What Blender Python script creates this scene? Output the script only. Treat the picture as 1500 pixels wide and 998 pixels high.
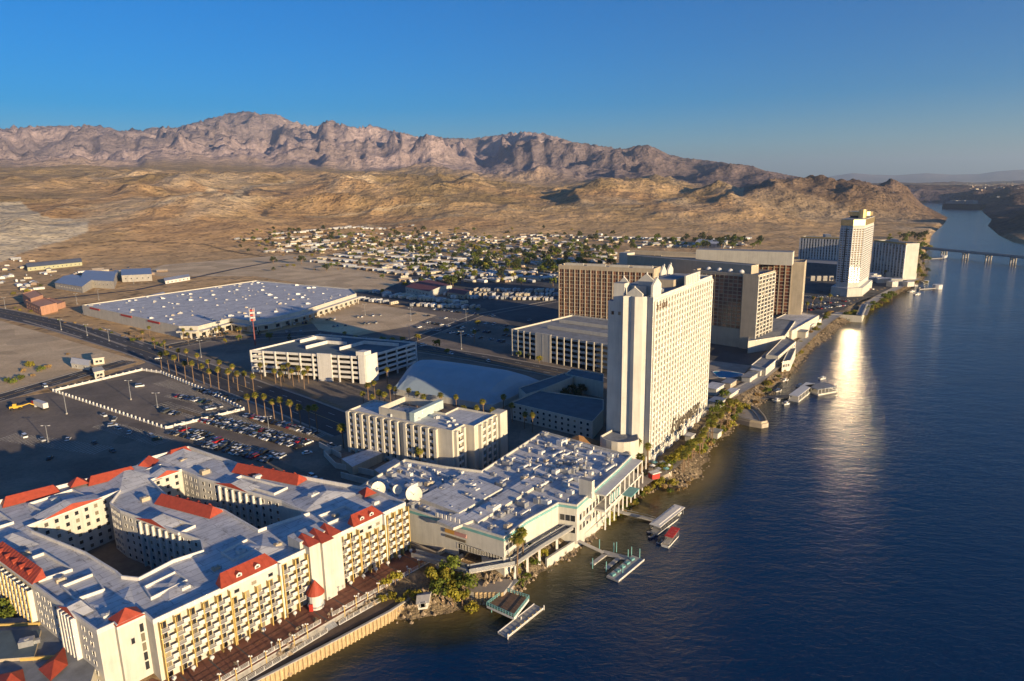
import bpy, math, random
import numpy as np
from mathutils import Vector
random.seed(7)
sc = bpy.context.scene
for o in list(bpy.data.objects): bpy.data.objects.remove(o)
# ---------------------------------------------------------------- camera
CAM_H = 120.0                       # drone height over the street level
PITCH = math.atan((499 - 272) / 1000.0)
ROLL = math.radians(1.0)
cam_d = bpy.data.cameras.new('camera')
cam_d.sensor_width = 36; cam_d.lens = 24.0
cam_d.clip_start = 1.0; cam_d.clip_end = 90000.0
cam = bpy.data.objects.new('camera', cam_d); sc.collection.objects.link(cam)
from mathutils import Matrix
cam.matrix_world = Matrix.Translation((0, 0, CAM_H)) @ Matrix.Rotation(math.pi/2 - PITCH, 4, 'X') @ Matrix.Rotation(-ROLL, 4, 'Z')
sc.camera = cam
# ---------------------------------------------------------------- sky and sun
SUN_AZ, SUN_EL = 136.0, 9.2         # clockwise from +Y, degrees
w = bpy.data.worlds.new('World'); sc.world = w; w.use_nodes = True
nt = w.node_tree; nt.nodes.clear()
wo = nt.nodes.new('ShaderNodeOutputWorld'); bg = nt.nodes.new('ShaderNodeBackground')
sky = nt.nodes.new('ShaderNodeTexSky'); sky.sky_type = 'NISHITA'; sky.sun_disc = False
sky.sun_elevation = math.radians(SUN_EL); sky.sun_rotation = math.radians(SUN_AZ)
sky.altitude = 0; sky.air_density = 1.0; sky.dust_density = 0.15; sky.ozone_density = 4.6
hs = nt.nodes.new('ShaderNodeHueSaturation'); hs.inputs['Saturation'].default_value = 1.5
nt.links.new(sky.outputs[0], hs.inputs['Color']); tn_ = nt.nodes.new('ShaderNodeMix'); tn_.data_type = 'RGBA'; tn_.blend_type = 'MULTIPLY'; tn_.inputs[0].default_value = 1; tn_.inputs[7].default_value = (.72, .88, 1.08, 1)
nt.links.new(hs.outputs[0], tn_.inputs[6]); nt.links.new(tn_.outputs[2], bg.inputs[0])
bg.inputs[1].default_value = 0.062
nt.links.new(bg.outputs[0], wo.inputs[0])
sd = bpy.data.lights.new('sun', 'SUN'); sd.energy = 5.0; sd.angle = math.radians(0.5); sd.color = (1.0, 0.76, 0.46)
sun = bpy.data.objects.new('sun', sd); sc.collection.objects.link(sun)
a_, e_ = math.radians(SUN_AZ), math.radians(SUN_EL)
S = Vector((math.sin(a_)*math.cos(e_), math.cos(a_)*math.cos(e_), math.sin(e_)))
sun.rotation_euler = S.to_track_quat('Z', 'Y').to_euler(); sun.location = (300, -100, 400)
vs = sc.view_settings; vs.view_transform = 'Standard'; vs.look = 'None'; vs.exposure = 1.2; vs.gamma = 1.0
sc.cycles.max_bounces = 6; sc.cycles.diffuse_bounces = 2; sc.cycles.glossy_bounces = 3; sc.cycles.sample_clamp_indirect = 40.0; sc.cycles.blur_glossy = 0.3
# ---------------------------------------------------------------- survey: a point of the photograph to its place on a level plane
CR, SR = math.cos(ROLL), math.sin(ROLL)
def P(x, y, z=0.0):
    a = (x - 750)/1000.0; b = (499 - y)/1000.0
    u = a*CR + b*SR; v = -a*SR + b*CR
    dx, dy, dz = u, math.cos(PITCH) + v*math.sin(PITCH), -math.sin(PITCH) + v*math.cos(PITCH)
    t = (z - CAM_H)/dz
    return (dx*t, dy*t)
def frame(o, az):
    "local (s along az, w to the left of it) -> world xy"
    A = math.radians(az); e = (math.sin(A), math.cos(A)); l = (-math.cos(A), math.sin(A))
    return lambda s, w: (o[0] + s*e[0] + w*l[0], o[1] + s*e[1] + w*l[1])
def lerp(a, b, t): return tuple(a[i] + (b[i]-a[i])*t for i in range(len(a)))
def dist(a, b): return math.hypot(b[0]-a[0], b[1]-a[1])
# ---------------------------------------------------------------- materials
MATS = {}
def mat(name, col, rough=0.8, var=0.08, scale=0.5, metal=0.0, spec=0.4, bump=0.0, bscale=4.0, col2=None, obj_var=0.0):
    if name in MATS: return MATS[name]
    m = bpy.data.materials.new(name); m.use_nodes = True; n = m.node_tree; b = n.nodes['Principled BSDF']
    b.inputs['Roughness'].default_value = rough; b.inputs['Metallic'].default_value = metal
    b.inputs['Specular IOR Level'].default_value = spec
    tc = n.nodes.new('ShaderNodeNewGeometry')
    no = n.nodes.new('ShaderNodeTexNoise'); no.inputs['Scale'].default_value = scale; no.inputs['Detail'].default_value = 6; no.inputs['Roughness'].default_value = .62
    n.links.new(tc.outputs['Position'], no.inputs['Vector'])
    cr = n.nodes.new('ShaderNodeValToRGB'); cr.color_ramp.elements[0].position = .3; cr.color_ramp.elements[1].position = .7
    c2 = col2 or tuple(c*(1+var) for c in col); c1 = col if col2 else tuple(c*(1-var*1.6) for c in col)
    cr.color_ramp.elements[0].color = (*c1, 1); cr.color_ramp.elements[1].color = (*c2, 1)
    n.links.new(no.outputs['Fac'], cr.inputs[0]); out = cr.outputs[0]
    if obj_var:
        oi = n.nodes.new('ShaderNodeObjectInfo'); h = n.nodes.new('ShaderNodeHueSaturation')
        mr = n.nodes.new('ShaderNodeMapRange'); mr.inputs[3].default_value = 1-obj_var; mr.inputs[4].default_value = 1+obj_var
        n.links.new(oi.outputs['Random'], mr.inputs[0]); n.links.new(mr.outputs[0], h.inputs['Value']); n.links.new(out, h.inputs['Color']); out = h.outputs[0]
    n.links.new(out, b.inputs['Base Color'])
    if bump:
        bn = n.nodes.new('ShaderNodeBump'); bn.inputs['Strength'].default_value = bump; n2 = n.nodes.new('ShaderNodeTexNoise'); n2.inputs['Scale'].default_value = bscale; n2.inputs['Detail'].default_value = 4
        n.links.new(tc.outputs['Position'], n2.inputs['Vector']); n.links.new(n2.outputs['Fac'], bn.inputs['Height']); n.links.new(bn.outputs[0], b.inputs['Normal'])
    if name.endswith('stucco') or name in ('white_paint', 'concrete'):
        mp3 = n.nodes.new('ShaderNodeMapping'); mp3.inputs['Scale'].default_value = (1, 1, .07); n.links.new(tc.outputs['Position'], mp3.inputs[0])
        n7 = n.nodes.new('ShaderNodeTexNoise'); n7.inputs['Scale'].default_value = .9; n7.inputs['Detail'].default_value = 6; n7.inputs['Roughness'].default_value = .7; n.links.new(mp3.outputs[0], n7.inputs['Vector'])
        v7 = n.nodes.new('ShaderNodeMapRange'); v7.inputs[1].default_value = .34; v7.inputs[2].default_value = .56; v7.inputs[3].default_value = .89; v7.inputs[4].default_value = 1.04; n.links.new(n7.outputs['Fac'], v7.inputs[0])
        m8 = n.nodes.new('ShaderNodeVectorMath'); m8.operation = 'SCALE'; n.links.new(out, m8.inputs[0]); n.links.new(v7.outputs[0], m8.inputs['Scale']); n.links.new(m8.outputs[0], b.inputs['Base Color'])
    if name in ('worn_asphalt', 'asphalt', 'road_asphalt', 'dirt'):
        vo_ = n.nodes.new('ShaderNodeTexVoronoi'); vo_.inputs['Scale'].default_value = .035; n.links.new(tc.outputs['Position'], vo_.inputs['Vector']); sp2 = n.nodes.new('ShaderNodeSeparateColor'); n.links.new(vo_.outputs['Color'], sp2.inputs[0])
        v3 = n.nodes.new('ShaderNodeMapRange'); v3.inputs[3].default_value = .84; v3.inputs[4].default_value = 1.14; n.links.new(sp2.outputs[0], v3.inputs[0])
        n4 = n.nodes.new('ShaderNodeTexNoise'); n4.inputs['Scale'].default_value = .5; n4.inputs['Detail'].default_value = 7; n4.inputs['Roughness'].default_value = .8; n.links.new(tc.outputs['Position'], n4.inputs['Vector'])
        v4 = n.nodes.new('ShaderNodeMapRange'); v4.inputs[1].default_value = .3; v4.inputs[2].default_value = .6; v4.inputs[3].default_value = .72; v4.inputs[4].default_value = 1.12; n.links.new(n4.outputs['Fac'], v4.inputs[0])
        m5 = n.nodes.new('ShaderNodeMath'); m5.operation = 'MULTIPLY'; n.links.new(v3.outputs[0], m5.inputs[0]); n.links.new(v4.outputs[0], m5.inputs[1])
        m6 = n.nodes.new('ShaderNodeVectorMath'); m6.operation = 'SCALE'; n.links.new(out, m6.inputs[0]); n.links.new(m5.outputs[0], m6.inputs['Scale']); n.links.new(m6.outputs[0], b.inputs['Base Color'])
    if name == 'white_membrane_roof':
        bk_ = n.nodes.new('ShaderNodeTexBrick'); bk_.inputs['Scale'].default_value = .16; bk_.inputs['Mortar Size'].default_value = .018; bk_.inputs['Color1'].default_value = (1,1,1,1); bk_.inputs['Color2'].default_value = (.86,.86,.87,1); bk_.inputs['Mortar'].default_value = (.55,.55,.56,1); bk_.inputs['Row Height'].default_value = .5; bk_.inputs['Brick Width'].default_value = 2.2
        mp_ = n.nodes.new('ShaderNodeMapping'); mp_.inputs['Rotation'].default_value = (0,0,math.radians(-49.5)); n.links.new(tc.outputs['Position'], mp_.inputs[0]); n.links.new(mp_.outputs[0], bk_.inputs['Vector'])
        ns_ = n.nodes.new('ShaderNodeTexNoise'); ns_.inputs['Scale'].default_value = .35; ns_.inputs['Detail'].default_value = 8; ns_.inputs['Roughness'].default_value = .75; n.links.new(tc.outputs['Position'], ns_.inputs['Vector'])
        rp_ = n.nodes.new('ShaderNodeValToRGB'); rp_.color_ramp.elements[0].position = .33; rp_.color_ramp.elements[0].color = (.50,.48,.46,1); rp_.color_ramp.elements[1].position = .47; n.links.new(ns_.outputs['Fac'], rp_.inputs[0])
        last = out
        for src_ in (bk_.outputs['Color'], rp_.outputs[0]):
            mx_ = n.nodes.new('ShaderNodeMix'); mx_.data_type = 'RGBA'; mx_.blend_type = 'MULTIPLY'; mx_.inputs[0].default_value = 1; n.links.new(last, mx_.inputs[6]); n.links.new(src_, mx_.inputs[7]); last = mx_.outputs[2]
        n.links.new(last, b.inputs['Base Color'])
    MATS[name] = m; return m
def glass(name, dark, light, frac=0.3, rough=0.12, spec=0.8):
    "window: dark pane, on some of them a pale curtain behind it"
    if name in MATS: return MATS[name]
    m = bpy.data.materials.new(name); m.use_nodes = True; n = m.node_tree; b = n.nodes['Principled BSDF']
    g = n.nodes.new('ShaderNodeNewGeometry'); oi = n.nodes.new('ShaderNodeObjectInfo'); ad = n.nodes.new('ShaderNodeMath'); ad.operation = 'ADD'
    n.links.new(g.outputs['Random Per Island'], ad.inputs[0]); n.links.new(oi.outputs['Random'], ad.inputs[1])
    fr = n.nodes.new('ShaderNodeMath'); fr.operation = 'FRACT'; n.links.new(ad.outputs[0], fr.inputs[0])
    cr = n.nodes.new('ShaderNodeValToRGB'); e = cr.color_ramp.elements
    e[0].position = 0; e[0].color = (*dark, 1); e[1].position = 1; e[1].color = (*light, 1)
    x = e.new(1-frac); x.color = (*[d*1.6 for d in dark], 1)
    n.links.new(fr.outputs[0], cr.inputs[0]); n.links.new(cr.outputs[0], b.inputs['Base Color'])
    b.inputs['Roughness'].default_value = rough; b.inputs['Specular IOR Level'].default_value = spec
    MATS[name] = m; return m
WHITE = mat('white_stucco', (.52,.50,.44), .9, .07, .22)
WHITEP = mat('white_paint', (.62,.60,.56), .6, .05, .5)
CREAM = mat('cream_stucco', (.53,.495,.415), .9, .07, .15)
TOWC = mat('tower_stucco', (.60,.575,.50), .9, .07, .15)
TAN = mat('tan_stucco', (.44,.37,.27), .9, .08, .15)
ROOFW = mat('white_membrane_roof', (.46,.465,.47), .75, .22, .10, col2=(.74,.73,.71), bump=.15, bscale=1.2)
ROOFG = mat('grey_gravel_roof', (.24,.25,.26), .9, .2, .2)
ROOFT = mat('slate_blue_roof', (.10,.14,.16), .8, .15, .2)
REDT = mat('red_metal_roof', (.36,.06,.03), .65, .14, .8)
REDW = mat('red_paint', (.45,.04,.03), .6, .1, .8)
GLASS = glass('dark_window_glass', (.018,.02,.024), (.30,.26,.18), .30)
BRONZE = glass('bronze_window_glass', (.085,.032,.022), (.30,.13,.07), .45, .16, .7)
GREYC = mat('concrete', (.36,.34,.31), .9, .12, .3)
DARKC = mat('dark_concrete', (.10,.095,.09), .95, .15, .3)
ASPH = mat('asphalt', (.050,.050,.052), .92, .22, .06, col2=(.10,.095,.088))
ASPH2 = mat('worn_asphalt', (.12,.10,.08), .92, .15, .03, col2=(.25,.20,.15), bump=.2, bscale=1)
ROADM = mat('road_asphalt', (.055,.052,.052), .9, .15, .05, col2=(.075,.070,.068))
WALK = mat('concrete_paving', (.34,.29,.23), .9, .15, .15)
LINE = mat('white_road_paint', (.7,.7,.66), .7, .1, 1)
DIRT = mat('dirt', (.50,.35,.19), .95, .25, .03, col2=(.72,.54,.32), bump=.6, bscale=.4)
BRICKP = mat('red_brown_decking', (.22,.09,.055), .85, .2, .25)
TEAL = mat('teal_paint', (.16,.36,.35), .6, .1, .5)
METAL = mat('galvanised_metal', (.42,.43,.44), .45, .1, 1, metal=.6)
BLACK = mat('black_rubber', (.02,.02,.02), .8, .1, 2)
WOODY = mat('yellow_post_paint', (.55,.38,.12), .7, .12, 1)
TIMB = mat('timber', (.20,.12,.07), .85, .2, 1)
GOLDM = mat('gold_mirror_glass', (.66,.50,.24), .35, .1, .3, metal=.7)
TOWG = glass('pale_tower_glass', (.12,.11,.09), (.45,.40,.30), .45, .2, .6)
GREYG = glass('grey_tower_glass', (.05,.055,.06), (.35,.35,.33), .5, .1, .9)
TRUNK = mat('palm_trunk', (.20,.13,.08), .95, .2, 2)
def leafmat(name, col, col2, tr=.25):
    m = bpy.data.materials.new(name); m.use_nodes = True; n = m.node_tree; b = n.nodes['Principled BSDF']
    g = n.nodes.new('ShaderNodeNewGeometry'); oi = n.nodes.new('ShaderNodeObjectInfo')
    mx = n.nodes.new('ShaderNodeMix'); mx.data_type = 'RGBA'; mx.inputs[6].default_value = (*col, 1); mx.inputs[7].default_value = (*col2, 1)
    n.links.new(g.outputs['Random Per Island'], mx.inputs[0])
    h = n.nodes.new('ShaderNodeHueSaturation'); mr = n.nodes.new('ShaderNodeMapRange'); mr.inputs[3].default_value = .75; mr.inputs[4].default_value = 1.3
    n.links.new(oi.outputs['Random'], mr.inputs[0]); n.links.new(mr.outputs[0], h.inputs['Value']); n.links.new(mx.outputs[2], h.inputs['Color'])
    n.links.new(h.outputs[0], b.inputs['Base Color']); b.inputs['Roughness'].default_value = .7; b.inputs['Specular IOR Level'].default_value = .25
    tb = n.nodes.new('ShaderNodeBsdfTranslucent'); n.links.new(h.outputs[0], tb.inputs[0]); ms = n.nodes.new('ShaderNodeMixShader'); ms.inputs[0].default_value = tr
    o = n.nodes['Material Output']; n.links.new(b.outputs[0], ms.inputs[1]); n.links.new(tb.outputs[0], ms.inputs[2]); n.links.new(ms.outputs[0], o.inputs[0])
    return m
PALML = leafmat('palm_fronds', (.12,.14,.02), (.27,.22,.035))
LEAF = leafmat('leaves', (.08,.12,.018), (.19,.21,.03))
LEAFY = leafmat('yellow_green_leaves', (.18,.18,.02), (.34,.27,.03))
LEAFD = leafmat('dark_leaves', (.03,.045,.015), (.07,.08,.02))
DRY = leafmat('dry_grass', (.30,.20,.08), (.42,.28,.11))
# ---------------------------------------------------------------- mesh building
COL = sc.collection
WL = {}
class MB:
    def __init__(s): s.v = []; s.f = []; s.m = []; s.mats = []
    def mi(s, m):
        if m not in s.mats: s.mats.append(m)
        return s.mats.index(m)
    def face(s, pts, m):
        k = len(s.v); s.v += [tuple(p) for p in pts]; s.f.append(tuple(range(k, k+len(pts)))); s.m.append(s.mi(m))
    def prism(s, poly, z0, z1, m, top=None, bottom=False):
        ar = sum(poly[i][0]*poly[(i+1) % len(poly)][1] - poly[(i+1) % len(poly)][0]*poly[i][1] for i in range(len(poly)))
        if ar < 0: poly = poly[::-1]
        n = len(poly); k = len(s.v); im = s.mi(m); it = s.mi(top or m)
        s.v += [(p[0], p[1], z0) for p in poly] + [(p[0], p[1], z1) for p in poly]
        for i in range(n): j = (i+1) % n; s.f.append((k+i, k+j, k+n+j, k+n+i)); s.m.append(im)
        s.f.append(tuple(range(k+n, k+2*n))); s.m.append(it)
        if bottom: s.f.append(tuple(range(k+n-1, k-1, -1))); s.m.append(im)
    def box(s, c, sx, sy, z0, z1, m, rz=0.0, top=None):
        ca, sa = math.cos(rz), math.sin(rz)
        s.prism([(c[0]+x*ca-y*sa, c[1]+x*sa+y*ca) for x, y in ((-sx/2,-sy/2),(sx/2,-sy/2),(sx/2,sy/2),(-sx/2,sy/2))], z0, z1, m, top, True)
    def bar(s, a, b, wd, ht, m):
        "box along a-b, wd wide, ht high, centred on the line"
        a, b = Vector(a), Vector(b); d = (b-a); L = d.length
        if L < 1e-6: return
        d /= L; r = d.cross(Vector((0,0,1)))
        if r.length < 1e-4: r = Vector((1,0,0))
        r.normalize(); u = r.cross(d)
        k = len(s.v); im = s.mi(m)
        for p in (a, b):
            for x, y in ((-1,-1),(1,-1),(1,1),(-1,1)): s.v.append(tuple(p + r*(x*wd/2) + u*(y*ht/2)))
        for f in ((0,1,2,3),(7,6,5,4),(0,4,5,1),(1,5,6,2),(2,6,7,3),(3,7,4,0)): s.f.append(tuple(k+i for i in f)); s.m.append(im)
    def wall(s, a, b, z0, z1, t, m):
        s.bar((a[0],a[1],(z0+z1)/2), (b[0],b[1],(z0+z1)/2), t, z1-z0, m)
    def cyl(s, c, r0, r1, z0, z1, n, m, ph=0.0, cap=True):
        k = len(s.v); im = s.mi(m)
        for r, z in ((r0, z0), (r1, z1)):
            for i in range(n): a = 2*math.pi*i/n + ph; s.v.append((c[0]+r*math.cos(a), c[1]+r*math.sin(a), z))
        for i in range(n): j = (i+1) % n; s.f.append((k+i, k+j, k+n+j, k+n+i)); s.m.append(im)
        if cap: s.f.append(tuple(range(k+n, k+2*n))); s.m.append(im); s.f.append(tuple(range(k+n-1, k-1, -1))); s.m.append(im)
    def dome(s, c, r, z0, hgt, m, n=10, rings=4):
        k = len(s.v); im = s.mi(m)
        for q in range(rings):
            t = q/rings*math.pi/2
            for i in range(n): a = 2*math.pi*i/n; s.v.append((c[0]+r*math.cos(t)*math.cos(a), c[1]+r*math.cos(t)*math.sin(a), z0+hgt*math.sin(t)))
        s.v.append((c[0], c[1], z0+hgt)); t = len(s.v)-1
        for q in range(rings-1):
            for i in range(n): j = (i+1) % n; s.f.append((k+q*n+i, k+q*n+j, k+(q+1)*n+j, k+(q+1)*n+i)); s.m.append(im)
        for i in range(n): s.f.append((k+(rings-1)*n+i, k+(rings-1)*n+(i+1) % n, t)); s.m.append(im)
    def mesh(s, name, off=(0,0,0)):
        me = bpy.data.meshes.new(name)
        me.from_pydata([(x-off[0], y-off[1], z-off[2]) for x, y, z in s.v], [], s.f)
        for m in s.mats: me.materials.append(m)
        me.polygons.foreach_set('material_index', s.m); me.update()
        return me
    def build(s, name, parent=None, origin=None):
        if not s.f: return None
        off = WL[parent] if parent else (origin or (0,0,0))
        o = bpy.data.objects.new(name, s.mesh(name, off)); COL.objects.link(o)
        if parent: o.parent = parent
        else: o.location = off
        WL[o] = off; return o
def inst(me, name, loc, rz=0.0, parent=None, sc_=None):
    o = bpy.data.objects.new(name, me); COL.objects.link(o)
    if parent: o.parent = parent; q = WL[parent]; o.location = (loc[0]-q[0], loc[1]-q[1], loc[2]-q[2])
    else: o.location = loc
    o.rotation_euler = (0, 0, rz)
    if sc_: o.scale = (sc_, sc_, sc_) if not isinstance(sc_, tuple) else sc_
    WL[o] = tuple(loc); return o
def thing(name, label, cat, loc, group=None, rz=0.0):
    o = bpy.data.objects.new(name, None); COL.objects.link(o); o.location = loc; o.rotation_euler = (0,0,rz)
    o['label'] = label; o['category'] = cat
    if group: o['group'] = group
    WL[o] = tuple(loc); return o
def tag(o, label, cat, group=None):
    o['label'] = label; o['category'] = cat
    if group: o['group'] = group
    return o
def kind(o, k): o['kind'] = k; return o
def ordn(i):
    w = ['first','second','third','fourth','fifth','sixth','seventh','eighth','ninth','tenth','eleventh','twelfth']
    return w[i] if i < 12 else f"{i+1}{'th' if (i+1)%10 not in (1,2,3) or 10 < (i+1)%100 < 20 else {1:'st',2:'nd',3:'rd'}[(i+1)%10]}"
def copy_tree(o, loc, rz, parent=None, sc_=None):
    c = o.copy(); COL.objects.link(c)
    if parent is None: c.location = loc; c.rotation_euler = (0, 0, rz); WL[c] = tuple(loc)
    else: c.parent = parent
    if sc_: c.scale = (sc_,)*3
    for ch in list(KIDS.get(o, ())): copy_tree(ch, None, None, c)
    return c
KIDS = {}
def adopt(o, parent, loc=(0,0,0)):
    o.parent = parent; o.location = loc; KIDS.setdefault(parent, []).append(o); WL[o] = loc; return o
WIN = {}
def win_mesh(wd, ht, gl, fr, style='plain'):
    "a window seen on a wall: frame proud of the wall, pane set back in it; x along the wall, -y outwards"
    key = (round(wd,2), round(ht,2), gl.name, fr.name, style)
    if key in WIN: return WIN[key]
    b = MB(); t = .1 if style != 'thin' else .06
    b.face([(-wd/2,-.03,-ht/2),(wd/2,-.03,-ht/2),(wd/2,-.03,ht/2),(-wd/2,-.03,ht/2)], gl)
    for x in (-wd/2, wd/2): b.box((x, -.07), t, .14, -ht/2, ht/2, fr)
    b.box((0,-.09), wd+t, .18, ht/2, ht/2+t, fr); b.box((0,-.11), wd+.2, .22, -ht/2-t, -ht/2, fr)
    if style == 'double': b.box((0,-.06), .07, .1, -ht/2, ht/2, fr)
    WIN[key] = b.mesh('window'); return WIN[key]
def win_row(root, a, b, zs, n, wd, ht, gl, fr, m0=0.0, m1=0.0, style='plain', name='window', cap=None, skip=None, pos=None):
    "windows on the wall a-b (outward side is to the right of a->b), one object each"
    L = dist(a, b); ang = math.atan2(b[1]-a[1], b[0]-a[0]); me = win_mesh(wd, ht, gl, fr, style)
    rest = MB(); cnt = 0
    for z in zs:
        for i in range(n):
            if skip and skip(i, z): continue
            t = pos[i] if pos else (m0 + (L-m0-m1)*(i+.5)/n)
            x, y = a[0]+(b[0]-a[0])*t/L, a[1]+(b[1]-a[1])*t/L
            if cap is not None and cnt >= cap:
                ca, sa = math.cos(ang), math.sin(ang)
                for f in me.polygons: rest.face([(x+v[0]*ca-v[1]*sa, y+v[0]*sa+v[1]*ca, z+v[2]) for v in (me.vertices[q].co for q in f.vertices)], me.materials[f.material_index])
            else: inst(me, name, (x, y, z), ang, root)
            cnt += 1
    if rest.f: kind(rest.build(name+'_rest', root), 'stuff')
    return cnt
# ================================================================ TERRAIN
def hash2(ix, iy, seed):
    h = (ix.astype(np.int64)*374761393 + iy.astype(np.int64)*668265263 + seed*1442695041) & 0xffffffff
    h = ((h ^ (h >> 13))*1274126177) & 0xffffffff
    return ((h ^ (h >> 16)) & 0xffff)/65535.0
def vnoise(x, y, seed):
    ix, iy = np.floor(x), np.floor(y); fx, fy = x-ix, y-iy
    fx = fx*fx*fx*(fx*(fx*6-15)+10); fy = fy*fy*fy*(fy*(fy*6-15)+10)
    a, b = hash2(ix, iy, seed), hash2(ix+1, iy, seed); c, d = hash2(ix, iy+1, seed), hash2(ix+1, iy+1, seed)
    return (a*(1-fx)+b*fx)*(1-fy) + (c*(1-fx)+d*fx)*fy
def fbm(x, y, sc_, octv, seed, ridge=False, gain=.5):
    r = np.zeros_like(x); amp, tot = 1.0, 0.0; prev = 1.0
    for o in range(octv):
        f = 2.03**o/sc_; ca, sa = math.cos(o*1.3+seed), math.sin(o*1.3+seed)
        n = vnoise((x*ca-y*sa)*f+o*17.3, (x*sa+y*ca)*f-o*9.1, seed+o)
        if ridge: n = 1-np.abs(2*n-1); n = n*n*prev; prev = np.clip(n*1.6, 0, 1)
        r += n*amp; tot += amp; amp *= gain
    return r/tot
def smooth(a, b, x): t = np.clip((x-a)/(b-a), 0, 1); return t*t*(3-2*t)
WZ = -5.0                            # river level
# shoreline of the near (left) bank at water level, from the bottom of the picture to the dam
LB_PX = [(400,998),(427,995),(478,954),(523,932),(571,909),(600,912),(650,902),(690,893),(706,884),(738,886),(752,874),(780,850),(812,832),(838,816),(868,797),(890,773),(907,759),(926,744),(944,726),(962,716),(1008,714),(1030,702),(1036,684),(1040,668),(1058,642),(1080,628),(1100,612),(1112,596),(1140,572),(1165,545),(1192,512),(1222,492),(1240,474),(1262,470),(1272,452),(1300,438),(1330,426),(1352,412),(1360,398),(1352,380),(1362,362),(1366,345),(1384,328),(1389,319),(1366,307),(1345,296)]
LB = [(-330.,-60.),(-260.,-10.)]; LB = [(-420., -260.), (-250., -60.)] + [P(x, y, WZ) for x, y in LB_PX]
RB = [P(x, y, WZ) for x, y in [(1430,297),(1440,312),(1452,322),(1446,331),(1462,345),(1482,355),(1500,358)]] + [(1010.,1230.),(905.,1020.),(820.,860.),(640.,600.),(520.,380.),(460.,150.),(420.,-260.)]
RIVER = LB + RB
def seg_dist(x, y, pts, closed=False):
    d = np.full(x.shape, 1e12); n = len(pts)
    for i in range(n if closed else n-1):
        ax, ay = pts[i]; bx, by = pts[(i+1) % n]; vx, vy = bx-ax, by-ay; L = vx*vx+vy*vy
        t = np.clip(((x-ax)*vx+(y-ay)*vy)/L, 0, 1); d = np.minimum(d, (x-ax-t*vx)**2+(y-ay-t*vy)**2)
    return np.sqrt(d)
def inside(x, y, pts):
    c = np.zeros(x.shape, bool); n = len(pts)
    for i in range(n):
        ax, ay = pts[i]; bx, by = pts[(i+1) % n]
        if ay == by: continue
        c ^= ((ay > y) != (by > y)) & (x < (bx-ax)*(y-ay)/(by-ay)+ax)
    return c
rad = [30.0]
while rad[-1] < 45000: rad.append(rad[-1]*(1.0125 if rad[-1] < 1100 else 1.0085 if rad[-1] < 16000 else 1.03))
rad = np.array(rad)
azs = np.concatenate([np.arange(-180, -42, 4.0), np.arange(-42, 41.5, .115), np.arange(42, 180.1, 4.0)])
A_, R_ = np.meshgrid(np.radians(azs), rad, indexing='ij')
X_, Y_ = R_*np.sin(A_), R_*np.cos(A_)
pxs = 750 + 1000*np.tan(A_)/np.cos(PITCH)*1.0       # photo column of each direction (at the horizon)
def prof(pts, v): p = np.array(pts, float); return np.interp(v, p[:,0], p[:,1])
SKY = [(-300,200),(-100,196),(0,196),(30,191),(60,187),(130,185),(180,185),(205,192),(240,190),(262,186),(285,188),(300,183),(330,175),(360,167),(390,163),(405,168),(430,168),(440,175),(455,180),(470,184),(480,186),(497,175),(510,180),(540,188),(557,183),(580,190),(600,194),(625,201),(633,197),(660,202),(700,203),(720,200),(735,198),(750,195),(775,193),(795,195),(820,201),(840,208),(870,212),(900,217),(915,218),(930,214),(945,212),(958,217),(975,226),(1000,232),(1030,235),(1060,239),(1095,243),(1110,249),(1150,257),(1200,266),(1240,275),(1800,290)]
def elev(px, py):                     # tangent of the elevation of a skyline point
    a = (px-750)/1000.0; b = (499-py)/1000.0; u = a*CR+b*SR; v = -a*SR+b*CR
    return (-math.sin(PITCH)+v*math.cos(PITCH))/np.sqrt((math.cos(PITCH)+v*math.sin(PITCH))**2+u*u)
azd = np.degrees(A_)
sk_az = np.array([math.degrees(math.atan((x-750)/1000.0)) for x, y in SKY]); sk_el = np.array([float(elev(x, y)) for x, y in SKY])
EL = np.interp(azd[:,0], sk_az, sk_el)
rc_ = np.interp(azd[:,0], [-40,-20,-8,0,8,14,18,22,26,40], [9800,10600,9300,8000,7300,6600,5600,4900,4500,4500])[:,None]   # distance of the main crest
rb_ = rc_*np.interp(azd[:,0], [-40,-10,0,10,20,40],[.70,.64,.62,.62,.62,.65])[:,None]
# plain rising away from town
ptop = np.interp(azd[:,0], [-40,-25,-5,0,6,12,18,24,30],[330,330,270,215,165,130,75,30,0])[:,None]; plain = ptop*(.25*smooth(1300, 3000, R_)+.75*np.clip((R_-1500)/5200, 0, 1)**1.1)
plain += smooth(1350, 2200, R_)*(fbm(X_, Y_, 480, 6, 11, True)*64-16+fbm(X_, Y_, 130, 4, 13, True)*13)*smooth(7500, 3200, R_)*(.25+.75*smooth(.35, .6, fbm(X_, Y_, 1500, 3, 5)))
# low bluff with lit mesa, behind the towers on the right
bl = smooth(3, 9, azd)*smooth(24.5, 18.5, azd)*smooth(1750, 2050, R_)
plain += bl*(34*smooth(1750, 2600, R_) + 20*fbm(X_, Y_, 260, 4, 31, True))
mt = smooth(0, 1, np.clip((R_-rb_)/(rc_-rb_), 0, 1.0))
WX, WY = (fbm(X_, Y_, 1500, 3, 201)-.5)*900, (fbm(X_, Y_, 1500, 3, 211)-.5)*900
rough = fbm(X_+WX, Y_+WY, 2400, 8, 3, True, .60)
rough2 = fbm(X_+WX*.5, Y_+WY*.5, 760, 7, 23, True, .60)
back = np.where(R_ > rc_, np.clip(1-(R_-rc_)/(rc_*.55), 0.0, 1), 1)
crest = CAM_H + EL[:,None]*rc_
env = mt**1.25*back
lin = np.clip((R_-rb_)/(rc_-rb_), 0, 1)*back
rough3 = fbm(X_, Y_, 300, 5, 33, True, .55)
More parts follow.
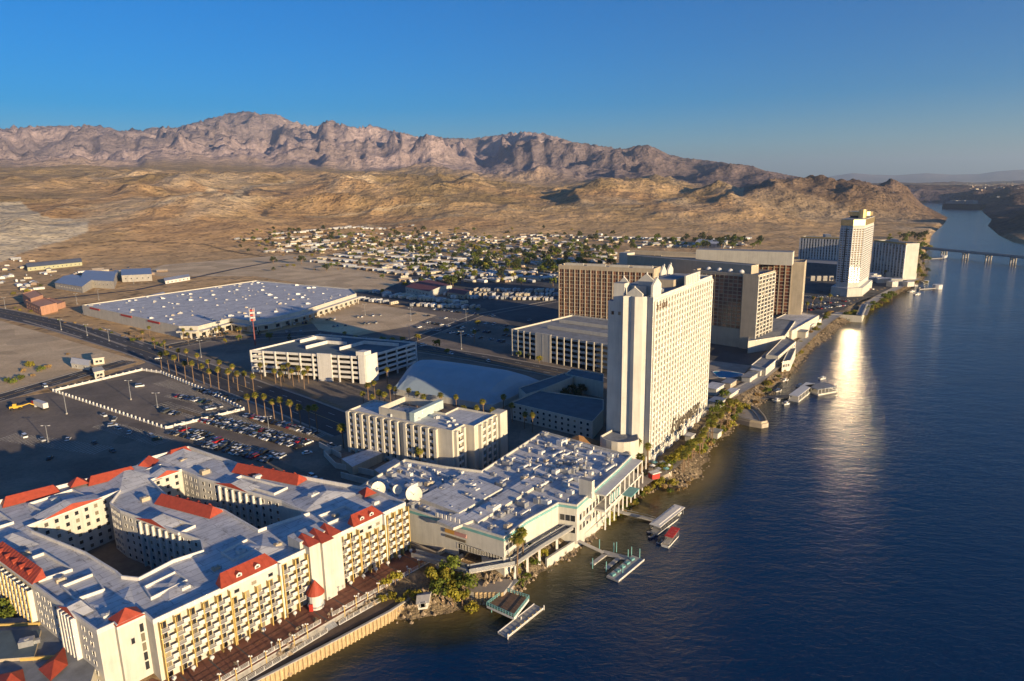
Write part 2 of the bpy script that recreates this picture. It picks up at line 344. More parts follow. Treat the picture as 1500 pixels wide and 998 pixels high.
hm = (crest-ptop)*lin**1.25*(.52+.62*rough) + lin**.5*(1-.35*lin)*np.clip(crest, 60, 900)*(.40*(rough2-.34)+.13*(rough3-.3))
foot = smooth(rb_*.74, rb_*1.05, R_)*smooth(rc_*1.1, rc_*.8, R_)*np.clip(crest*.30, 30, 230)*(rough2*.9+rough*.5-.30)
h = plain + np.maximum(hm, 0) + np.maximum(foot, 0)*.7
# fit each direction to the surveyed skyline
tan_ = (h-CAM_H)/R_; sel = (R_ > rb_*.8) & (R_ < rc_*1.5)
mx = np.where(sel, tan_, -1).max(axis=1); rm = R_[np.arange(len(azs)), np.where(sel, tan_, -9).argmax(axis=1)]
want = CAM_H + EL*rm; have = CAM_H + mx*rm; fac = np.clip(want/np.maximum(have, 30), .3, 2.2)
kk = np.exp(-np.linspace(-2, 2, 9)**2); fac = np.convolve(np.pad(fac, 4, mode='edge'), kk/kk.sum(), 'valid')
mfac = smooth(0, 1, np.clip((R_-rb_*.8)/(rb_*.25), 0, 1)); h *= 1+(fac[:,None]-1)*mfac*(azd < 25)*(azd > -45)
# dark rugged hills by the river upstream
near = np.interp(azd[:,0], [math.degrees(math.atan((x-750)/1000.0)) for x in (1080,1130,1165,1200,1250,1290,1320,1352,1380,1392)], [0,60,88,98,90,76,60,34,10,0])[:,None]
hr = smooth(2050, 2750, R_)*smooth(3900, 3000, R_)
h += near*hr*(.35+.9*fbm(X_, Y_, 420, 7, 41, True, .58))*1.05
# right bank
rbk = smooth(31.2, 33.5, azd)*smooth(1500, 2100, R_)*smooth(5200, 3600, R_)
h += rbk*(fbm(X_, Y_, 520, 7, 57, True, .58)*78)*smooth(31, 37, azd+fbm(X_, Y_, 500, 2, 3)*4)
upr = smooth(22, 27, azd)*smooth(4200, 5600, R_)*smooth(24000, 9000, R_)
h += upr*(10+80*fbm(X_, Y_, 1400, 7, 61, True, .56))
bluem = smooth(20, 25, azd)*smooth(24000, 29000, R_)
be = np.interp(azd[:,0], [math.degrees(math.atan((x-750)/1000.0)) for x in (1180,1215,1240,1270,1300,1345,1380,1420,1445,1470,1500,1600)], [float(elev(a, b)) for a, b in ((1180,262),(1215,257),(1240,254),(1270,256),(1300,257),(1345,254),(1380,256),(1420,255),(1445,251),(1470,249),(1500,248),(1600,246))])[:,None]
h = np.maximum(h, bluem*(CAM_H+be*29500)*(.93+.1*fbm(X_, Y_, 2600, 4, 71, True)))
h *= smooth(1250, 1500, R_)
h += smooth(40, 300, R_)*(fbm(X_, Y_, 60, 3, 81)-.5)*.0
# river bed
ins = inside(X_, Y_, RIVER); dl = seg_dist(X_, Y_, RIVER, True); sd_ = np.where(ins, dl, -dl)
ok = R_ < 9000
bankw = np.interp(Y_, [150, 250, 400, 600], [7, 12, 12, 16])
bank = smooth(-1, 0, sd_/bankw)                 # 0 inland, 1 at the waterline
h = np.where(ok, h*(1-smooth(-120, 0, sd_)), h)
h = np.where(ok & (sd_ > -bankw), np.minimum(h, bank*(WZ-.25)+(1-bank)*h) - np.clip(sd_, 0, 60)*.12, h)
h += np.where(ok & (sd_ > -bankw) & (sd_ < 3) & (R_ < 900), (fbm(X_, Y_, 5, 3, 91)-.5)*1.2, 0)
h += np.where((R_ < 1300) & (sd_ < -bankw), -.02, 0)
def grid_mesh(name, X, Y, Z, keep=None):
    na, nr = X.shape; me = bpy.data.meshes.new(name)
    idx = np.arange(na*nr).reshape(na, nr)
    q = np.stack([idx[:-1,:-1], idx[:-1,1:], idx[1:,1:], idx[1:,:-1]], -1).reshape(-1, 4)[:, ::-1]
    if keep is not None: q = q[keep[:-1,:-1].ravel() | keep[1:,1:].ravel() | keep[:-1,1:].ravel() | keep[1:,:-1].ravel()]
    used = np.unique(q); mp = np.zeros(na*nr, np.int64); mp[used] = np.arange(len(used))
    co = np.stack([X, Y, Z], -1).reshape(-1, 3)[used]
    me.vertices.add(len(used)); me.vertices.foreach_set('co', co.ravel().astype(np.float32))
    me.loops.add(len(q)*4); me.loops.foreach_set('vertex_index', mp[q].ravel().astype(np.int32))
    me.polygons.add(len(q)); me.polygons.foreach_set('loop_start', np.arange(0, len(q)*4, 4, dtype=np.int32)); me.polygons.foreach_set('loop_total', np.full(len(q), 4, np.int32))
    me.polygons.foreach_set('use_smooth', np.ones(len(q), bool)); me.update(calc_edges=True); me.validate()
    return me, used
me, used = grid_mesh('desert_ground', X_, Y_, h)
def ground_z(x, y):
    a = math.degrees(math.atan2(x, y)); r = math.hypot(x, y)
    i = int(np.searchsorted(azs, a)); j = int(np.searchsorted(rad, r)); return float(h[min(i, len(azs)-1), min(j, len(rad)-1)])
def PG(x, y):
    'point of the photograph -> where its sight line meets the modelled ground'
    c0 = P(x, y, CAM_H-1.0); c1 = P(x, y, CAM_H-2.0)      # two points fix the sight line
    if c0[1] <= 0 or dist(c0, c1) < 1e-6: a = math.atan((x-750)/1000.0); s = 0.0; ux, uy = math.sin(a), math.cos(a); sl = float(elev(x, y))
    else: r_ = math.hypot(*c0); ux, uy = c0[0]/r_, c0[1]/r_; sl = -1.0/r_
    col_ = h[min(int(np.searchsorted(azs, math.degrees(math.atan2(ux, uy)))), len(azs)-1)]
    hit = np.nonzero((CAM_H+sl*rad <= np.maximum(col_, 0)) & (rad > 100))[0]; r = rad[hit[0]] if len(hit) else 20000.0
    if len(hit) and hit[0] > 0:
        i = hit[0]; f0 = CAM_H+sl*rad[i-1]-max(col_[i-1], 0); f1 = CAM_H+sl*rad[i]-max(col_[i], 0); r = rad[i-1]+(rad[i]-rad[i-1])*f0/max(f0-f1, 1e-6)
    return (ux*r, uy*r)
# albedo of the ground (surface types only, no light)
n1 = fbm(X_, Y_, 900, 6, 101); n2 = fbm(X_, Y_, 130, 6, 111); n3 = fbm(X_, Y_, 26, 4, 121)
def C(c): return np.array(c, float)[None, None, :]
def mixc(a, b, t): return a*(1-t[..., None])+b*t[..., None]
sand, scrub, rust, pale = C((.60,.41,.22)), C((.29,.21,.10)), C((.50,.31,.16)), C((.72,.56,.37))
col = mixc(sand+0*X_[..., None], scrub, smooth(.42, .62, n2*.5+n1*.5)*smooth(1300, 2600, R_)*.8)
col = mixc(col, rust, smooth(.48, .66, fbm(X_, Y_, 420, 4, 131))*smooth(1300, 1800, R_)*smooth(4200, 3000, R_)*.7)
col = mixc(col, C((.36,.26,.13)), smooth(3300, 5000, R_)*smooth(rb_*1.0, rb_*.85, R_)*.75)
col = mixc(col, pale, smooth(.56, .74, fbm(X_*1.0, Y_*.35, 230, 5, 141))*smooth(1300, 1500, R_)*smooth(6000, 3500, R_)*.6)
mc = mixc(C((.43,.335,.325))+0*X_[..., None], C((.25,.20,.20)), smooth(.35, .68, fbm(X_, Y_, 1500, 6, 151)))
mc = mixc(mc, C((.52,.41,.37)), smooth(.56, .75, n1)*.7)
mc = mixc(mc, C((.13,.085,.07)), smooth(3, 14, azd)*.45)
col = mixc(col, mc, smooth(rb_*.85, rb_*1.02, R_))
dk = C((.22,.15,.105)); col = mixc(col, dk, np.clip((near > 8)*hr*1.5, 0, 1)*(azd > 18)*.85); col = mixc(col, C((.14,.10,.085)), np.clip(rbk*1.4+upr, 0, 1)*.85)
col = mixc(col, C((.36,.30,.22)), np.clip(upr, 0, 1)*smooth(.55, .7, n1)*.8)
col *= (.86+.28*n3)[..., None]
# near ground: bank rubble, dry grass
col = np.where((ok & (sd_ > -bankw*1.6) & (sd_ < 4) & (R_ < 1300))[..., None], mixc(C((.22,.165,.10))+0*X_[..., None], C((.33,.26,.17)), n3), col)
col = np.where((ok & (sd_ > 2))[..., None], C((.10,.09,.05)), col)
def poly_mask(pts, soft=0): return inside(X_, Y_, pts)
# pale graded pads, far left
for pts in ([(-60,296),(30,294),(62,318),(130,320),(128,340),(40,368),(-60,400)],):
    col = np.where(poly_mask([PG(x, y) for x, y in pts])[..., None], mixc(C((.74,.64,.47))+0*X_[..., None], C((.60,.50,.36)), n3), col)
for pts, wd, c in (([(0,332),(130,322),(190,308),(240,298),(290,284),(330,276)], 15, (.66,.52,.34)), ([(340,292),(352,282),(378,274),(410,270),(440,266)], 18, (.62,.50,.34)), ([(350,290),(362,280),(390,276),(420,284)], 9, (.11,.10,.09)), ([(386,316),(390,308),(402,304)], 8, (.11,.10,.09)),
                   ([(540,332),(600,324),(670,316)], 20, (.45,.35,.22)), ([(60,366),(180,352),(300,358),(420,380)], 5, (.16,.12,.07)), ([(20,312),(120,306),(200,300)], 8, (.55,.43,.28)), ([(450,318),(560,306),(640,300)], 9, (.62,.48,.30)), ([(700,312),(820,304),(940,306)], 8, (.60,.46,.28))):
    d = seg_dist(X_, Y_, [PG(x, y) for x, y in pts]); ft = smooth(wd*1.3, wd*.8, d + (n2-.5)*wd); col = mixc(col, C(c), ft*.85)
at = me.color_attributes.new('tint', 'FLOAT_COLOR', 'POINT')
c4 = np.ones((len(used), 4), np.float32); c4[:, :3] = np.clip(col.reshape(-1, 3)[used], 0, 1); c4[:, 3] = smooth(1200, 2400, R_).reshape(-1)[used]; at.data.foreach_set('color', c4.ravel())
gm = bpy.data.materials.new('desert_soil'); gm.use_nodes = True; n = gm.node_tree; b = n.nodes['Principled BSDF']; b.inputs['Roughness'].default_value = .97; b.inputs['Specular IOR Level'].default_value = .1
ca = n.nodes.new('ShaderNodeVertexColor'); ca.layer_name = 'tint'; ge = n.nodes.new('ShaderNodeNewGeometry')
vo = n.nodes.new('ShaderNodeTexVoronoi'); vo.inputs['Scale'].default_value = .075; vo.inputs['Randomness'].default_value = 1
nz = n.nodes.new('ShaderNodeTexNoise'); nz.inputs['Scale'].default_value = .02; nz.inputs['Detail'].default_value = 9; nz.inputs['Roughness'].default_value = .68
mr = n.nodes.new('ShaderNodeMapRange'); mr.inputs[1].default_value = .16; mr.inputs[2].default_value = .34; mr.inputs[3].default_value = .45; mr.inputs[4].default_value = 1
for t_ in (vo, nz): n.links.new(ge.outputs['Position'], t_.inputs['Vector'])
n.links.new(vo.outputs['Distance'], mr.inputs[0])
mr2 = n.nodes.new('ShaderNodeMapRange'); mr2.inputs[1].default_value = .3; mr2.inputs[2].default_value = .7; mr2.inputs[3].default_value = .68; mr2.inputs[4].default_value = 1.3; n.links.new(nz.outputs['Fac'], mr2.inputs[0])
m1 = n.nodes.new('ShaderNodeMath'); m1.operation = 'MULTIPLY'; n.links.new(mr.outputs[0], m1.inputs[0]); n.links.new(mr2.outputs[0], m1.inputs[1])
vm = n.nodes.new('ShaderNodeVectorMath'); vm.operation = 'SCALE'; n.links.new(ca.outputs[0], vm.inputs[0]); n.links.new(m1.outputs[0], vm.inputs['Scale']); n.links.new(vm.outputs[0], b.inputs['Base Color'])
bp = n.nodes.new('ShaderNodeBump'); bp.inputs['Strength'].default_value = 1.0; bp.inputs['Distance'].default_value = 22.0
n.links.new(nz.outputs['Fac'], bp.inputs['Height'])
nz2 = n.nodes.new('ShaderNodeTexNoise'); nz2.inputs['Scale'].default_value = .009; nz2.inputs['Detail'].default_value = 8; nz2.inputs['Roughness'].default_value = .6; n.links.new(ge.outputs['Position'], nz2.inputs['Vector'])
ml = n.nodes.new('ShaderNodeMath'); ml.operation = 'MULTIPLY'; n.links.new(nz2.outputs['Fac'], ml.inputs[0]); n.links.new(ca.outputs['Alpha'], ml.inputs[1])
bp2 = n.nodes.new('ShaderNodeBump'); bp2.inputs['Strength'].default_value = 1; bp2.inputs['Distance'].default_value = 70; n.links.new(ml.outputs[0], bp2.inputs['Height']); n.links.new(bp.outputs[0], bp2.inputs['Normal']); n.links.new(bp2.outputs[0], b.inputs['Normal'])
me.materials.append(gm)
ground = bpy.data.objects.new('desert_ground', me); COL.objects.link(ground); kind(ground, 'structure')
# ---------------------------------------------------------------- the river
keepw = (sd_ > -18) & (R_ < 6500) & (R_ > 20)
wme, wused = grid_mesh('river_water', X_, Y_, np.full_like(X_, WZ), keepw)
dep = (np.clip((sd_ + (fbm(X_, Y_, 45, 4, 7)-.5)*16)/np.interp(Y_, [100, 200, 330, 700], [9, 20, 20, 12]), 0, 1)*smooth(0, 1, np.ones_like(X_))).reshape(-1)[wused]
fa = wme.attributes.new('depth', 'FLOAT', 'POINT'); fa.data.foreach_set('value', dep.astype(np.float32))
wm = bpy.data.materials.new('river_water'); wm.use_nodes = True; n = wm.node_tree; b = n.nodes['Principled BSDF']
b.inputs['Roughness'].default_value = .06; b.inputs['IOR'].default_value = 1.333; b.inputs['Specular IOR Level'].default_value = .5
at = n.nodes.new('ShaderNodeAttribute'); at.attribute_name = 'depth'; cr = n.nodes.new('ShaderNodeValToRGB'); e = cr.color_ramp.elements
e[0].position = 0; e[0].color = (.14,.105,.04,1); e[1].position = 1; e[1].color = (.001,.022,.072,1); x = e.new(.35); x.color = (.055,.050,.022,1); x = e.new(.7); x.color = (.012,.02,.022,1)
n.links.new(at.outputs['Fac'], cr.inputs[0]); n.links.new(cr.outputs[0], b.inputs['Base Color'])
ge = n.nodes.new('ShaderNodeNewGeometry'); mp = n.nodes.new('ShaderNodeMapping'); mp.inputs['Rotation'].default_value = (0,0,math.radians(35)); mp.inputs['Scale'].default_value = (1,1.9,1)
n.links.new(ge.outputs['Position'], mp.inputs['Vector'])
bp = None
for sc2, dd in ((.07, .50), (.33, .27), (1.3, .10)):
    nz = n.nodes.new('ShaderNodeTexNoise'); nz.inputs['Scale'].default_value = sc2; nz.inputs['Detail'].default_value = 5; nz.inputs['Roughness'].default_value = .6; n.links.new(mp.outputs[0], nz.inputs['Vector'])
    b2 = n.nodes.new('ShaderNodeBump'); b2.inputs['Strength'].default_value = 1; b2.inputs['Distance'].default_value = dd; n.links.new(nz.outputs['Fac'], b2.inputs['Height'])
    if bp: n.links.new(bp.outputs[0], b2.inputs['Normal'])
    bp = b2
wp = n.nodes.new('ShaderNodeTexNoise'); wp.inputs['Scale'].default_value = .011; wp.inputs['Detail'].default_value = 4; n.links.new(mp.outputs[0], wp.inputs['Vector']); wr = n.nodes.new('ShaderNodeMapRange'); wr.inputs[1].default_value = .35; wr.inputs[2].default_value = .65; wr.inputs[3].default_value = .35; wr.inputs[4].default_value = 1.0; n.links.new(wp.outputs['Fac'], wr.inputs[0]); n.links.new(wr.outputs[0], b2.inputs['Strength'])
n.links.new(bp.outputs[0], b.inputs['Normal'])
wme.materials.append(wm); water = bpy.data.objects.new('river_water', wme); COL.objects.link(water); kind(water, 'structure')
# ================================================================ SMALL BUILDERS
def insetpoly(poly, d):
    ar = sum(poly[i][0]*poly[(i+1) % len(poly)][1] - poly[(i+1) % len(poly)][0]*poly[i][1] for i in range(len(poly)))
    if ar < 0: poly = poly[::-1]
    n = len(poly); out = []
    for i in range(n):
        p0, p1, p2 = Vector(poly[i-1]), Vector(poly[i]), Vector(poly[(i+1) % n])
        a = (p1-p0).normalized(); b = (p2-p1).normalized(); na = Vector((-a.y, a.x)); nb = Vector((-b.y, b.x)); m = na+nb
        if m.length < .3: m = na
        m = m/ max(.35, m.dot(na)); out.append(tuple(p1 + m*d))
    return out
def parapet(b, poly, z0, z1, t, m, skip=()):
    "rim standing on the edge of a roof, built with thickness"
    ins = insetpoly(poly, t)
    ar = sum(poly[i][0]*poly[(i+1) % len(poly)][1] - poly[(i+1) % len(poly)][0]*poly[i][1] for i in range(len(poly)))
    if ar < 0: poly = poly[::-1]
    n = len(poly)
    for i in range(n):
        if i in skip: continue
        j = (i+1) % n; o0, o1, i0, i1 = poly[i], poly[j], ins[i], ins[j]
        b.face([(*o0, z0), (*o1, z0), (*o1, z1), (*o0, z1)], m); b.face([(*i1, z0), (*i0, z0), (*i0, z1), (*i1, z1)], m)
        b.face([(*o0, z1), (*o1, z1), (*i1, z1), (*i0, z1)], m)
def shell(root, name, poly, z0, zr, ph, wm, rm, t=.35):
    "outer walls with a parapet (one part) and the roof inside it (another)"
    b = MB(); n = len(poly); ar = sum(poly[i][0]*poly[(i+1) % n][1] - poly[(i+1) % n][0]*poly[i][1] for i in range(n))
    if ar < 0: poly = poly[::-1]
    for i in range(n):
        j = (i+1) % n; b.face([(*poly[i], z0), (*poly[j], z0), (*poly[j], zr), (*poly[i], zr)], wm)
    parapet(b, poly, zr, zr+ph, t, wm); b.build(name, root)
    b = MB(); b.face([(*p, zr+.02) for p in insetpoly(poly, t*.9)], rm); b.build('roof', root)
def grid_wall(root, a, b, z0, z1, nc, nr, glassm, pierm, spanm, pw, pd, sh, sd, wfr=None, cap=300, end=0.0, ends=True, double=1):
    "curtain of piers and floor bands with a window in every cell, on the wall a-b"
    L = dist(a, b); ux, uy = (b[0]-a[0])/L, (b[1]-a[1])/L; nx, ny = uy, -ux
    cw = (L-2*end)/nc; fh = (z1-z0)/nr
    def pt(t, d): return (a[0]+ux*t+nx*d, a[1]+uy*t+ny*d)
    ang = math.atan2(uy, ux)
    if pw:
        m = MB(); m.box((0, -pd/2), pw, pd, 0, z1-z0, pierm); me_ = m.mesh('pier')
        for i in range(nc+1):
            if not ends and i in (0, nc): continue
            x, y = pt(end+cw*i, 0); inst(me_, 'pier', (x, y, z0), ang, root)
    if sh:
        m = MB(); m.box((0, -sd/2), L-2*end, sd, -sh/2, sh/2, spanm); me_ = m.mesh('floor_band')
        for k in range(nr+1):
            x, y = pt(L/2, 0); inst(me_, 'floor_band', (x, y, z0+fh*k), ang, root)
    ww = (cw-pw-.2)/double; wh = fh-sh-.25
    me_ = win_mesh(ww-.12, wh, glassm, wfr or pierm, 'thin')
    zs = [z0+fh*(k+.5) for k in range(nr)]; rest = MB(); cnt = 0; cells = []
    for k in range(nr-1, -1, -1):
        for i in range(nc):
            for q in range(double): cells.append((end+cw*i+pw/2+.1+ww*(q+.5), zs[k]))
    ca, sa = math.cos(ang), math.sin(ang)
    for t, z in cells:
        x, y = pt(t, 0)
        if cnt < cap: inst(me_, 'window', (x, y, z), ang, root)
        else:
            for f in me_.polygons: rest.face([(x+v[0]*ca-v[1]*sa, y+v[0]*sa+v[1]*ca, z+v[2]) for v in (me_.vertices[q].co for q in f.vertices)], me_.materials[f.material_index])
        cnt += 1
    if rest.f: kind(rest.build('window_rest', root), 'stuff')
def mansard(root, a, b, z, hgt, depth, hips=(1,1), dorm=0, dstyle='white', mat_=None, name='red_roof', over=.35, back=True):
    "false roof standing on a wall top: sloping face outwards (right of a->b), upright back"
    mat_ = mat_ or REDT; L = dist(a, b); ux, uy = (b[0]-a[0])/L, (b[1]-a[1])/L; nx, ny = uy, -ux
    def pt(t, d, zz): return (a[0]+ux*t-nx*d, a[1]+uy*t-ny*d, zz)
    h0, h1 = (depth*.45 if hips[0] else 0), (depth*.45 if hips[1] else 0)
    m = MB(); e0, e1 = pt(-over, -over, z), pt(L+over, -over, z); r0, r1 = pt(h0, depth, z+hgt), pt(L-h1, depth, z+hgt); b0, b1 = pt(-over*.0, depth+.1, z), pt(L, depth+.1, z)
    m.face([e0, e1, r1, r0], mat_); m.face([e0, r0, b0], mat_ if hips[0] else WHITE) if back != 'red' else None; m.face([e1, b1, r1], mat_ if hips[1] else WHITE) if back != 'red' else None
    b2_, b3_ = (pt(-over, depth*2+over, z), pt(L+over, depth*2+over, z)) if back == 'red' else (b0, b1)
    m.face([b2_, r0, r1, b3_], mat_ if back == 'red' else ROOFW)
    if back == 'red': m.face([e0, r0, b2_], mat_); m.face([e1, b3_, r1], mat_)
    m.face([e0, b0, b1, e1], WHITE) if back == 'red' else None; m.face([e0, b0, b1, e1], WHITE)
    # standing seams
    ns = max(2, int(L/1.6))
    for i in range(1, ns):
        t = L*i/ns; f0 = min(1, t/max(h0, .01)) if hips[0] else 1; f1 = min(1, (L-t)/max(h1, .01)) if hips[1] else 1; f = min(f0, f1)
        if f > .25: p, q = pt(t, -over, z+.04), pt(t, -over+(depth+over)*f, z+hgt*f+.04); m.bar(p, q, .09, .09, mat_)
    o = m.build(name, root)
    for i in range(dorm):
        t = L*(i+1)/(dorm+1); m = MB(); zz = z+hgt*.22; fz = hgt*.5; w2 = .8
        f = [pt(t-w2, depth*.18, zz), pt(t+w2, depth*.18, zz), pt(t+w2, depth*.18, zz+fz*.7), pt(t, depth*.18, zz+fz*1.1), pt(t-w2, depth*.18, zz+fz*.7)]
        bk = [pt(t-w2, depth*.9, zz), pt(t+w2, depth*.9, zz), pt(t+w2, depth*.9, zz+fz*.7), pt(t, depth*.9, zz+fz*1.1), pt(t-w2, depth*.9, zz+fz*.7)]
        wc = WHITEP if dstyle == 'white' else mat_
        m.face(f, wc)
        for k in range(5): m.face([f[k], f[(k+1) % 5], bk[(k+1) % 5], bk[k]][::-1], mat_)
        if dstyle == 'white': c = [pt(t-.4, depth*.18-.03, zz+.25), pt(t+.4, depth*.18-.03, zz+.25), pt(t+.4, depth*.18-.03, zz+fz*.65), pt(t-.4, depth*.18-.03, zz+fz*.65)]; m.face(c, GLASS)
        m.build('dormer', o)
    return o
def hip(root, poly, z, hgt, m_, name='red_roof', eave=.4, peak=None):
    m = MB(); q = insetpoly(poly, -eave); c = peak or (sum(p[0] for p in poly)/len(poly), sum(p[1] for p in poly)/len(poly))
    for i in range(len(q)): m.face([(*q[i], z), (*q[(i+1) % len(q)], z), (*c, z+hgt)], m_)
    m.face([(*p, z) for p in q[::-1]], m_); return m.build(name, root)
def gable(root, a, b, z, hgt, depth, m_, name='red_roof'):
    "low triangular gable over a wall a-b with a roof running back"
    L = dist(a, b); ux, uy = (b[0]-a[0])/L, (b[1]-a[1])/L; nx, ny = uy, -ux
    def pt(t, d, zz): return (a[0]+ux*t-nx*d, a[1]+uy*t-ny*d, zz)
    m = MB(); e0, e1, c = pt(-.3,-.4,z), pt(L+.3,-.4,z), pt(L/2,-.1,z+hgt*.9); b0, b1, d = pt(-.3,depth,z), pt(L+.3,depth,z), pt(L/2,depth*.8,z+hgt)
    m.face([e0, e1, c], m_); m.face([e0, c, d, b0], ROOFW); m.face([e1, b1, d, c], ROOFW); m.face([b0, d, b1], WHITE); return m.build(name, root)
def well(root, poly, z, hgt, t=.35, m_=None):
    b = MB(); parapet(b, poly, z, z+hgt, t, m_ or WHITEP); b.face([(*p, z+.06) for p in insetpoly(poly, t)], ROOFW); return b.build('roof_rim', root)
def acunit(b, c, z, s, rz, m1, m2):
    "box unit with a fan cowl and a duct"
    b.box(c, s*1.5, s, z, z+s*.75, m1, rz); b.cyl(c, s*.32, s*.32, z+s*.75, z+s*.9, 8, m2)
    b.box((c[0]+math.cos(rz)*s, c[1]+math.sin(rz)*s), s*.7, s*.45, z, z+s*.45, m2, rz)
# ================================================================ THE RED ROOFED RIVERSIDE HOTEL
FR = frame(P(224, 911, 17), 40.5)
def fr(L): return [FR(*p) for p in L]
R0 = (*FR(20, 30), 0.0)
hotel = thing('riverside_hotel', 'sprawling white six storey hotel with bright red roofs and two inner courtyards beside the boardwalk', 'hotel', R0)
ZR = 16.2
F_ = [(-10.3,6.5),(-6.5,6.5),(-6.5,4.8),(0,4.8),(0,0),(81.5,0),(81.5,17),(57,20),(46,22),(24,24),(16,25.5),(6,23.5),(3.5,28)]
L_ = [(-10.3,6.5),(3.5,28),(3.5,32),(1.8,50),(-4,78),(-4.2,83),(-17.5,83)]
B_ = [(-17.5,83),(-4.2,83),(24.8,87.7),(36,88.5),(47.4,89),(62,92),(60,110),(43,111),(37,105),(20,108),(-5,112),(-22,110)]
M_ = [(24,24),(41,22.4),(41,44),(34,70.5),(36,88.5),(24.8,87.7),(18.8,79.7),(18.8,70.7),(26.4,30.3)]
T_ = [(57,20),(81.5,17),(73,44),(64,75),(62,92),(47.4,89),(48.1,77),(56.5,34.7)]
for poly, shared in ((F_, (7,8,9,10,11,12)), (L_, (0,5)), (B_, (0,1,2,3,4)), (M_, ()), (T_, ())):
    q = fr(poly); b = MB(); n_ = len(q)
    ar = sum(q[i][0]*q[(i+1) % n_][1] - q[(i+1) % n_][0]*q[i][1] for i in range(n_)); q2 = q if ar > 0 else q[::-1]
    for i in range(n_): b.face([(*q2[i], -1), (*q2[(i+1) % n_], -1), (*q2[(i+1) % n_], ZR), (*q2[i], ZR)], WHITE)
    b.build('wing_wall', hotel); b = MB(); b.face([(*p, ZR+.02) for p in q2], ROOFW); b.build('roof', hotel)
OUT = [(-10.3,6.5),(-6.5,6.5),(-6.5,4.8),(0,4.8),(0,0),(81.5,0),(81.5,17),(73,44),(64,75),(62,92),(60,110),(43,111),(37,105),(20,108),(-5,112),(-22,110),(-17.5,83)]
C1 = [(3.5,32),(1.8,50),(-4,78),(-4.2,83),(24.8,87.7),(18.8,79.7),(18.8,70.7),(26.4,30.3),(24,24),(16,25.5),(6,23.5),(3.5,28)]
C2 = [(36,88.5),(47.4,89),(48.1,77),(56.5,34.7),(57,20),(46,22),(41,22.4),(41,44),(34,70.5)]
for c in (C1, C2):
    b = MB(); q = fr(c); ar = sum(q[i][0]*q[(i+1) % len(q)][1] - q[(i+1) % len(q)][0]*q[i][1] for i in range(len(q))); b.face([(*p, .06) for p in (q if ar > 0 else q[::-1])], mat('court_paving', (.16,.13,.10), .9, .2, .3)); kind(b.build('courtyard_paving'), 'structure')
b = MB(); parapet(b, fr(OUT), ZR, ZR+1.3, .4, WHITEP); b.build('parapet', hotel)
for c in (C1, C2):
    b = MB(); q = fr(c); ar = sum(q[i][0]*q[(i+1) % len(q)][1] - q[(i+1) % len(q)][0]*q[i][1] for i in range(len(q)))
    if ar > 0: q = q[::-1]
    # rim on the roof side of the court: expand outwards
    q2 = insetpoly(q[::-1], -.4)
    parapet(b, q2, ZR, ZR+1.0, .4, WHITEP); b.build('parapet', hotel)
# river front: recessed rooms behind balconies
FLH = 2.7
def balcony_front(s0, s1, nb, fl0, fl1, w=0.0):
    bw = (s1-s0)/nb; ang = math.radians(90-40.5)
    m = MB(); m.box((0,-.72), bw-.12, 1.4, -.16, 0, WHITEP)
    for k in range(2): m.box((0,-1.38), bw-.3, .06, .55+.5*k, .62+.5*k, WHITEP)
    m.box((bw*.27,-1.36), bw*.40, .05, .05, 1.05, WHITEP); me1 = m.mesh('balcony')
    m = MB(); m.face([(-.95,-.03,0),(.95,-.03,0),(.95,-.03,2.15),(-.95,-.03,2.15)], GLASS)
    for x in (-.95,0,.95): m.box((x,-.05), .08, .1, 0, 2.2, WOODY)
    m.box((0,-.06), 2.05, .12, 2.15, 2.3, WOODY); me2 = m.mesh('balcony_door')
    m = MB(); m.box((0,-.75), .14, 1.45, 0, FLH*(fl1-fl0), WOODY); m.box((0,-1.5), .26, .26, -.0, FLH*(fl1-fl0)+.25, WOODY); me3 = m.mesh('post')
    for i in range(nb+1):
        x, y = FR(s0+bw*i, w); inst(me3, 'post', (x, y, FLH*fl0+.05), ang, hotel)
    for f in range(fl0, fl1):
        for i in range(nb):
            x, y = FR(s0+bw*(i+.5), w)
            if f > 0: inst(me1, 'balcony', (x, y, FLH*f+.1), ang, hotel)
            x, y = FR(s0+bw*(i+.27), w); inst(me2, 'balcony_door', (x, y, FLH*f+.15), ang, hotel)
balcony_front(1.0, 19.0, 5, 0, 6); balcony_front(19.4, 33.6, 4, 0, 5); balcony_front(34.6, 42.6, 2, 0, 6)
balcony_front(54.4, 61.0, 2, 0, 6); balcony_front(61.4, 71.2, 3, 0, 5); balcony_front(72.2, 81.3, 3, 0, 6)
def hwin(p, q, n, zs=None, wd=1.25, ht=1.35, **k): win_row(hotel, FR(*p), FR(*q), zs or [1.5+FLH*i for i in range(6)], n, wd, ht, GLASS, WHITEP, .6, .6, style='thin', **k)
for s_ in (21.5, 26.5, 31.5): hwin((s_-1, 0), (s_+1, 0), 1, [14.7], 1.5, 1.0)
for s_ in (63, 66.3, 69.5): hwin((s_-1, 0), (s_+1, 0), 1, [14.7], 1.5, 1.0)
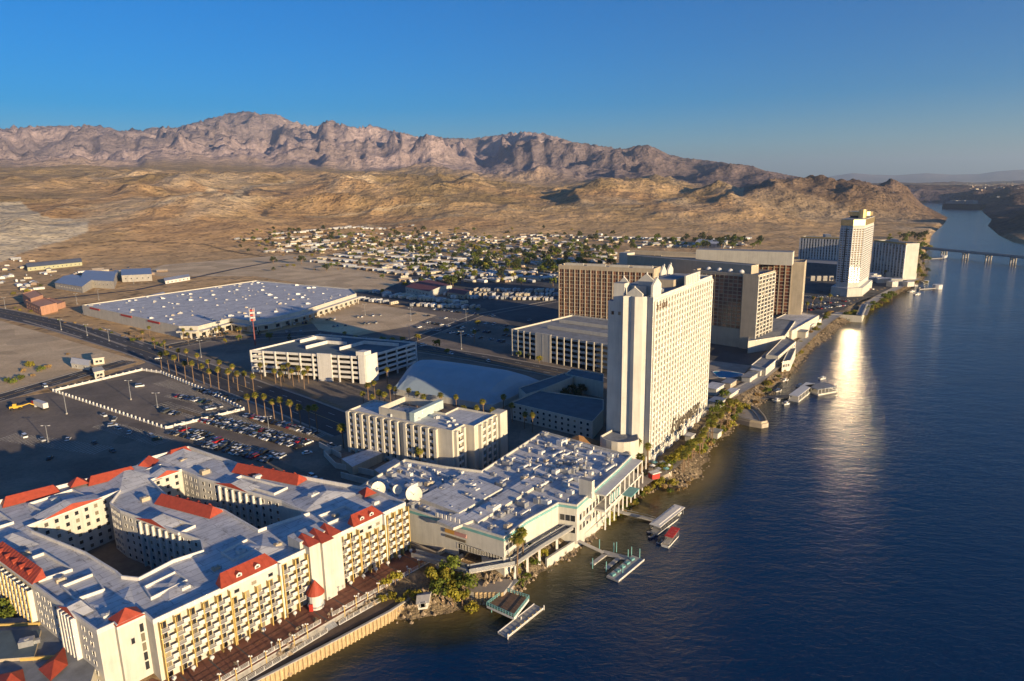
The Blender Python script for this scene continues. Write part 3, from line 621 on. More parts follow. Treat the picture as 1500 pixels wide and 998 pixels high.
# downpipe-white strip walls between bays
b = MB(); q = fr([(33.8,-1.2),(34.4,-1.2),(34.4,0),(33.8,0)]); b.prism(q, 0, ZR+1, WHITEP); b.build('fin', hotel)
b = MB(); q = fr([(71.4,-1.2),(72.0,-1.2),(72.0,0),(71.4,0)]); b.prism(q, 0, ZR+1, WHITEP); b.build('fin', hotel)
mansard(hotel, FR(17.5,-.2), FR(33.6,-.2), 17.45, 2.5, 3.3, (1,1), 2)
mansard(hotel, FR(60.2,-.2), FR(71.4,-.2), 17.45, 2.4, 3.2, (1,1), 2)
hip(hotel, fr([(-6.3,4.8),(-.4,4.8),(-.4,9.5),(-6.3,9.5)]), ZR+.9, 2.6, REDT)
hwin((-4.2,4.75), (-2.8,4.75), 1, [11.5], .9, 1.6)
b = MB(); 
for f in range(5): q = fr([(-1.6,4.72),(-.7,4.72),(-.7,4.66),(-1.6,4.66)]); b.prism(q, 2.0+FLH*f, 4.2+FLH*f, GLASS)
b.build('stair_window', hotel)
# the tall stair block
for poly, zt in (([(43,0),(43,-2.2),(46.6,-2.2),(46.6,4),(43,4)], 18.9), ([(46.6,4),(46.6,-3.4),(50.4,-3.4),(50.4,4)], 18.9), ([(50.4,4),(50.4,-2.0),(54.2,-2.0),(54.2,4)], 18.9)):
    b = MB(); q = fr(poly); b.prism(q, 0, zt, WHITE); b.build('stair_block', hotel); hip(hotel, q, zt+.02, 1.9, REDT, eave=.3, peak=FR(sum(p[0] for p in poly)/len(poly), 3.6))
b = MB(); q = fr([(42,1),(54,1),(54,7.5),(42,7.5)]); b.prism(q, ZR, 19.6, WHITE, ROOFW); b.build('penthouse', hotel)
# left wing
Lw0, Lw1 = (-10.3,6.5), (-17.5,83)
Lp = lambda t: lerp(Lw0, Lw1, t)
def lw(t0, t1, n, **k): win_row(hotel, FR(*Lp(t1)), FR(*Lp(t0)), [1.5+FLH*i for i in range(6)], n, 1.5, 1.3, GLASS, WHITEP, .4, .4, style='thin', **k)
lw(.02, .13, 2); lw(.27, .47, 4)
ang = math.atan2(FR(*Lw0)[1]-FR(*Lw1)[1], FR(*Lw0)[0]-FR(*Lw1)[0])
m = MB(); m.box((0,-.6), .55, 1.2, 0, 16.6, WHITEP); me3 = m.mesh('fin')
for i in range(5): x, y = FR(*Lp(.15+.024*i)); inst(me3, 'fin', (x, y, 0), ang, hotel)
gable(hotel, FR(*Lp(.26)), FR(*Lp(.14)), ZR+.4, 1.6, 4, REDT)
mansard(hotel, FR(*Lp(.86)), FR(*Lp(.47)), 17.4, 2.4, 3.2, (1,1), 5, 'red')
m = MB(); m.box((0,-.7), 2.5, 1.4, -.14, 0, WHITEP); m.box((.4,-1.38), 1.5, .05, .05, 1.0, WHITEP); me1 = m.mesh('balcony')
m = MB(); m.face([(-.8,-.03,0),(.8,-.03,0),(.8,-.03,2.1),(-.8,-.03,2.1)], GLASS); m.box((0,-.06), 1.8, .12, 2.1, 2.2, WOODY); me2 = m.mesh('balcony_door')
m = MB(); m.box((0,-1.45), .24, .24, 0, 15.6, WOODY); m.box((0,-.7), .1, 1.3, 0, 15.2, WHITEP); mep = m.mesh('post')
for i in range(11):
    x, y = FR(*Lp(.485+.036*i)); inst(mep, 'post', (x, y, 0), ang, hotel)
    if i < 10:
        for f in range(6):
            x, y = FR(*Lp(.503+.036*i)); inst(me2, 'balcony_door', (x, y, FLH*f+.1), ang, hotel)
            if f: inst(me1, 'balcony', (x, y, FLH*f+.08), ang, hotel)
# court walls
hwin((-4.2,83), (24.8,87.7), 9, [1.5+FLH*i for i in range(6)])
hwin((18.8,79.7), (18.8,70.7), 3); hwin((18.8,70.7), (26.4,30.3), 12); hwin((24.8,87.7), (18.8,79.7), 2)
hwin((36,88.5), (47.4,89), 3); hwin((47.4,89), (48.1,77), 3); hwin((48.1,77), (56.5,34.7), 12)
me3b = MB(); me3b.box((0,-.35), .5, .7, 0, 16.0, WHITEP); me3b = me3b.mesh('fin')
for p0, p1, k0 in (((18.8,70.7),(26.4,30.3), .1), ((48.1,77),(56.5,34.7), .1)):
    a0 = math.atan2(FR(*p1)[1]-FR(*p0)[1], FR(*p1)[0]-FR(*p0)[0])
    for i in range(7): x, y = FR(*lerp(p0, p1, k0+.167+.0833*i*.99-.0)); inst(me3b, 'fin', (x, y, 0), a0, hotel)
    gable(hotel, FR(*lerp(p0, p1, .22)), FR(*lerp(p0, p1, .62)), ZR+.5, 1.7, 5, REDT)
gable(hotel, FR(0,83.9), FR(19,86.8), ZR+.6, 2.2, 6, REDT); gable(hotel, FR(37.5,88.5), FR(46.5,88.9), ZR+.6, 2.0, 5, REDT)
mansard(hotel, FR(40.8,44.5), FR(34.2,69.5), 16.4, 2.7, 2.7, (1,0), 4, 'red', back='red')
mansard(hotel, FR(73,44.5), FR(64.3,74), 16.4, 2.7, 2.8, (1,0), 5, 'red', back='red')
mansard(hotel, FR(12,109.3), FR(-4,111.8), 16.4, 2.7, 2.7, (1,1), 1, back='red')
mansard(hotel, FR(42.5,110.9), FR(37.2,105.3), 16.4, 2.7, 2.7, (1,1), back='red'); mansard(hotel, FR(36.5,105.1), FR(21,107.7), 16.4, 2.6, 2.7, (1,1), 2, 'red', back='red')
mansard(hotel, FR(59,110), FR(51,110.5), 16.4, 2.3, 2.4, (1,1), back='red'); hip(hotel, fr([(15,104),(20,103.4),(20.4,107.5),(15.4,108.4)]), ZR+1, 2.6, REDT); hip(hotel, fr([(80,14),(76,14.5),(77,19),(80.5,18.5)]), ZR+1, 2.2, REDT)
# low pitched membrane roofs over the wing junctions
for poly, pk, hg in (([(24,86),(40,88),(44,108),(36,103.5),(26,105)], (33,104), 2.2), ([(50,90),(61,92),(59,108),(46,109)], (56,106), 2.4),
                     ([(-9,8),(-1,6),(3,22),(-7,22)], (-3,12), 1.2), ([(56,22),(78,19),(74,36),(60,34)], (70,28), 1.6), ([(-16,70),(-5,68),(-6,82),(-16.8,81)], (-9,79), 1.8), ([(30,6),(41,5),(41,20),(31,21)], (36,12), 1.2), ([(6,5),(16,5),(15,20),(7,19)], (10,14), 1.0)):
    b = MB(); q = fr(poly); c = FR(*pk)
    for i in range(len(q)): b.face([(*q[i], ZR+.1), (*q[(i+1) % len(q)], ZR+.1), (*c, ZR+hg)], ROOFW)
    b.build('low_hip_roof', hotel)
for poly in ([(27,12),(36,12.5),(36,20),(27,19)], [(4,11),(14,12),(14,19),(5,18)], [(57,9),(68,8.5),(68,15),(58,16)], [(-9,26),(-2,25),(-1,36),(-9,36)], [(-12,44),(-4,43),(-6,60),(-13,60)],
             [(24,40),(30,41),(26,62),(21,60)], [(58,42),(64,43),(59,66),(54,65)], [(2,92),(16,93.5),(15,103),(1,102)], [(-15,90),(-6,90),(-7,104),(-16,103)], [(38,92),(46,92.5),(45,101),(38,100)]):
    well(hotel, fr(poly), ZR, .9)
for i, (s_, w_) in enumerate([(12,9),(31,15),(22,12),(40,10),(62,12),(76,9),(-6,12),(-8,40),(-10,64),(24,52),(28,74),(52,80),(62,60),(66,30),(8,98),(30,96),(52,98),(-12,98)]):
    b = MB(); x, y = FR(s_, w_); sz = random.uniform(1.3, 2.3); b.box((x,y), sz*1.4, sz, ZR, ZR+sz*.7, random.choice((WHITEP, METAL, TAN)), math.radians(49.5)); b.cyl((x,y), sz*.3, sz*.3, ZR+sz*.7, ZR+sz*.85, 8, METAL); b.cyl((x+sz, y+.3), .15, .15, ZR, ZR+1.1, 6, METAL)
    b.build('roof_hatch', hotel)
# round pavilion with a red cone at the foot of the stair block
pv = P(464, 889); pav = thing('round_pavilion', 'small round white kiosk with a pointed red cone roof standing on the boardwalk', 'pavilion', (*pv, 0))
b = MB(); b.cyl(pv, 2.1, 2.1, 0, 5.0, 14, WHITEP); b.build('wall', pav)
b = MB(); b.cyl(pv, 2.7, .05, 4.8, 8.8, 14, REDT); b.build('cone_roof', pav)
b = MB(); b.cyl(pv, 2.5, 2.5, .9, 1.15, 14, METAL, cap=True); b.build('counter', pav)
b = MB(); b.box((pv[0]-.9, pv[1]-2.35), 1.1, .3, 0, 2.3, REDW); b.build('door', pav)
# left of the hotel, at the edge of the picture: low annex roofs with red hips
an = thing('hotel_annex', 'low annex with slate roofs and small red hips left of the hotel corner', 'building', (*P(60, 960, 5), 0))
b = MB(); qa = [P(-60,905,5), P(120,905,5), P(150,945,5), P(120,1040,5), P(-60,1040,5)]; b.prism(qa, -1, 5, CREAM, ROOFG); b.build('wall', an)
b = MB()
for p_, q_ in (((-20,917),(58,914)), ((60,908),(108,902)), ((30,966),(92,962))): b.bar((*P(*p_,5.4), 5.4), (*P(*q_,5.4), 5.4), .5, .9, WOODY)
b.build('parapet', an)
hip(an, [P(58,975,6.5), P(92,945,6.5), P(96,970,6.5), P(74,990,6.5)], 5.6, 1.6, REDT); hip(an, [P(0,985,6), P(30,978,6), P(34,998,6), P(4,1004,6)], 5.2, 1.8, REDT)
b = MB(); b.prism([P(-30,925,6), P(60,922,6), P(50,962,6), P(-30,968,6)], 5.1, 6.0, TAN, ROOFT); b.build('raised_roof', an)
b = MB(); acunit(b, P(40,945,6), 6.05, 2.2, .4, METAL, METAL); b.build('rooftop_unit', an)
# ================================================================ THE TALL WHITE TOWER
TW = frame((57.1, 276.5), 33.4); TH = 72.6
tower = thing('hotel_tower', 'tall cream white hotel tower with a dense grid of windows on its sunlit river side', 'tower', (*TW(40, 10), 0))
tp = [(3,0),(82,0),(82,19.5),(7,19.5),(7,12.2),(.3,12.2),(2.1,9.4),(.8,7.2),(2.5,4.2),(3.9,2.7)]
b = MB(); q = [TW(*p) for p in tp]; b.prism(q, 0, TH, TOWC, ROOFG); b.build('wall', tower)
b = MB(); parapet(b, q, TH, TH+1.3, .5, TOWC); b.build('parapet', tower)
grid_wall(tower, TW(4.6,0), TW(81.6,0), 3.2, TH-.6, 22, 25, TOWG, TOWC, TOWC, 1.5, .55, 1.0, .3, cap=300)
b = MB()
for i in range(8): t = 5+i*10.; b.prism([TW(t,-.9),TW(t+5.4,-.9),TW(t+5.4,-.02),TW(t,-.02)], 0, 3.0, WHITEP)
b.build('base_pier', tower)
for i in range(5):
    s0 = 6.4+2.55*i; b = MB(); b.prism([TW(s0,-.66),TW(s0+1.3,-.66),TW(s0+1.3,-.5),TW(s0,-.5)], TH-4.6, TH-2.4, mat('umber_panel', (.16,.11,.07), .7)); b.build('top_window', tower)
def tw_box(name, pts, z0, z1, m_=TOWC, top=None): b = MB(); b.prism([TW(*p) for p in pts], z0, z1, m_, top or ROOFG); return b.build(name, tower)
tw_box('end_block', [(3.0,12.25),(6.95,12.25),(6.95,20.4),(3.0,20.4)], 0, TH-1.6, TOWC)
tw_box('penthouse', [(10,6),(26,6),(26,16),(10,16)], TH, TH+4.6, TOWC); tw_box('penthouse', [(40,5),(56,5),(56,15),(40,15)], TH, TH+3.6, TAN)
tw_box('penthouse', [(60,8),(72,8),(72,16),(60,16)], TH, TH+2.6, TAN); tw_box('lift_house', [(3,13),(8,13),(8,18),(3,18)], TH-1.6, TH+6.2, TOWC)
def gable_wall(a, b2, z, h0, h1):
    m = MB(); d = Vector((b2[1]-a[1], a[0]-b2[0])).normalized()*.9; c = lerp(a, b2, .5)
    f = [(*a, z), (*b2, z), (*b2, z+h0), (*c, z+h1), (*a, z+h0)]; g = [(x-d.x, y-d.y, zz) for x, y, zz in f]
    m.face(f, TOWC); m.face(g[::-1], TOWC)
    for i in range(5): m.face([f[(i+1) % 5], f[i], g[i], g[(i+1) % 5]], TOWC)
    m.cyl(c, .4, .25, z+h1-.2, z+h1+.6, 6, TOWC); m.build('gable_crown', tower)
gable_wall(TW(3.2,.3), TW(12.5,.3), TH+.8, 5.2, 8.2); gable_wall(TW(2.6,11.6), TW(2.6,4.6), TH+.2, 2.2, 4.8); gable_wall(TW(12.6,3.2), TW(12.6,10.5), TH+.8, 6, 9)
gable_wall(TW(9,19), TW(9,13), TH+.8, 4.2, 7.4); gable_wall(TW(60,18.6), TW(67,18.6), TH+.8, 3.4, 6.6); gable_wall(TW(70,18.8), TW(77,18.8), TH+.8, 3.4, 6.2)
b = MB(); b.prism([TW(42,-.2),TW(62,-.2),TW(62,.6),TW(42,.6)], TH+1.2, TH+5.6, TOWC)
for i in range(8): b.prism([TW(43+2.4*i,-.5),TW(44+2.4*i,-.5),TW(44+2.4*i,-.2),TW(43+2.4*i,-.2)], TH+1.2, TH+5.0, WHITEP)
b.build('crown_screen', tower)
for i in range(16):
    b = MB(); s_, w_ = random.uniform(14, 78), random.uniform(3, 17); x, y = TW(s_, w_); sz = random.uniform(.9, 1.8); b.box((x,y), sz*1.4, sz, TH, TH+sz*1.3, random.choice((METAL, GREYC, WHITEP)), .9); b.cyl((x,y), sz*.3, sz*.3, TH+sz*1.3, TH+sz*1.6, 8, METAL); b.build('roof_unit', tower)
for z_ in (TH-7.5,): 
    for w_ in (14.5, 17.6): b = MB(); b.prism([TW(2.92,w_),TW(2.92,w_+1.2),TW(2.99,w_+1.2),TW(2.99,w_)], z_, z_+1.5, GLASS); b.build('end_window', tower)
# lettering low on the river face
def text_mesh(txt, size, ext, m_, font=None):
    cu = bpy.data.curves.new('t', 'FONT'); cu.body = txt; cu.size = size; cu.extrude = ext; cu.resolution_u = 2; cu.align_x = 'LEFT'; cu.shear = .25
    ob = bpy.data.objects.new('t', cu); COL.objects.link(ob); dg = bpy.context.evaluated_depsgraph_get(); me = bpy.data.meshes.new_from_object(ob.evaluated_get(dg)); me.materials.clear(); me.materials.append(m_)
    bpy.data.objects.remove(ob); bpy.data.curves.remove(cu); return me
SIGNG = mat('dark_sign_metal', (.13,.11,.08), .5, .1, 1)
me_ = text_mesh('Edgewater', 9.5, .15, SIGNG)
me_.transform(Matrix.Rotation(math.pi/2, 4, 'X'))
ts = bpy.data.objects.new('lettering', me_); COL.objects.link(ts); ts.parent = tower; WL[ts] = WL[tower]
x, y = TW(27.5, -.95); ts.location = (x-WL[tower][0], y-WL[tower][1], 6.2); ts.rotation_euler = (0, 0, math.radians(90-33.4))
# drum at the foot of the end wall
dr = thing('tower_lobby', 'low curved cream lobby at the foot of the tall white tower end wall', 'building', (*TW(-4, 9), 0))
c_ = TW(-2.5, 11); b = MB(); pts_ = [TW(-9+.0,4), TW(2,2), TW(2,17), TW(-4,18)] ; arc = [(c_[0]+9.0*math.cos(t), c_[1]+9.0*math.sin(t)) for t in [math.radians(-175+i*17) for i in range(9)]]
b.prism(arc+[TW(4,6), TW(4,17)], 0, 12.5, CREAM, ROOFG); b.build('wall', dr); b = MB(); parapet(b, arc+[TW(4,6), TW(4,17)], 12.5, 13.4, .4, CREAM); b.build('parapet', dr)
# ================================================================ LOW CASINO IN FRONT OF THE TOWER
ZC = 12.0
cp = [P(*p, ZC) for p in [(596,745),(738,788),(771,763),(806,744),(818,737),(845,741),(905,688),(925,668),(870,653),(795,632),(705,690),(655,684),(593,673),(525,714)]]
cas = thing('casino_block', 'long low white casino with a cluttered pale roof and teal trimmed river terraces', 'casino', (*P(740, 720, 0), 0))
shell(cas, 'wall', cp, -2.5, ZC-.6, .9, WHITE, ROOFW, .5)
b = MB(); Z_ = ZC+.32
for i in range(5, 7): pass
for i in (0, 1, 2, 3, 4, 5, 6): 
    a0, a1 = cp[i], cp[i+1]; b.bar((*a0, Z_-1.15), (*a1, Z_-1.15), .25, .9, TEAL)
b.build('teal_fascia', cas)
# lower front hall projecting over the street end
f0, f1, f2, f3 = cp[0], cp[1], cp[2], cp[3]
win_row(cas, f0, f1, [4.2], 14, 1.9, 1.8, GLASS, WHITEP, dist(f0,f1)*.55, .8, name='window')
win_row(cas, f1, f2, [4.6, 8.0], 6, 2.0, 1.9, GLASS, WHITEP, .6, .6)
win_row(cas, cp[5], cp[6], [2.6, 6.6], 12, 1.7, 2.3, GLASS, WHITEP, 1.5, 1.5)
win_row(cas, cp[4], cp[5], [2.6, 7.0], 3, 1.9, 2.3, GLASS, WHITEP, .5, .5)
# sign board over the street entrance
b = MB(); t0, t1 = lerp(f0, f1, .42), lerp(f0, f1, .64); d_ = Vector((f1[1]-f0[1], f0[0]-f1[0])).normalized(); o1 = (d_.x*.4, d_.y*.4)
b.wall((t0[0]+o1[0], t0[1]+o1[1]), (lerp(t0,t1,.45)[0]+o1[0], lerp(t0,t1,.45)[1]+o1[1]), 7.9, 9.2, .3, mat('sign_orange', (.45,.24,.05), .6)); b.wall((lerp(t0,t1,.45)[0]+o1[0], lerp(t0,t1,.45)[1]+o1[1]), (t1[0]+o1[0], t1[1]+o1[1]), 7.9, 9.2, .3, mat('sign_pink', (.42,.22,.20), .6)); b.wall((t0[0]+o1[0], t0[1]+o1[1]), (lerp(t0,t1,.95)[0]+o1[0], lerp(t0,t1,.95)[1]+o1[1]), 6.2, 7.0, .3, SIGNG); b.build('sign_board', cas)
b = MB(); g0, g1 = lerp(f0, f1, .55), lerp(f0, f1, .78); o2 = (d_.x*.03, d_.y*.03); b.face([(g0[0]+o2[0], g0[1]+o2[1], -.5), (g1[0]+o2[0], g1[1]+o2[1], -.5), (g1[0]+o2[0], g1[1]+o2[1], 5.4), (g0[0]+o2[0], g0[1]+o2[1], 5.4)], GLASS); b.build('entrance_glazing', cas)
# raised second hall, towards the tower
rp = [P(*p, ZC+2) for p in [(700,716),(712,722),(795,676),(782,668)]]
b = MB(); b.prism([P(*p, ZC+1.6) for p in [(613,726),(672,748),(736,712),(680,690)]], ZC-.55, ZC+.8, WHITE, ROOFW); b.build('raised_roof', cas)
b = MB(); b.prism([P(*p, ZC+1.2) for p in [(682,752),(700,762),(800,700),(776,694)]], ZC-.55, ZC+.5, WHITE, ROOFW); b.build('raised_roof', cas)
b = MB(); b.prism([P(*p, ZC+1.2) for p in [(640,760),(664,770),(700,756),(678,745)]], ZC-.55, ZC+.4, WHITE, ROOFW); b.build('raised_roof', cas)
b = MB(); b.prism([P(*p, ZC+6) for p in [(848,701),(867,706),(871,703),(852,698)]], ZC-.55, ZC+6, WHITE, ROOFG); b.build('lift_house', cas)
# river terraces: stacked galleries below the tower
e0, e1 = cp[6], cp[7]; q_ = Vector((e1[0]-e0[0], e1[1]-e0[1])).normalized(); nn = Vector((q_.y, -q_.x))
g0, g1 = cp[5], cp[7]; L_g = dist(g0, g1); uu = Vector((g1[0]-g0[0], g1[1]-g0[1]))/L_g; nn = Vector((uu.y, -uu.x))
def GP(t, d): return (g0[0]+uu.x*t+nn.x*d, g0[1]+uu.y*t+nn.y*d)
b = MB(); b.prism([GP(14,0), GP(L_g,0), GP(L_g,4.5), GP(14,4.5)], 4.3, 5.0, WHITEP, GREYC); b.build('terrace_deck', cas)
m = MB(); m.box((0,0), .5, .5, -3, 5.0, WHITEP); mp_ = m.mesh('terrace_column')
for i in range(10): x, y = GP(15+4.2*i, 4.2); inst(mp_, 'terrace_column', (x, y, 0), 0, cas)
m = MB(); m.box((0,0), .45, .45, 5, 10.5, WHITEP); mp_ = m.mesh('gallery_column')
for i in range(10): x, y = GP(15+4.6*i, 4.2); inst(mp_, 'gallery_column', (x, y, 0), 0, cas)
b = MB(); b.prism([GP(14,0), GP(L_g,0), GP(L_g,4.7), GP(14,4.7)], 10.5, 11.0, WHITEP, WHITEP); b.prism([GP(30,4.4), GP(38,4.4), GP(38,8.4), GP(30,8.4)], 4.4, 4.8, TEAL, TEAL); b.build('gallery_roof', cas)
b = MB()
for i in range(9): t_ = 17+1.15*i; b.prism([GP(t_,4.75), GP(t_+.7,4.75), GP(t_+.7,4.9), GP(t_,4.9)], 6.2, 9.6, TEAL if i % 2 else WHITEP)
b.build('screen_panel', cas)
# terrace roof over the water garden at the near end: sloping green walkway on posts
wk = thing('elevated_walkway', 'grey green elevated walkway bending past the casino corner towards the river', 'walkway', (*P(720, 800, 2), 0))
wpts = [P(x, y, 3.2) for x, y in [(606,812),(640,822),(686,836),(754,824),(790,800),(840,770),(860,757)]]
b = MB()
for i in range(len(wpts)-1): b.bar((*wpts[i], 3.0), (*wpts[i+1], 3.0), 2.6, .5, GREYC)
b.build('deck', wk); b = MB()
for i in range(len(wpts)-1):
    d = Vector((wpts[i+1][1]-wpts[i][1], wpts[i][0]-wpts[i+1][0])).normalized()*1.3
    for sgn in (-1, 1): b.bar((wpts[i][0]+d.x*sgn, wpts[i][1]+d.y*sgn, 3.9), (wpts[i+1][0]+d.x*sgn, wpts[i+1][1]+d.y*sgn, 3.9), .12, 1.1, METAL)
b.build('railing', wk)
for i, (x, y) in enumerate([wpts[1], wpts[2], wpts[3], lerp(wpts[3],wpts[4],.5), wpts[4], lerp(wpts[4],wpts[5],.5)]):
    b = MB(); b.box((x, y), .8, .8, -3.5, 2.8, WHITEP); b.build('column', wk)
# entrance ramp walls between hotel and casino
rm_ = thing('entrance_ramp', 'pale walled ramp leading to the casino entrance beside the hotel', 'ramp', (*P(650, 815, 0), 0))
for (p_, q_) in (((600,795),(640,812)), ((640,812),(683,785)), ((655,828),(700,800))): b = MB(); b.wall(P(*p_, 1), P(*q_, 1), 0, 1.6, .6, TAN); b.build('side_wall', rm_)
b = MB(); b.prism([P(642,812), P(685,785), P(700,800), P(657,828)], .0, .12, DARKC); b.build('roadway', rm_)
# ================================================================ ROOFTOP MACHINERY ON THE CASINO
def px_in(poly, x, y):
    c = False; n = len(poly)
    for i in range(n):
        ax, ay = poly[i]; bx, by = poly[(i+1) % n]
        if (ay > y) != (by > y) and x < (bx-ax)*(y-ay)/(by-ay)+ax: c = not c
    return c
inner = insetpoly(cp, 2.5); xs = [p[0] for p in cp]; ys = [p[1] for p in cp]; placed = []; k = 0
random.seed(21); METW = mat('white_duct', (.62,.62,.60), .5, .1, 1); RUST = mat('rust_steel', (.25,.13,.08), .8, .2, 1.5)
proto = []; UNITS = []
for v in range(6):
    m = MB(); s = (1.6, 2.4, 3.0, 1.2, 2.0, 3.4)[v]; m1, m2 = ((WHITEP,METAL),(METAL,GREYC),(METW,METAL),(GREYC,METAL),(TAN,METAL),(METW,WHITEP))[v]
    if v == 5: m.box((0,0), 7.5, .8, .5, 1.2, m1); m.box((3.4,0), .9, 2.2, .2, 1.5, m2); m.box((-3.4,0), .8, .8, 0, 1.4, m2)
    elif v == 3: m.cyl((0,0), .45, .45, 0, 1.9, 8, m1); m.cyl((0,0), .8, .5, 1.9, 2.4, 8, m2); m.box((.9,0), .8, .8, 0, .8, m1)
    else: acunit(m, (0,0), 0, s, 0, m1, m2)
    proto.append(m.mesh('rooftop_unit'))
while k < 150:
    x, y = random.uniform(min(xs), max(xs)), random.uniform(min(ys), max(ys))
    if not px_in(inner, x, y) or any((x-a)**2+(y-c)**2 < 9 for a, c in placed): continue
    placed.append((x, y)); v = random.choices(range(6), (4,5,3,4,2,3))[0]
    o = inst(proto[v], 'rooftop_unit', (x, y, ZC-.5), math.radians(50+random.choice((0,90))+random.uniform(-4,4)), None, random.uniform(.5, 1.0))
    lab = ('white air conditioner on casino roof', 'grey air conditioner on casino roof', 'large white air handler on casino roof', 'capped vent pipe on casino roof', 'tan air conditioner on casino roof', 'long white duct on casino roof')[v]
    UNITS.append((o, lab)); k += 1
ROWN = ('back', 'second', 'third', 'fourth', 'fifth', 'front')
UNITS.sort(key=lambda t: -t[0].location.y); n6 = len(UNITS)//6+1
for r in range(6):
    for q, (o, lab) in enumerate(sorted(UNITS[r*n6:(r+1)*n6], key=lambda t: t[0].location.x/t[0].location.y)): tag(o, f'{lab}, {ordn(q)} from left in its {ROWN[r]} belt', 'roof unit', 'machines on the casino roof')
DISHW = mat('dish_white', (.75,.68,.55), .55, .06, 1)
for i, (x, y, r, lb) in enumerate([(554,718,2.6,'white satellite dish nearest the red turret roof at the casino edge'), (606,726,3.0,'largest cream satellite dish in the middle of the casino roof'), (582,719,1.7,'small cream satellite dish between the two larger dishes')]):
    c = P(x, y, ZC+1.5); t = thing('satellite_dish', lb, 'dish', (*c, ZC-.5), 'satellite dishes on the casino roof'); m = MB()
    ring = []; D = Vector((.35,-.75,.55)).normalized(); U = D.orthogonal().normalized(); V = D.cross(U); cc = Vector((*c, ZC+1.9))
    for kq in range(4):
        rr = r*(kq+1)/4; ring.append([tuple(cc + D*(rr*rr/(r*4)*1.0) + U*(rr*math.cos(a))+V*(rr*math.sin(a))) for a in [2*math.pi*j/16 for j in range(16)]])
    for j in range(16): m.face([tuple(cc), ring[0][j], ring[0][(j+1) % 16]], DISHW)
    for kq in range(3):
        for j in range(16): m.face([ring[kq][j], ring[kq+1][j], ring[kq+1][(j+1) % 16], ring[kq][(j+1) % 16]], DISHW)
    m.build('dish', t); m = MB(); m.cyl(c, .35, .25, ZC-.5, ZC+1.9, 8, METAL); m.bar(tuple(cc), tuple(cc+D*r*1.0), .12, .12, METAL); m.build('mount', t)
# three letters-in-a-row sign frame on the near roof edge
m = MB()
for i in range(6): t = lerp(cp[0], cp[1], .33+.045*i); m.box(t, 1.2, .3, ZC+.3, ZC+1.9, WHITEP, -.67); m.bar((t[0], t[1], ZC+.2), (t[0]+.3, t[1]+1.4, ZC-.4), .15, .15, BLACK)
sg = m.build('roof_sign', cas)
# ================================================================ CREAM LOW-RISE HOTEL BEHIND THE CASINO
lo = P(662, 631, 20); LH = 20.5
lh = thing('cream_hotel', 'six storey cream hotel with balcony bays and pale blue stair box behind the casino', 'hotel', (*lo, 0))
A1 = P(511, 600, LH); A2 = P(662, 631, LH); A3 = P(742, 612, LH)
ax_ = Vector((A2[0]-A1[0], A2[1]-A1[1])); La = ax_.length; ax_ /= La; ay_ = Vector((-ax_.y, ax_.x))
def LP(s, w): return (A1[0]+ax_.x*s+ay_.x*w, A1[1]+ax_.y*s+ay_.y*w)
Lb = (Vector(A3)-Vector(A2)).dot(ay_)
shell(lh, 'wall', [LP(0,0), LP(La,0), LP(La,9), LP(La+5,9), LP(La+5,Lb+2), LP(La-16,Lb+2), LP(La-16,17), LP(0,17)], 0, LH-.8, .8, CREAM, ROOFW)
def bays(a, b2, n, e0, e1, z1, par):
    L = dist(a, b2); u = ((b2[0]-a[0])/L, (b2[1]-a[1])/L); cw = (L-e0-e1)/n; ang = math.atan2(u[1], u[0])
    m = MB(); m.box((0,-.75), 1.5, 1.5, 0, z1-.6, CREAM); mf = m.mesh('bay_fin')
    m = MB(); m.box((0,-.6), cw-1.6, 1.2, -.15, 0, WHITEP); m.box((0,-1.15), cw-1.6, .06, 0, 1.0, WHITEP); mb_ = m.mesh('balcony')
    for i in range(n+1): t = e0+cw*i; inst(mf, 'bay_fin', (a[0]+u[0]*t, a[1]+u[1]*t, 0), ang, par)
    for f in range(6):
        for i in range(n):
            t = e0+cw*(i+.5); x, y = a[0]+u[0]*t, a[1]+u[1]*t; inst(mb_, 'balcony', (x, y, 1.6+3.05*f), ang, par); inst(win_mesh(1.7, 1.9, GLASS, CREAM, 'thin'), 'window', (x, y, 3.0+3.05*f-.3), ang, par)
bays(LP(0,0), LP(La*.5,0), 7, 0, 0, LH, lh); bays(LP(La*.58,0), LP(La*.86,0), 4, 0, 0, LH, lh)
bays(LP(La,1), LP(La,8), 1, .8, .8, LH, lh); bays(LP(La+5,12), LP(La+5,Lb+1), 3, .8, .8, LH, lh)
b = MB(); parapet(b, [LP(La*.26,3.5), LP(La*.58,3.5), LP(La*.58,22), LP(La*.26,22)], LH-.8, LH+2.6, .5, CREAM); b.build('screen_wall', lh)
b = MB(); b.prism([LP(La*.575,2.8), LP(La*.62,2.8), LP(La*.62,24), LP(La*.575,24)], LH-.8, LH+3.2, mat('pale_blue_stucco', (.42,.52,.50), .8)); b.build('stair_box', lh)
b = MB(); b.prism([LP(La+2,Lb+2), LP(La+7,Lb+2), LP(La+7,Lb+8), LP(La+2,Lb+8)], 0, LH+.4, CREAM); b.build('lift_shaft', lh)
random.seed(5)
for i in range(16):
    b = MB(); s_, w_ = random.uniform(.3, .98)*La, random.uniform(4, 14); c = LP(s_, w_); sz = random.uniform(.8, 1.4); b.box(c, sz*1.5, sz, LH-.8, LH-.8+sz, random.choice((METAL, WHITEP)), .4); b.cyl(c, sz*.3, sz*.3, LH-.8+sz, LH-.6+sz, 8, METAL); b.build('roof_unit', lh)
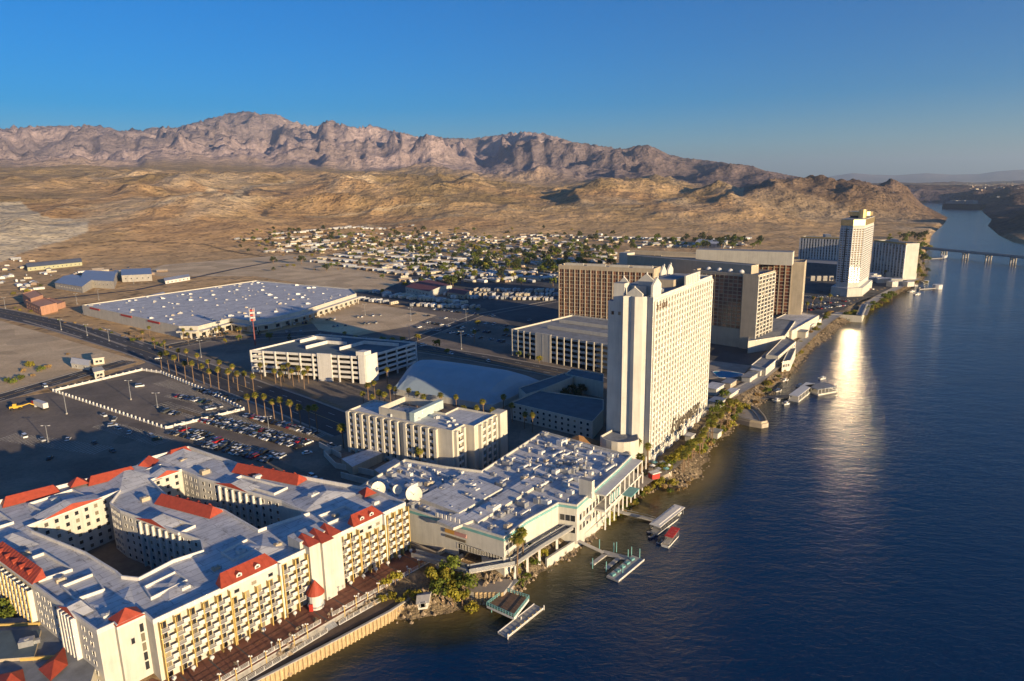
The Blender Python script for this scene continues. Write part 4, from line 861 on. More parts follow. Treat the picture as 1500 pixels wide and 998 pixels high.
# service yard in front of it
yd = thing('service_building', 'low service sheds and walled yard between the car park and the cream hotel', 'shed', (*P(560, 685), 0))
for pts, z in (([(500,672),(545,656),(560,664),(516,684)], 4.0), ([(548,688),(578,672),(598,680),(566,700)], 4.5), ([(572,694),(600,680),(628,692),(600,706)], 4.0)):
    b = MB(); b.prism([P(*p, z) for p in pts], 0, z, TAN, ROOFW); b.build('shed_hall', yd)
b = MB()
for p_, q_ in (((475,668),(492,686)), ((492,686),(560,700)), ((475,668),(500,660)), ((500,700),(560,716)), ((468,655),(500,672))): b.wall(P(*p_), P(*q_), 0, 2.6, .4, WHITE)
b.build('yard_wall', yd)
# ================================================================ MULTI-STOREY GARAGES
def garage(name, label, base, quad, zt, nf, faces, wallm, deck=ROOFG, blank=(), rmp=True):
    g = thing(name, label, 'parking garage', (*base, 0)); fh = (zt-1.1)/nf
    for f in range(nf+1):
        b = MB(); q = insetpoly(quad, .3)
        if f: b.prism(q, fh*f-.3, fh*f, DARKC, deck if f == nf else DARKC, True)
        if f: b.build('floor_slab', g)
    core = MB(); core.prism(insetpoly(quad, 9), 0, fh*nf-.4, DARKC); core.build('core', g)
    n = len(quad)
    for i in range(n):
        a, c = quad[i], quad[(i+1) % n]; L = dist(a, c); nb = max(1, round(L/faces)); u = ((c[0]-a[0])/L, (c[1]-a[1])/L); ang = math.atan2(u[1], u[0])
        m = MB(); m.box((0,.2), L, .4, -.55, 1.05, wallm); mp1 = m.mesh('parapet_band')
        for f in range(1, nf+1): inst(mp1, 'parapet_band', ((a[0]+c[0])/2, (a[1]+c[1])/2, fh*f), ang, g)
        m = MB(); m.box((0,.0), .8, .9, 0, zt, wallm); mc_ = m.mesh('column')
        for k in range(nb): inst(mc_, 'column', (a[0]+u[0]*L*k/nb, a[1]+u[1]*L*k/nb, 0), ang, g)
        for (fi, t0, t1) in blank:
            if fi == i:
                b = MB(); p_, q_ = lerp(a, c, t0), lerp(a, c, t1); o = (u[1]*.35, -u[0]*.35); b.wall((p_[0]+o[0], p_[1]+o[1]), (q_[0]+o[0], q_[1]+o[1]), 0, zt+.7, .9, wallm); b.build('blank_wall', g)
    return g, fh
ga = [P(367,514,17), P(534,524,17), P(609,502,17)]; gd = (ga[0][0]+ga[2][0]-ga[1][0]+6, ga[0][1]+ga[2][1]-ga[1][1]+8)
gq = [ga[0], ga[1], ga[2], gd]
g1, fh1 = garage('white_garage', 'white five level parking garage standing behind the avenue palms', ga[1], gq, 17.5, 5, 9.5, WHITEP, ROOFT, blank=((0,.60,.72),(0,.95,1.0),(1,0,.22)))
def GQ(u, v): return (gq[0][0]*(1-u)*(1-v)+gq[1][0]*u*(1-v)+gq[2][0]*u*v+gq[3][0]*(1-u)*v, gq[0][1]*(1-u)*(1-v)+gq[1][1]*u*(1-v)+gq[2][1]*u*v+gq[3][1]*(1-u)*v)
for u0, v0, u1, v1 in ((.33,.28,.52,.62), (.62,.32,.95,.75), (.1,.55,.36,.8)):
    b = MB(); b.wall(GQ(u0,v0), GQ(u0,v1), 16.3, 18.6, .5, WHITEP); b.wall(GQ(u0,v1), GQ(u1,v1), 16.3, 18.6, .5, WHITEP); b.build('ramp_wall', g1)
b = MB(); b.prism([GQ(.93,.0), GQ(1,.0), GQ(1,.12), GQ(.93,.12)], 16.4, 20.5, WHITEP); b.build('stair_tower', g1)
g2o = P(750, 483, 19); g2 = [P(750,483,19), P(785,489,19), P(905,508,19)]
d1 = Vector((g2[2][0]-g2[1][0], g2[2][1]-g2[1][1])); g2far = P(838, 462, 19)
gB = [g2[0], g2[1], (g2[1][0]+d1.x, g2[1][1]+d1.y), (g2[1][0]+d1.x+40, g2[1][1]+d1.y+62), (g2far[0], g2far[1])]
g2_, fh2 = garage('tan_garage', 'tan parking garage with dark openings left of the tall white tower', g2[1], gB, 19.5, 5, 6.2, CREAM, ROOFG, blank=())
for t0 in (.30, .62): 
    b = MB(); b.wall(lerp(gB[1], gB[4], t0), lerp(gB[2], gB[3], t0), 18.5, 20.8, .6, CREAM); b.build('ramp_wall', g2_)
b = MB(); p0, p1 = gB[1], lerp(gB[1], gB[2], .2); L = dist(p0, p1); b.wall(p0, p1, 0, 19.9, .8, CREAM); b.build('blank_wall', g2_)
# ================================================================ WHITE DOME-LIKE FABRIC HALL AND LOW MOTEL COURT (in the tower's shade)
tn = thing('fabric_hall', 'large pale blue grey fabric roofed hall between the garage and the cream hotel', 'hall', (*P(670, 560), 0))
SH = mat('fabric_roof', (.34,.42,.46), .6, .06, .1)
b0, b1, b2, b3 = P(575,566,5), P(722,590,5), P(800,556,5), P(612,528,5); r0, r1 = P(600,540,13), P(765,556,13)
r0, r1 = lerp(lerp(b0,b3,.5), lerp(b1,b2,.5), .1), lerp(lerp(b0,b3,.5), lerp(b1,b2,.5), .88)
m = MB(); n_ = 8
def arch(p, q, k): t = k/n_; c = lerp(p, q, t); return (c[0], c[1], 4.0+8.5*math.sin(math.pi*t)**.8)
sec = [(lerp(b0,b1,t), lerp(b3,b2,t), s) for t, s in ((0,.0),(.04,.55),(.1,.85),(.2,1),(.5,1.03),(.8,1),(.9,.85),(.96,.5),(1,0))]
for i in range(len(sec)-1):
    for k in range(n_):
        def ap(se, k): t = k/n_; c = lerp(se[0], se[1], t); return (c[0], c[1], 3.5+10.5*se[2]*math.sin(math.pi*t)**.75)
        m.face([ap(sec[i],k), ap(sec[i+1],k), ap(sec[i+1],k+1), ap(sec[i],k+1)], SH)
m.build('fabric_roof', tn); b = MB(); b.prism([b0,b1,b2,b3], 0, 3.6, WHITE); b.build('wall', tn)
mo = thing('motel_court', 'three storey motel with slate blue flat roofs round a planted court in the tower shade', 'motel', (*P(820, 600), 0))
for pts, z in (([(748,590),(868,618),(884,600),(884,585),(790,572)], 9), ([(770,578),(790,572),(840,552),(828,546),(760,568)], 9.3), ([(828,548),(884,560),(884,548),(838,540)], 9.6)):
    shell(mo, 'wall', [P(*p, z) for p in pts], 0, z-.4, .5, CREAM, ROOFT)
win_row(mo, P(748,590,9), P(868,618,9), [1.6, 4.4, 7.2], 13, 1.5, 1.4, GLASS, WHITEP, .8, .8)
win_row(mo, P(828,548,9), P(884,560,9), [4.4, 7.0], 5, 1.5, 1.4, GLASS, WHITEP, 4, .8)
# brown gabled pavilion roof near the tower foot
pvl = thing('brown_pavilion', 'small pavilion with a brown tiled hip roof between casino and tower', 'pavilion', (*P(845, 648, 6), 0))
BRN = mat('brown_tile_roof', (.28,.15,.06), .85, .2, .8)
q = [P(815,654,8), P(850,668,8), P(880,648,8), P(845,638,8)]; b = MB(); b.prism(q, 0, 8, TAN); b.build('wall', pvl); hip(pvl, q, 8, 4.5, BRN, 'hip_roof', 1.0)
# ================================================================ BRONZE GLASS TOWERS
def slab(name, label, a, c, depth, zt, nc, nr, z0=3.0, wm=TAN, gm=BRONZE, cat='tower', dbl=1, pw=.7, pd=.5, sh=.3, sd=.3, cap=300, end=.6):
    L = dist(a, c); u = ((c[0]-a[0])/L, (c[1]-a[1])/L); nI = (-u[1], u[0])
    q = [a, c, (c[0]+nI[0]*depth, c[1]+nI[1]*depth), (a[0]+nI[0]*depth, a[1]+nI[1]*depth)]
    t = thing(name, label, cat, (*lerp(a, c, .5), 0)); shell(t, 'wall', q, 0, zt-1.4, 1.4, wm, ROOFG, .5)
    if nc: grid_wall(t, a, c, z0, zt-3.2, nc, nr, gm, wm, wm, pw, pd, sh, sd, cap=cap, end=end, double=dbl)
    return t, q
tA, qA = slab('bronze_tower', 'wide bronze glass hotel tower with tan piers, leftmost of the brown towers', P(818,388,55), P(958,394,55), 18, 55, 17, 16, z0=2, dbl=2)
b = MB()
for i in range(4): t0 = .05+.24*i; b.wall(lerp(lerp(qA[0],qA[1],t0), lerp(qA[3],qA[2],t0), .3), lerp(lerp(qA[0],qA[1],t0+.2), lerp(qA[3],qA[2],t0+.2), .3), 53.6, 56.2, 2.2, CREAM)
b.build('roof_screen', tA)
# D: brown tower with blank tan end and long tan bulkhead
Da, Dc = P(1018,380,53), P(1162,384,53); Lr = P(1179,384,53)
tD, qD = slab('brown_tower', 'brown glass tower with a blank tan end wall and a long tan roof block', P(960,377,53), Lr, 20, 53, 0, 0)
grid_wall(tD, qD[0], lerp(qD[0], qD[1], .925), 6, 50.5, 25, 15, BRONZE, TAN, TAN, .7, .5, .3, .3, cap=290, end=.3, double=1)
e_ = [P(1018,377,56), P(1160,382,56)]; nn_ = Vector((qD[3][0]-qD[0][0], qD[3][1]-qD[0][1])).normalized(); e2 = [(p[0]+nn_.x*3, p[1]+nn_.y*3) for p in e_]
b = MB(); b.prism([e2[0], e2[1], (e2[1][0]+nn_.x*14, e2[1][1]+nn_.y*14), (e2[0][0]+nn_.x*14, e2[0][1]+nn_.y*14)], 51.6, 62.5, CREAM, ROOFG); b.build('roof_block', tD)
# C: dark glass face, grey blank end, lit river face
CB = frame(P(1111,403,55), 41.0); Ln = 33.0; Lc = dist(P(1111,403,55), P(1040,397,55))
lface = P(1036,398,55); dv = Vector((lface[0]-CB(0,0)[0], lface[1]-CB(0,0)[1])); 
tC = thing('dark_glass_tower', 'dark glass tower with a blank grey shaded corner and a sunlit gridded river face', 'tower', (*CB(10,10), 0))
cpoly = [CB(0,0), CB(Ln*.98,0), CB(Ln,30), CB(2.0,50), CB(0,46), CB(1.6,9.5), CB(0,9.5)]
cpoly = [CB(0,0), CB(Ln,0), CB(Ln,52), CB(3,52), CB(1.2,11), CB(0,11)]
shell(tC, 'wall', cpoly, 0, 53.6, 1.4, TAN, ROOFG, .5)
grid_wall(tC, CB(.6,0), CB(Ln-.5,0), 5, 53.6, 5, 17, GLASS, CREAM, CREAM, 1.2, .5, .7, .35, double=2)
grid_wall(tC, CB(3,51.5), CB(1.2,11.3), 14, 53, 11, 14, BRONZE, TAN, TAN, .25, .35, .3, .2, end=.4)
m = MB(); m.dome((0,0), 2.0, 0, 2.0, WHITEP, 10, 4); m.cyl((0,0), 1.7, 1.9, -1.2, 0, 10, METAL); md = m.mesh('roof_dome')
for i in range(4): x, y = CB(4+i*1.0, 14+9*i); inst(md, 'roof_dome', (x, y, 55.6), 0, tC)
# E: plain grey shaded slab behind C with a tan cap at its left
tE = thing('grey_slab_block', 'long blank grey wall block rising behind the dark glass tower', 'building', (*P(1050,378,60), 0))
Ec = P(1101,389,60); Ea = (Ec[0]-math.sin(math.radians(140))*118, Ec[1]-math.cos(math.radians(140))*118); Lx = dist(Ea, Ec); u = ((Ec[0]-Ea[0])/Lx, (Ec[1]-Ea[1])/Lx); nI = (-u[1], u[0])
shell(tE, 'wall', [Ea, Ec, (Ec[0]+nI[0]*10, Ec[1]+nI[1]*10), (Ea[0]+nI[0]*10, Ea[1]+nI[1]*10)], 30, 59.4, .6, TAN, ROOFG)
b = MB(); q = [P(954,378,62), P(970,376,62), P(979,373,62), P(963,375,62)]; b.prism([Ea, (Ea[0]-u[0]*9, Ea[1]-u[1]*9), (Ea[0]-u[0]*9+nI[0]*10, Ea[1]-u[1]*9+nI[1]*10), (Ea[0]+nI[0]*10, Ea[1]+nI[1]*10)], 30, 61.5, CREAM); b.build('stair_tower', tE)
# B: far low brown wing
tB, qB = slab('far_brown_wing', 'low dark red brown hotel wing seen above the wide bronze tower', P(914,368,46), P(1020,372,46), 16, 46, 16, 12, z0=3, dbl=1, cap=300)
# podium of the brown towers by the river
pd_ = thing('riverside_podium', 'cream low podium buildings stepping down from the brown towers to the riverwalk', 'building', (*P(1120, 510), 0))
for pts, z, wm_, rm2 in (([(1096,500),(1150,492),(1165,470),(1100,462)], 9, CREAM, ROOFG), ([(1122,520),(1140,522),(1166,500),(1150,492)], 7, CREAM, ROOFG), ([(1100,535),(1122,540),(1148,518),(1126,514)], 5, WHITE, ROOFG),
                          ([(1112,478),(1160,485),(1200,462),(1160,455)], 8, CREAM, ROOFW), ([(1146,530),(1158,528),(1166,510),(1156,510)], 5, WHITE, ROOFG)):
    shell(pd_, 'hall_wall', [P(*p, z) for p in pts], -2, z-.5, .6, wm_, rm2)
win_row(pd_, P(1140,522,7), P(1166,500,7), [1.8, 4.4], 8, 1.6, 1.6, GLASS, WHITEP, .5, .5); win_row(pd_, P(1146,530,5), P(1158,528,5), [2.0], 3, 1.4, 1.8, GLASS, WHITEP, .5, .5)
rb = thing('round_bandstand', 'pale pointed river stage with a low rim wall reaching into the water', 'stage', (*P(1085, 598), 0))
so_ = [P(*p, -2.4) for p in [(1062,606),(1066,596),(1080,592),(1098,594),(1113,601),(1122,611),(1126,619),(1116,621),(1098,618),(1078,613)]]; b = MB(); b.prism(so_, -7, -2.6, WALK); b.build('base', rb); b = MB(); parapet(b, insetpoly(so_, .6), -2.6, -1.5, .5, TAN); parapet(b, insetpoly(so_, 3.6), -2.6, -2.1, .5, GREYC); b.build('ring_wall', rb)
# pool terrace
pt_ = kind(MB().build('x'), 'structure') if False else None
b = MB(); b.prism([P(1036,556), P(1090,548), P(1100,536), P(1036,528)], -.5, .15, WALK); pt = b.build('pool_terrace'); kind(pt, 'structure')
POOL = mat('pool_water', (.02,.30,.48), .05, .05, 1); b = MB(); pc = P(1062,549); k_ = [(pc[0]+(9.5*math.cos(a)+3*math.cos(2*a))*.9, pc[1]+6.0*math.sin(a)*1.3) for a in [2*math.pi*i/18 for i in range(18)]]; b.prism(k_, -.2, .22, POOL); sp = b.build('swimming_pool'); 
rim = MB(); parapet(rim, insetpoly(k_, -.5), .1, .32, .5, WHITEP); tp_ = thing('swimming_pool', 'kidney shaped blue swimming pool behind the tall white tower', 'pool', (*pc, 0)); rim.build('pool_edge', tp_); sp.name = 'pool_surface'; sp.parent = tp_; sp.location = (-pc[0], -pc[1], 0)
# ================================================================ GOLD-TOPPED TOWER AND ITS WINGS UPSTREAM
gt = thing('gold_topped_tower', 'tall white and grey tower with a gold mirrored crown far upstream', 'tower', (*P(1255, 420), 0))
gz = 80.0; G0 = P(1233,321,gz); G1 = P(1262,322,gz); G2 = P(1281,317,gz)
u = Vector((G1[0]-G0[0], G1[1]-G0[1])).normalized(); v = Vector((-u.y, u.x)); dG = dist(G0, G1)
bk = (Vector(G2)-Vector(G1))
c1 = Vector(G1); dN = Vector((math.sin(math.radians(81)), math.cos(math.radians(81)))); k0 = Vector(G0)+u*dG*.62; k1 = k0+dN*13; gp = [tuple(Vector(G0)), tuple(Vector(G0)+u*dG*.62), tuple(k1), G2, tuple(Vector(G0)+bk)]; gp.insert(1, lerp(gp[0], gp[1], .5))
b = MB(); b.prism(gp, 0, gz, WHITE, ROOFG); b.build('wall', gt)
b = MB(); b.prism(insetpoly(gp, -.5), gz-6.5, gz-.5, GOLDM, ROOFG); b.build('gold_crown', gt)
b = MB(); cc = lerp(gp[3], gp[5], .5); b.cyl(cc, 10, 10, gz-.5, gz+2.2, 16, DARKC); b.cyl(cc, 12, 12, gz+2.2, gz+6.4, 16, GOLDM); b.build('crown_lounge', gt)
b = MB(); b.cyl(lerp(gp[3], gp[5], .3), 4, 4, gz-.5, gz+9, 10, GOLDM); b.build('gold_turret', gt)
SUNG = mat('mirror_glass', (.92,.86,.74), .07, .05, .3, metal=1.0)
for i, (nc_, nr_, gm_) in enumerate(((2,24,GREYG), (2,24,GREYG), (4,24,SUNG), (9,24,GREYG))):
    grid_wall(gt, gp[i], gp[i+1], 14, gz-9.2, nc_, nr_, gm_, WHITEP, WHITEP, .8, .4, 1.0 if i != 2 else .5, .25, cap=60)
b = MB(); gpo = insetpoly(gp, -4); b.prism(gpo, 0, 9, WHITE, ROOFW); b.build('podium', gt)
for i, (xa, xb, y0, z, lb) in enumerate(((1173,1232,347,46,'long grey white ribbed hotel wing left of the gold topped tower'), (1281,1328,352,44,'ribbed white hotel wing with a tan roofline right of the gold topped tower'))):
    a, c = P(xa, y0, z), P(xb, y0+(2 if i == 0 else 5), z)
    t, q = slab('ribbed_wing', lb, a, c, 18, z, 0, 0, wm=WHITE, cat='hotel wing'); t['group'] = 'wings of the gold topped resort'
    grid_wall(t, a, c, 3, z-2, 14 if i == 0 else 10, 12, GREYG, WHITEP, GREYC, 1.7, 1.0, .6, .2, cap=170)
    b = MB(); q2 = [lerp(a, c, t0) for t0 in (.62, .76)]; b.prism([q2[0], q2[1], (q2[1][0]+2, q2[1][1]+12), (q2[0][0]+2, q2[0][1]+12)], 40, z+4, WHITE, ROOFW); b.build('lift_house', t)
    b = MB(); b.bar((*a, z-.4), (*c, z-.4), 1.6, 1.6, mat('ochre_trim', (.45,.32,.12), .7)); b.build('roof_trim', t)
pkd = thing('dark_blue_garage', 'dark slate parking building at the foot of the ribbed wing, in shade', 'garage', (*P(1205, 400), 0))
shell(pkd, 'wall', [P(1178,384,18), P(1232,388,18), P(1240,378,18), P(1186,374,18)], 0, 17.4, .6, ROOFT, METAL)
b = MB(); 
for i in range(4): b.box(P(1190+9*i, 409, 2), 5, 3, 0, 6, GREYC)
b.build('entry_bay', pkd)
ent = thing('resort_pavilions', 'cluster of white low roofs on the riverbank right of the gold topped tower', 'building', (*P(1300, 400), 0))
random.seed(9)
for i in range(12):
    x, y = 1276+random.uniform(0, 62), 392+random.uniform(0, 24); c = P(x, y, 5); b = MB(); s_ = random.uniform(9, 17); b.box(c, s_, s_*.8, 0, random.uniform(4, 8), WHITE, random.uniform(-.4, .9), ROOFW); b.build('low_hall', ent)
# ================================================================ PAVING, ROADS, KERBS
def sheet(name, pts, z, m_, label=None):
    ar = sum(pts[i][0]*pts[(i+1) % len(pts)][1] - pts[(i+1) % len(pts)][0]*pts[i][1] for i in range(len(pts)))
    b = MB(); b.face([(*p, z) for p in (pts if ar > 0 else pts[::-1])], m_); return kind(b.build(name), 'structure')
def offs(pts, d):
    out = []
    for i, p in enumerate(pts):
        a = pts[max(i-1, 0)]; c = pts[min(i+1, len(pts)-1)]; v = Vector((c[0]-a[0], c[1]-a[1])).normalized(); out.append((p[0]+v.y*d, p[1]-v.x*d))
    return out
def ribbon(b, pts, wd, z, m_, d=0.0):
    l, r = offs(pts, d-wd/2), offs(pts, d+wd/2)
    for i in range(len(pts)-1): b.face([(*l[i], z), (*r[i], z), (*r[i+1], z), (*l[i+1], z)], m_)
ROADN = 0
def road(name, px, wd, z=.06, kerb=True, lines=True, m_=None, dash=True):
    global ROADN; ROADN += 1; z += .011*ROADN
    pts = [P(*p) for p in px]; q = []
    for i in range(len(pts)-1):
        n_ = max(2, int(dist(pts[i], pts[i+1])/14)); q += [lerp(pts[i], pts[i+1], k/n_) for k in range(n_)]
    q.append(pts[-1]); b = MB(); ribbon(b, q, wd, z, m_ or ROADM); kind(b.build(name), 'structure')
    if kerb:
        b = MB()
        for sd2 in (-1, 1):
            o = offs(q, sd2*(wd/2+.15)); o2 = offs(q, sd2*(wd/2+1.6))
            for i in range(len(q)-1):
                b.bar((*o[i], z+.06), (*o[i+1], z+.06), .3, .14, GREYC)
                f = [(*o[i], z+.10), (*o2[i], z+.10), (*o2[i+1], z+.10), (*o[i+1], z+.10)]; b.face(f if sd2 > 0 else f[::-1], WALK)
        kind(b.build(name+'_kerb'), 'structure')
    if lines:
        b = MB()
        for d in (-wd*.25, wd*.25):
            o = offs(q, d)
            for i in range(0, len(o)-1): p_, r_ = o[i], lerp(o[i], o[i+1], .35); b.bar((*p_, z+.01), (*r_, z+.01), .22, .02, LINE)
        o = offs(q, 0)
        for i in range(len(o)-1): b.bar((*o[i], z+.012), (*o[i+1], z+.012), .3, .02, WOODY)
        kind(b.build(name+'_marking'), 'structure')
sheet('parking_lot', [P(*p) for p in [(-250,720),(-60,597),(80,574),(212,532),(240,497),(330,500),(480,470),(640,440),(700,446),(800,452),(890,560),(905,700),(740,775),(640,812),(600,830),(590,800),(100,900),(-500,1100)]], .03, ASPH2)
sheet('parking_lot', [P(*p) for p in [(885,560),(1030,600),(1100,535),(1160,480),(1225,458),(1262,440),(1330,418),(1345,395),(1180,375),(1020,392),(820,450),(700,446)]], .031, ASPH)
sheet('parking_lot', [P(*p) for p in [(395,428),(560,405),(700,395),(830,398),(830,452),(640,452),(500,440)]], .04, ASPH)
sheet('sand_lot', [P(*p) for p in [(-200,480),(0,470),(70,490),(200,528),(60,566),(-200,620)]], .035, DIRT)
sheet('sand_lot', [P(*p) for p in [(455,470),(520,440),(640,462),(600,478),(480,500)]], .07, DIRT)
sheet('sand_lot', [P(*p) for p in [(190,405),(240,388),(440,372),(590,412),(560,425),(520,428),(375,405)]], .05, DIRT)
road('avenue', [(-150,432),(0,458),(90,478),(205,512),(300,545),(420,590),(520,630)], 24)
road('cross_street', [(190,529),(120,548),(0,583),(-150,625)], 16)
road('boulevard', [(240,510),(300,498),(460,488),(585,506),(700,524),(830,548),(885,562)], 18, m_=ROADM)
road('side_road', [(585,506),(640,485),(700,462),(820,440)], 10, lines=False)
road('side_road', [(0,448),(80,438),(200,425),(340,395),(420,380)], 9, lines=False, kerb=False)
b = MB()
for px in ([(35,470),(120,495)], [(95,475),(185,508)], [(150,480),(210,505)]):
    q = [P(*p) for p in px]; ribbon(b, q, 2.2, .14, WALK)
kind(b.build('traffic_island'), 'structure')
# parking bay stripes
def stripes(px0, px1, n, ln=5.2, z=.075):
    a, c = P(*px0), P(*px1); u = Vector((c[0]-a[0], c[1]-a[1])); L = u.length; u /= L; v = Vector((-u.y, u.x)); b = MB()
    for i in range(n+1): p = Vector(a)+u*(L*i/n); b.bar((*(p-v*ln), z), (*(p+v*ln), z), .14, .02, LINE)
    kind(b.build('parking_marking'), 'structure')
for a, c, n in (((252,578),(345,600),26), ((236,560),(330,585),24), ((235,592),(300,612),14), ((262,632),(404,672),40), ((304,616),(446,652),44), ((300,606),(470,640),50), ((10,640),(150,660),30), ((150,622),(240,648),26), ((610,478),(800,512),46), ((620,462),(800,490),46), ((1120,428),(1230,438),40), ((1120,440),(1225,450),40)): stripes(a, c, n)
# ================================================================ WALLED CAR PARK
wl = thing('car_park_wall', 'low white wall of posts and panels around the small car park', 'wall', (*P(215, 560), 0))
WP = [P(*p) for p in [(78,574),(208,543),(236,547),(300,573),(357,601)]]; WP2 = [P(*p) for p in [(357,601),(243,629)]]; WP3 = [P(*p) for p in [(243,629),(78,574)]]
m = MB(); m.box((0,0), .7, .7, 0, 1.9, WHITEP); mpost = m.mesh('post')
for seg, solid in ((WP, 1), (WP2, 1), (WP3, 0)):
    for i in range(len(seg)-1):
        a, c = seg[i], seg[i+1]; L = dist(a, c); n_ = max(1, int(L/4.2)); ang = math.atan2(c[1]-a[1], c[0]-a[0])
        m = MB(); m.box((0,0), L/n_-.7, .3, 0, 1.4 if solid else .7, WHITEP); mpan = m.mesh('panel')
        for k in range(n_): x, y = lerp(a, c, k/n_); inst(mpost, 'post', (x, y, 0), ang, wl); x, y = lerp(a, c, (k+.5)/n_); inst(mpan, 'panel', (x, y, 0), ang, wl)
# ================================================================ CARS
CARCOL = {'white': (.72,.72,.70), 'silver': (.42,.43,.44), 'black': (.015,.015,.018), 'dark grey': (.08,.085,.09), 'red': (.38,.02,.025), 'dark blue': (.02,.04,.12), 'beige': (.42,.36,.27), 'dark green': (.03,.07,.05)}
CARM = {}
for kx, cx in CARCOL.items(): CARM[kx] = mat('car_paint_'+kx.replace(' ', '_'), cx, .3, .03, 1, spec=.6)
CGL = mat('car_glass', (.02,.025,.03), .08, .05, 1, spec=.8); LAMPR = mat('tail_lamp', (.35,.02,.02), .3, .05, 1); LAMPW = mat('head_lamp', (.7,.7,.65), .2, .05, 1)
def profile(b, xs, w0, m_):
    "xs: list of (x, z) outline closed in side view, extruded over the width"
    f = [(x, -w0, z) for x, z in xs]; g = [(x, w0, z) for x, z in xs]; b.face(f, m_); b.face(g[::-1], m_); n_ = len(xs)
    for i in range(n_): j = (i+1) % n_; b.face([f[j], f[i], g[i], g[j]], m_)
def car_meshes(shape, cm):
    L = {'sedan': 2.3, 'suv': 2.35, 'pickup': 2.75, 'van': 2.6}[shape]; w_ = .92 if shape != 'van' else 1.0; H = {'sedan': .78, 'suv': 1.0, 'pickup': 1.0, 'van': 1.1}[shape]
    b = MB(); profile(b, [(-L,.35),(-L+.1,.28),(L-.1,.28),(L,.4),(L-.05,H-.12),(L-1.0,H+.02),(-L+.5 if shape != 'sedan' else -L+.9,H+.06),(-L,H-.02)], w_, cm)
    x0, x1, x2, x3, T = {'sedan': (-1.75,-1.1,.45,1.25,1.42), 'suv': (-2.25,-2.0,.5,1.25,1.78), 'pickup': (-.3,-.05,1.0,1.7,1.85), 'van': (-2.5,-2.4,1.2,1.9,2.1)}[shape]
    b.face([(x1,-w_*.80,T),(x2,-w_*.80,T),(x2,w_*.80,T),(x1,w_*.80,T)], cm)
    if shape == 'pickup': b.box((-1.55,0), 2.2, 1.6, H+.07, H+.075, BLACK)
    body = b.mesh('body'); b = MB(); lo_, up = w_*.93, w_*.80
    for sy in (-1, 1): f = [(x0,sy*lo_,H),(x3,sy*lo_,H),(x2,sy*up,T-.01),(x1,sy*up,T-.01)]; b.face(f if sy < 0 else f[::-1], CGL)
    b.face([(x3,-lo_,H),(x3,lo_,H),(x2,up,T-.01),(x2,-up,T-.01)], CGL); b.face([(x0,lo_,H),(x0,-lo_,H),(x1,-up,T-.01),(x1,up,T-.01)], CGL); gl = b.mesh('windows')
    return body, gl, L
wm_b = MB()
for i in range(10): pass
k = 0; ring = [(.33*math.cos(2*math.pi*i/10), .33*math.sin(2*math.pi*i/10)) for i in range(10)]
f = [(x, -.12, z+.33) for x, z in ring]; g = [(x, .12, z+.33) for x, z in ring]; wm_b.face(f, BLACK); wm_b.face(g[::-1], BLACK)
for i in range(10): j = (i+1) % 10; wm_b.face([f[j], f[i], g[i], g[j]], BLACK)
for sy in (-1, 1): q = [(x*.55, sy*.125, (z)*.55+.33) for x, z in ring]; wm_b.face(q if sy < 0 else q[::-1], METAL)
WHEEL = wm_b.mesh('wheel'); PROTO = {}; MESHC = {}
def cmesh(shape, col):
    if (shape, col) not in MESHC: MESHC[(shape, col)] = car_meshes(shape, CARM[col])
    return MESHC[(shape, col)]
NCAR = 0
def car(shape, col, loc, rz, label, group, parts=True):
    global NCAR; NCAR += 1
    body, gl, L = cmesh(shape, col); cat = {'suv': 'car', 'sedan': 'car', 'pickup': 'pickup truck', 'van': 'van'}[shape]; nm = {'suv': 'parked_car', 'sedan': 'parked_car', 'pickup': 'pickup_truck', 'van': 'parked_van'}[shape]
    if not parts:
        key = ('one', shape, col)
        if key not in MESHC:
            b = MB()
            for me_ in (body, gl):
                for f in me_.polygons: b.face([tuple(me_.vertices[q].co) for q in f.vertices], me_.materials[f.material_index])
            for x in (-L*.62, L*.62):
                for y in (-.85, .85): b.cyl((x, y), .3, .3, 0, .3, 6, BLACK)
            MESHC[key] = b.mesh('car')
        o = inst(MESHC[key], nm, loc, rz); tag(o, label, cat, group); return o
    t = thing(nm, label, cat, loc, group, rz)
    for nme, me_ in (('body', body), ('windows', gl)): o = bpy.data.objects.new(nme, me_); COL.objects.link(o); o.parent = t
    for x in (-L*.62, L*.62):
        for y in (-.82, .82): o = bpy.data.objects.new('wheel', WHEEL); COL.objects.link(o); o.parent = t; o.location = (x, y, 0)
    return t
SHN = {'sedan': 'sedan', 'suv': 'tall car', 'pickup': 'pickup truck', 'van': 'van'}
def carrow(a, c, n, fill, where, group, parts=True, perp=True, double=False, cols=None, seed=1, z=.08):
    rn = random.Random(seed); a, c = P(*a), P(*c); u = Vector((c[0]-a[0], c[1]-a[1])); L = u.length; u /= L; v = Vector((-u.y, u.x)); idx = 0
    for side in ((-1, 1) if double else (0,)):
        for i in range(n):
            if rn.random() > fill: continue
            p = Vector(a)+u*(L*(i+.5)/n)+v*side*2.9; rz = math.atan2(v.y, v.x) if perp else math.atan2(u.y, u.x)
            rz += rn.choice((0, math.pi))+rn.uniform(-.04, .04); shape = rn.choices(('sedan','suv','pickup','van'), (4,4,3,.7))[0]
            col = rn.choices(list(CARCOL), cols or (5,4,4,4,1.6,1.5,1.2,.5))[0]; idx += 1
            car(shape, col, (p.x, p.y, z), rz, f"{col} {SHN[shape]}, {ordn(idx-1)} from left in {where}", group, parts)
G = 'cars parked in the car parks'
carrow((252,579),(306,592),14,.85,'the middle row of the walled car park',G,seed=2); carrow((292,572),(350,590),12,.8,'the back row inside the walled car park',G,seed=3)
carrow((300,601),(345,592),9,.6,'the front row inside the walled car park',G,seed=4); carrow((240,604),(262,608),4,.7,'the near left corner of the walled car park',G,seed=5)
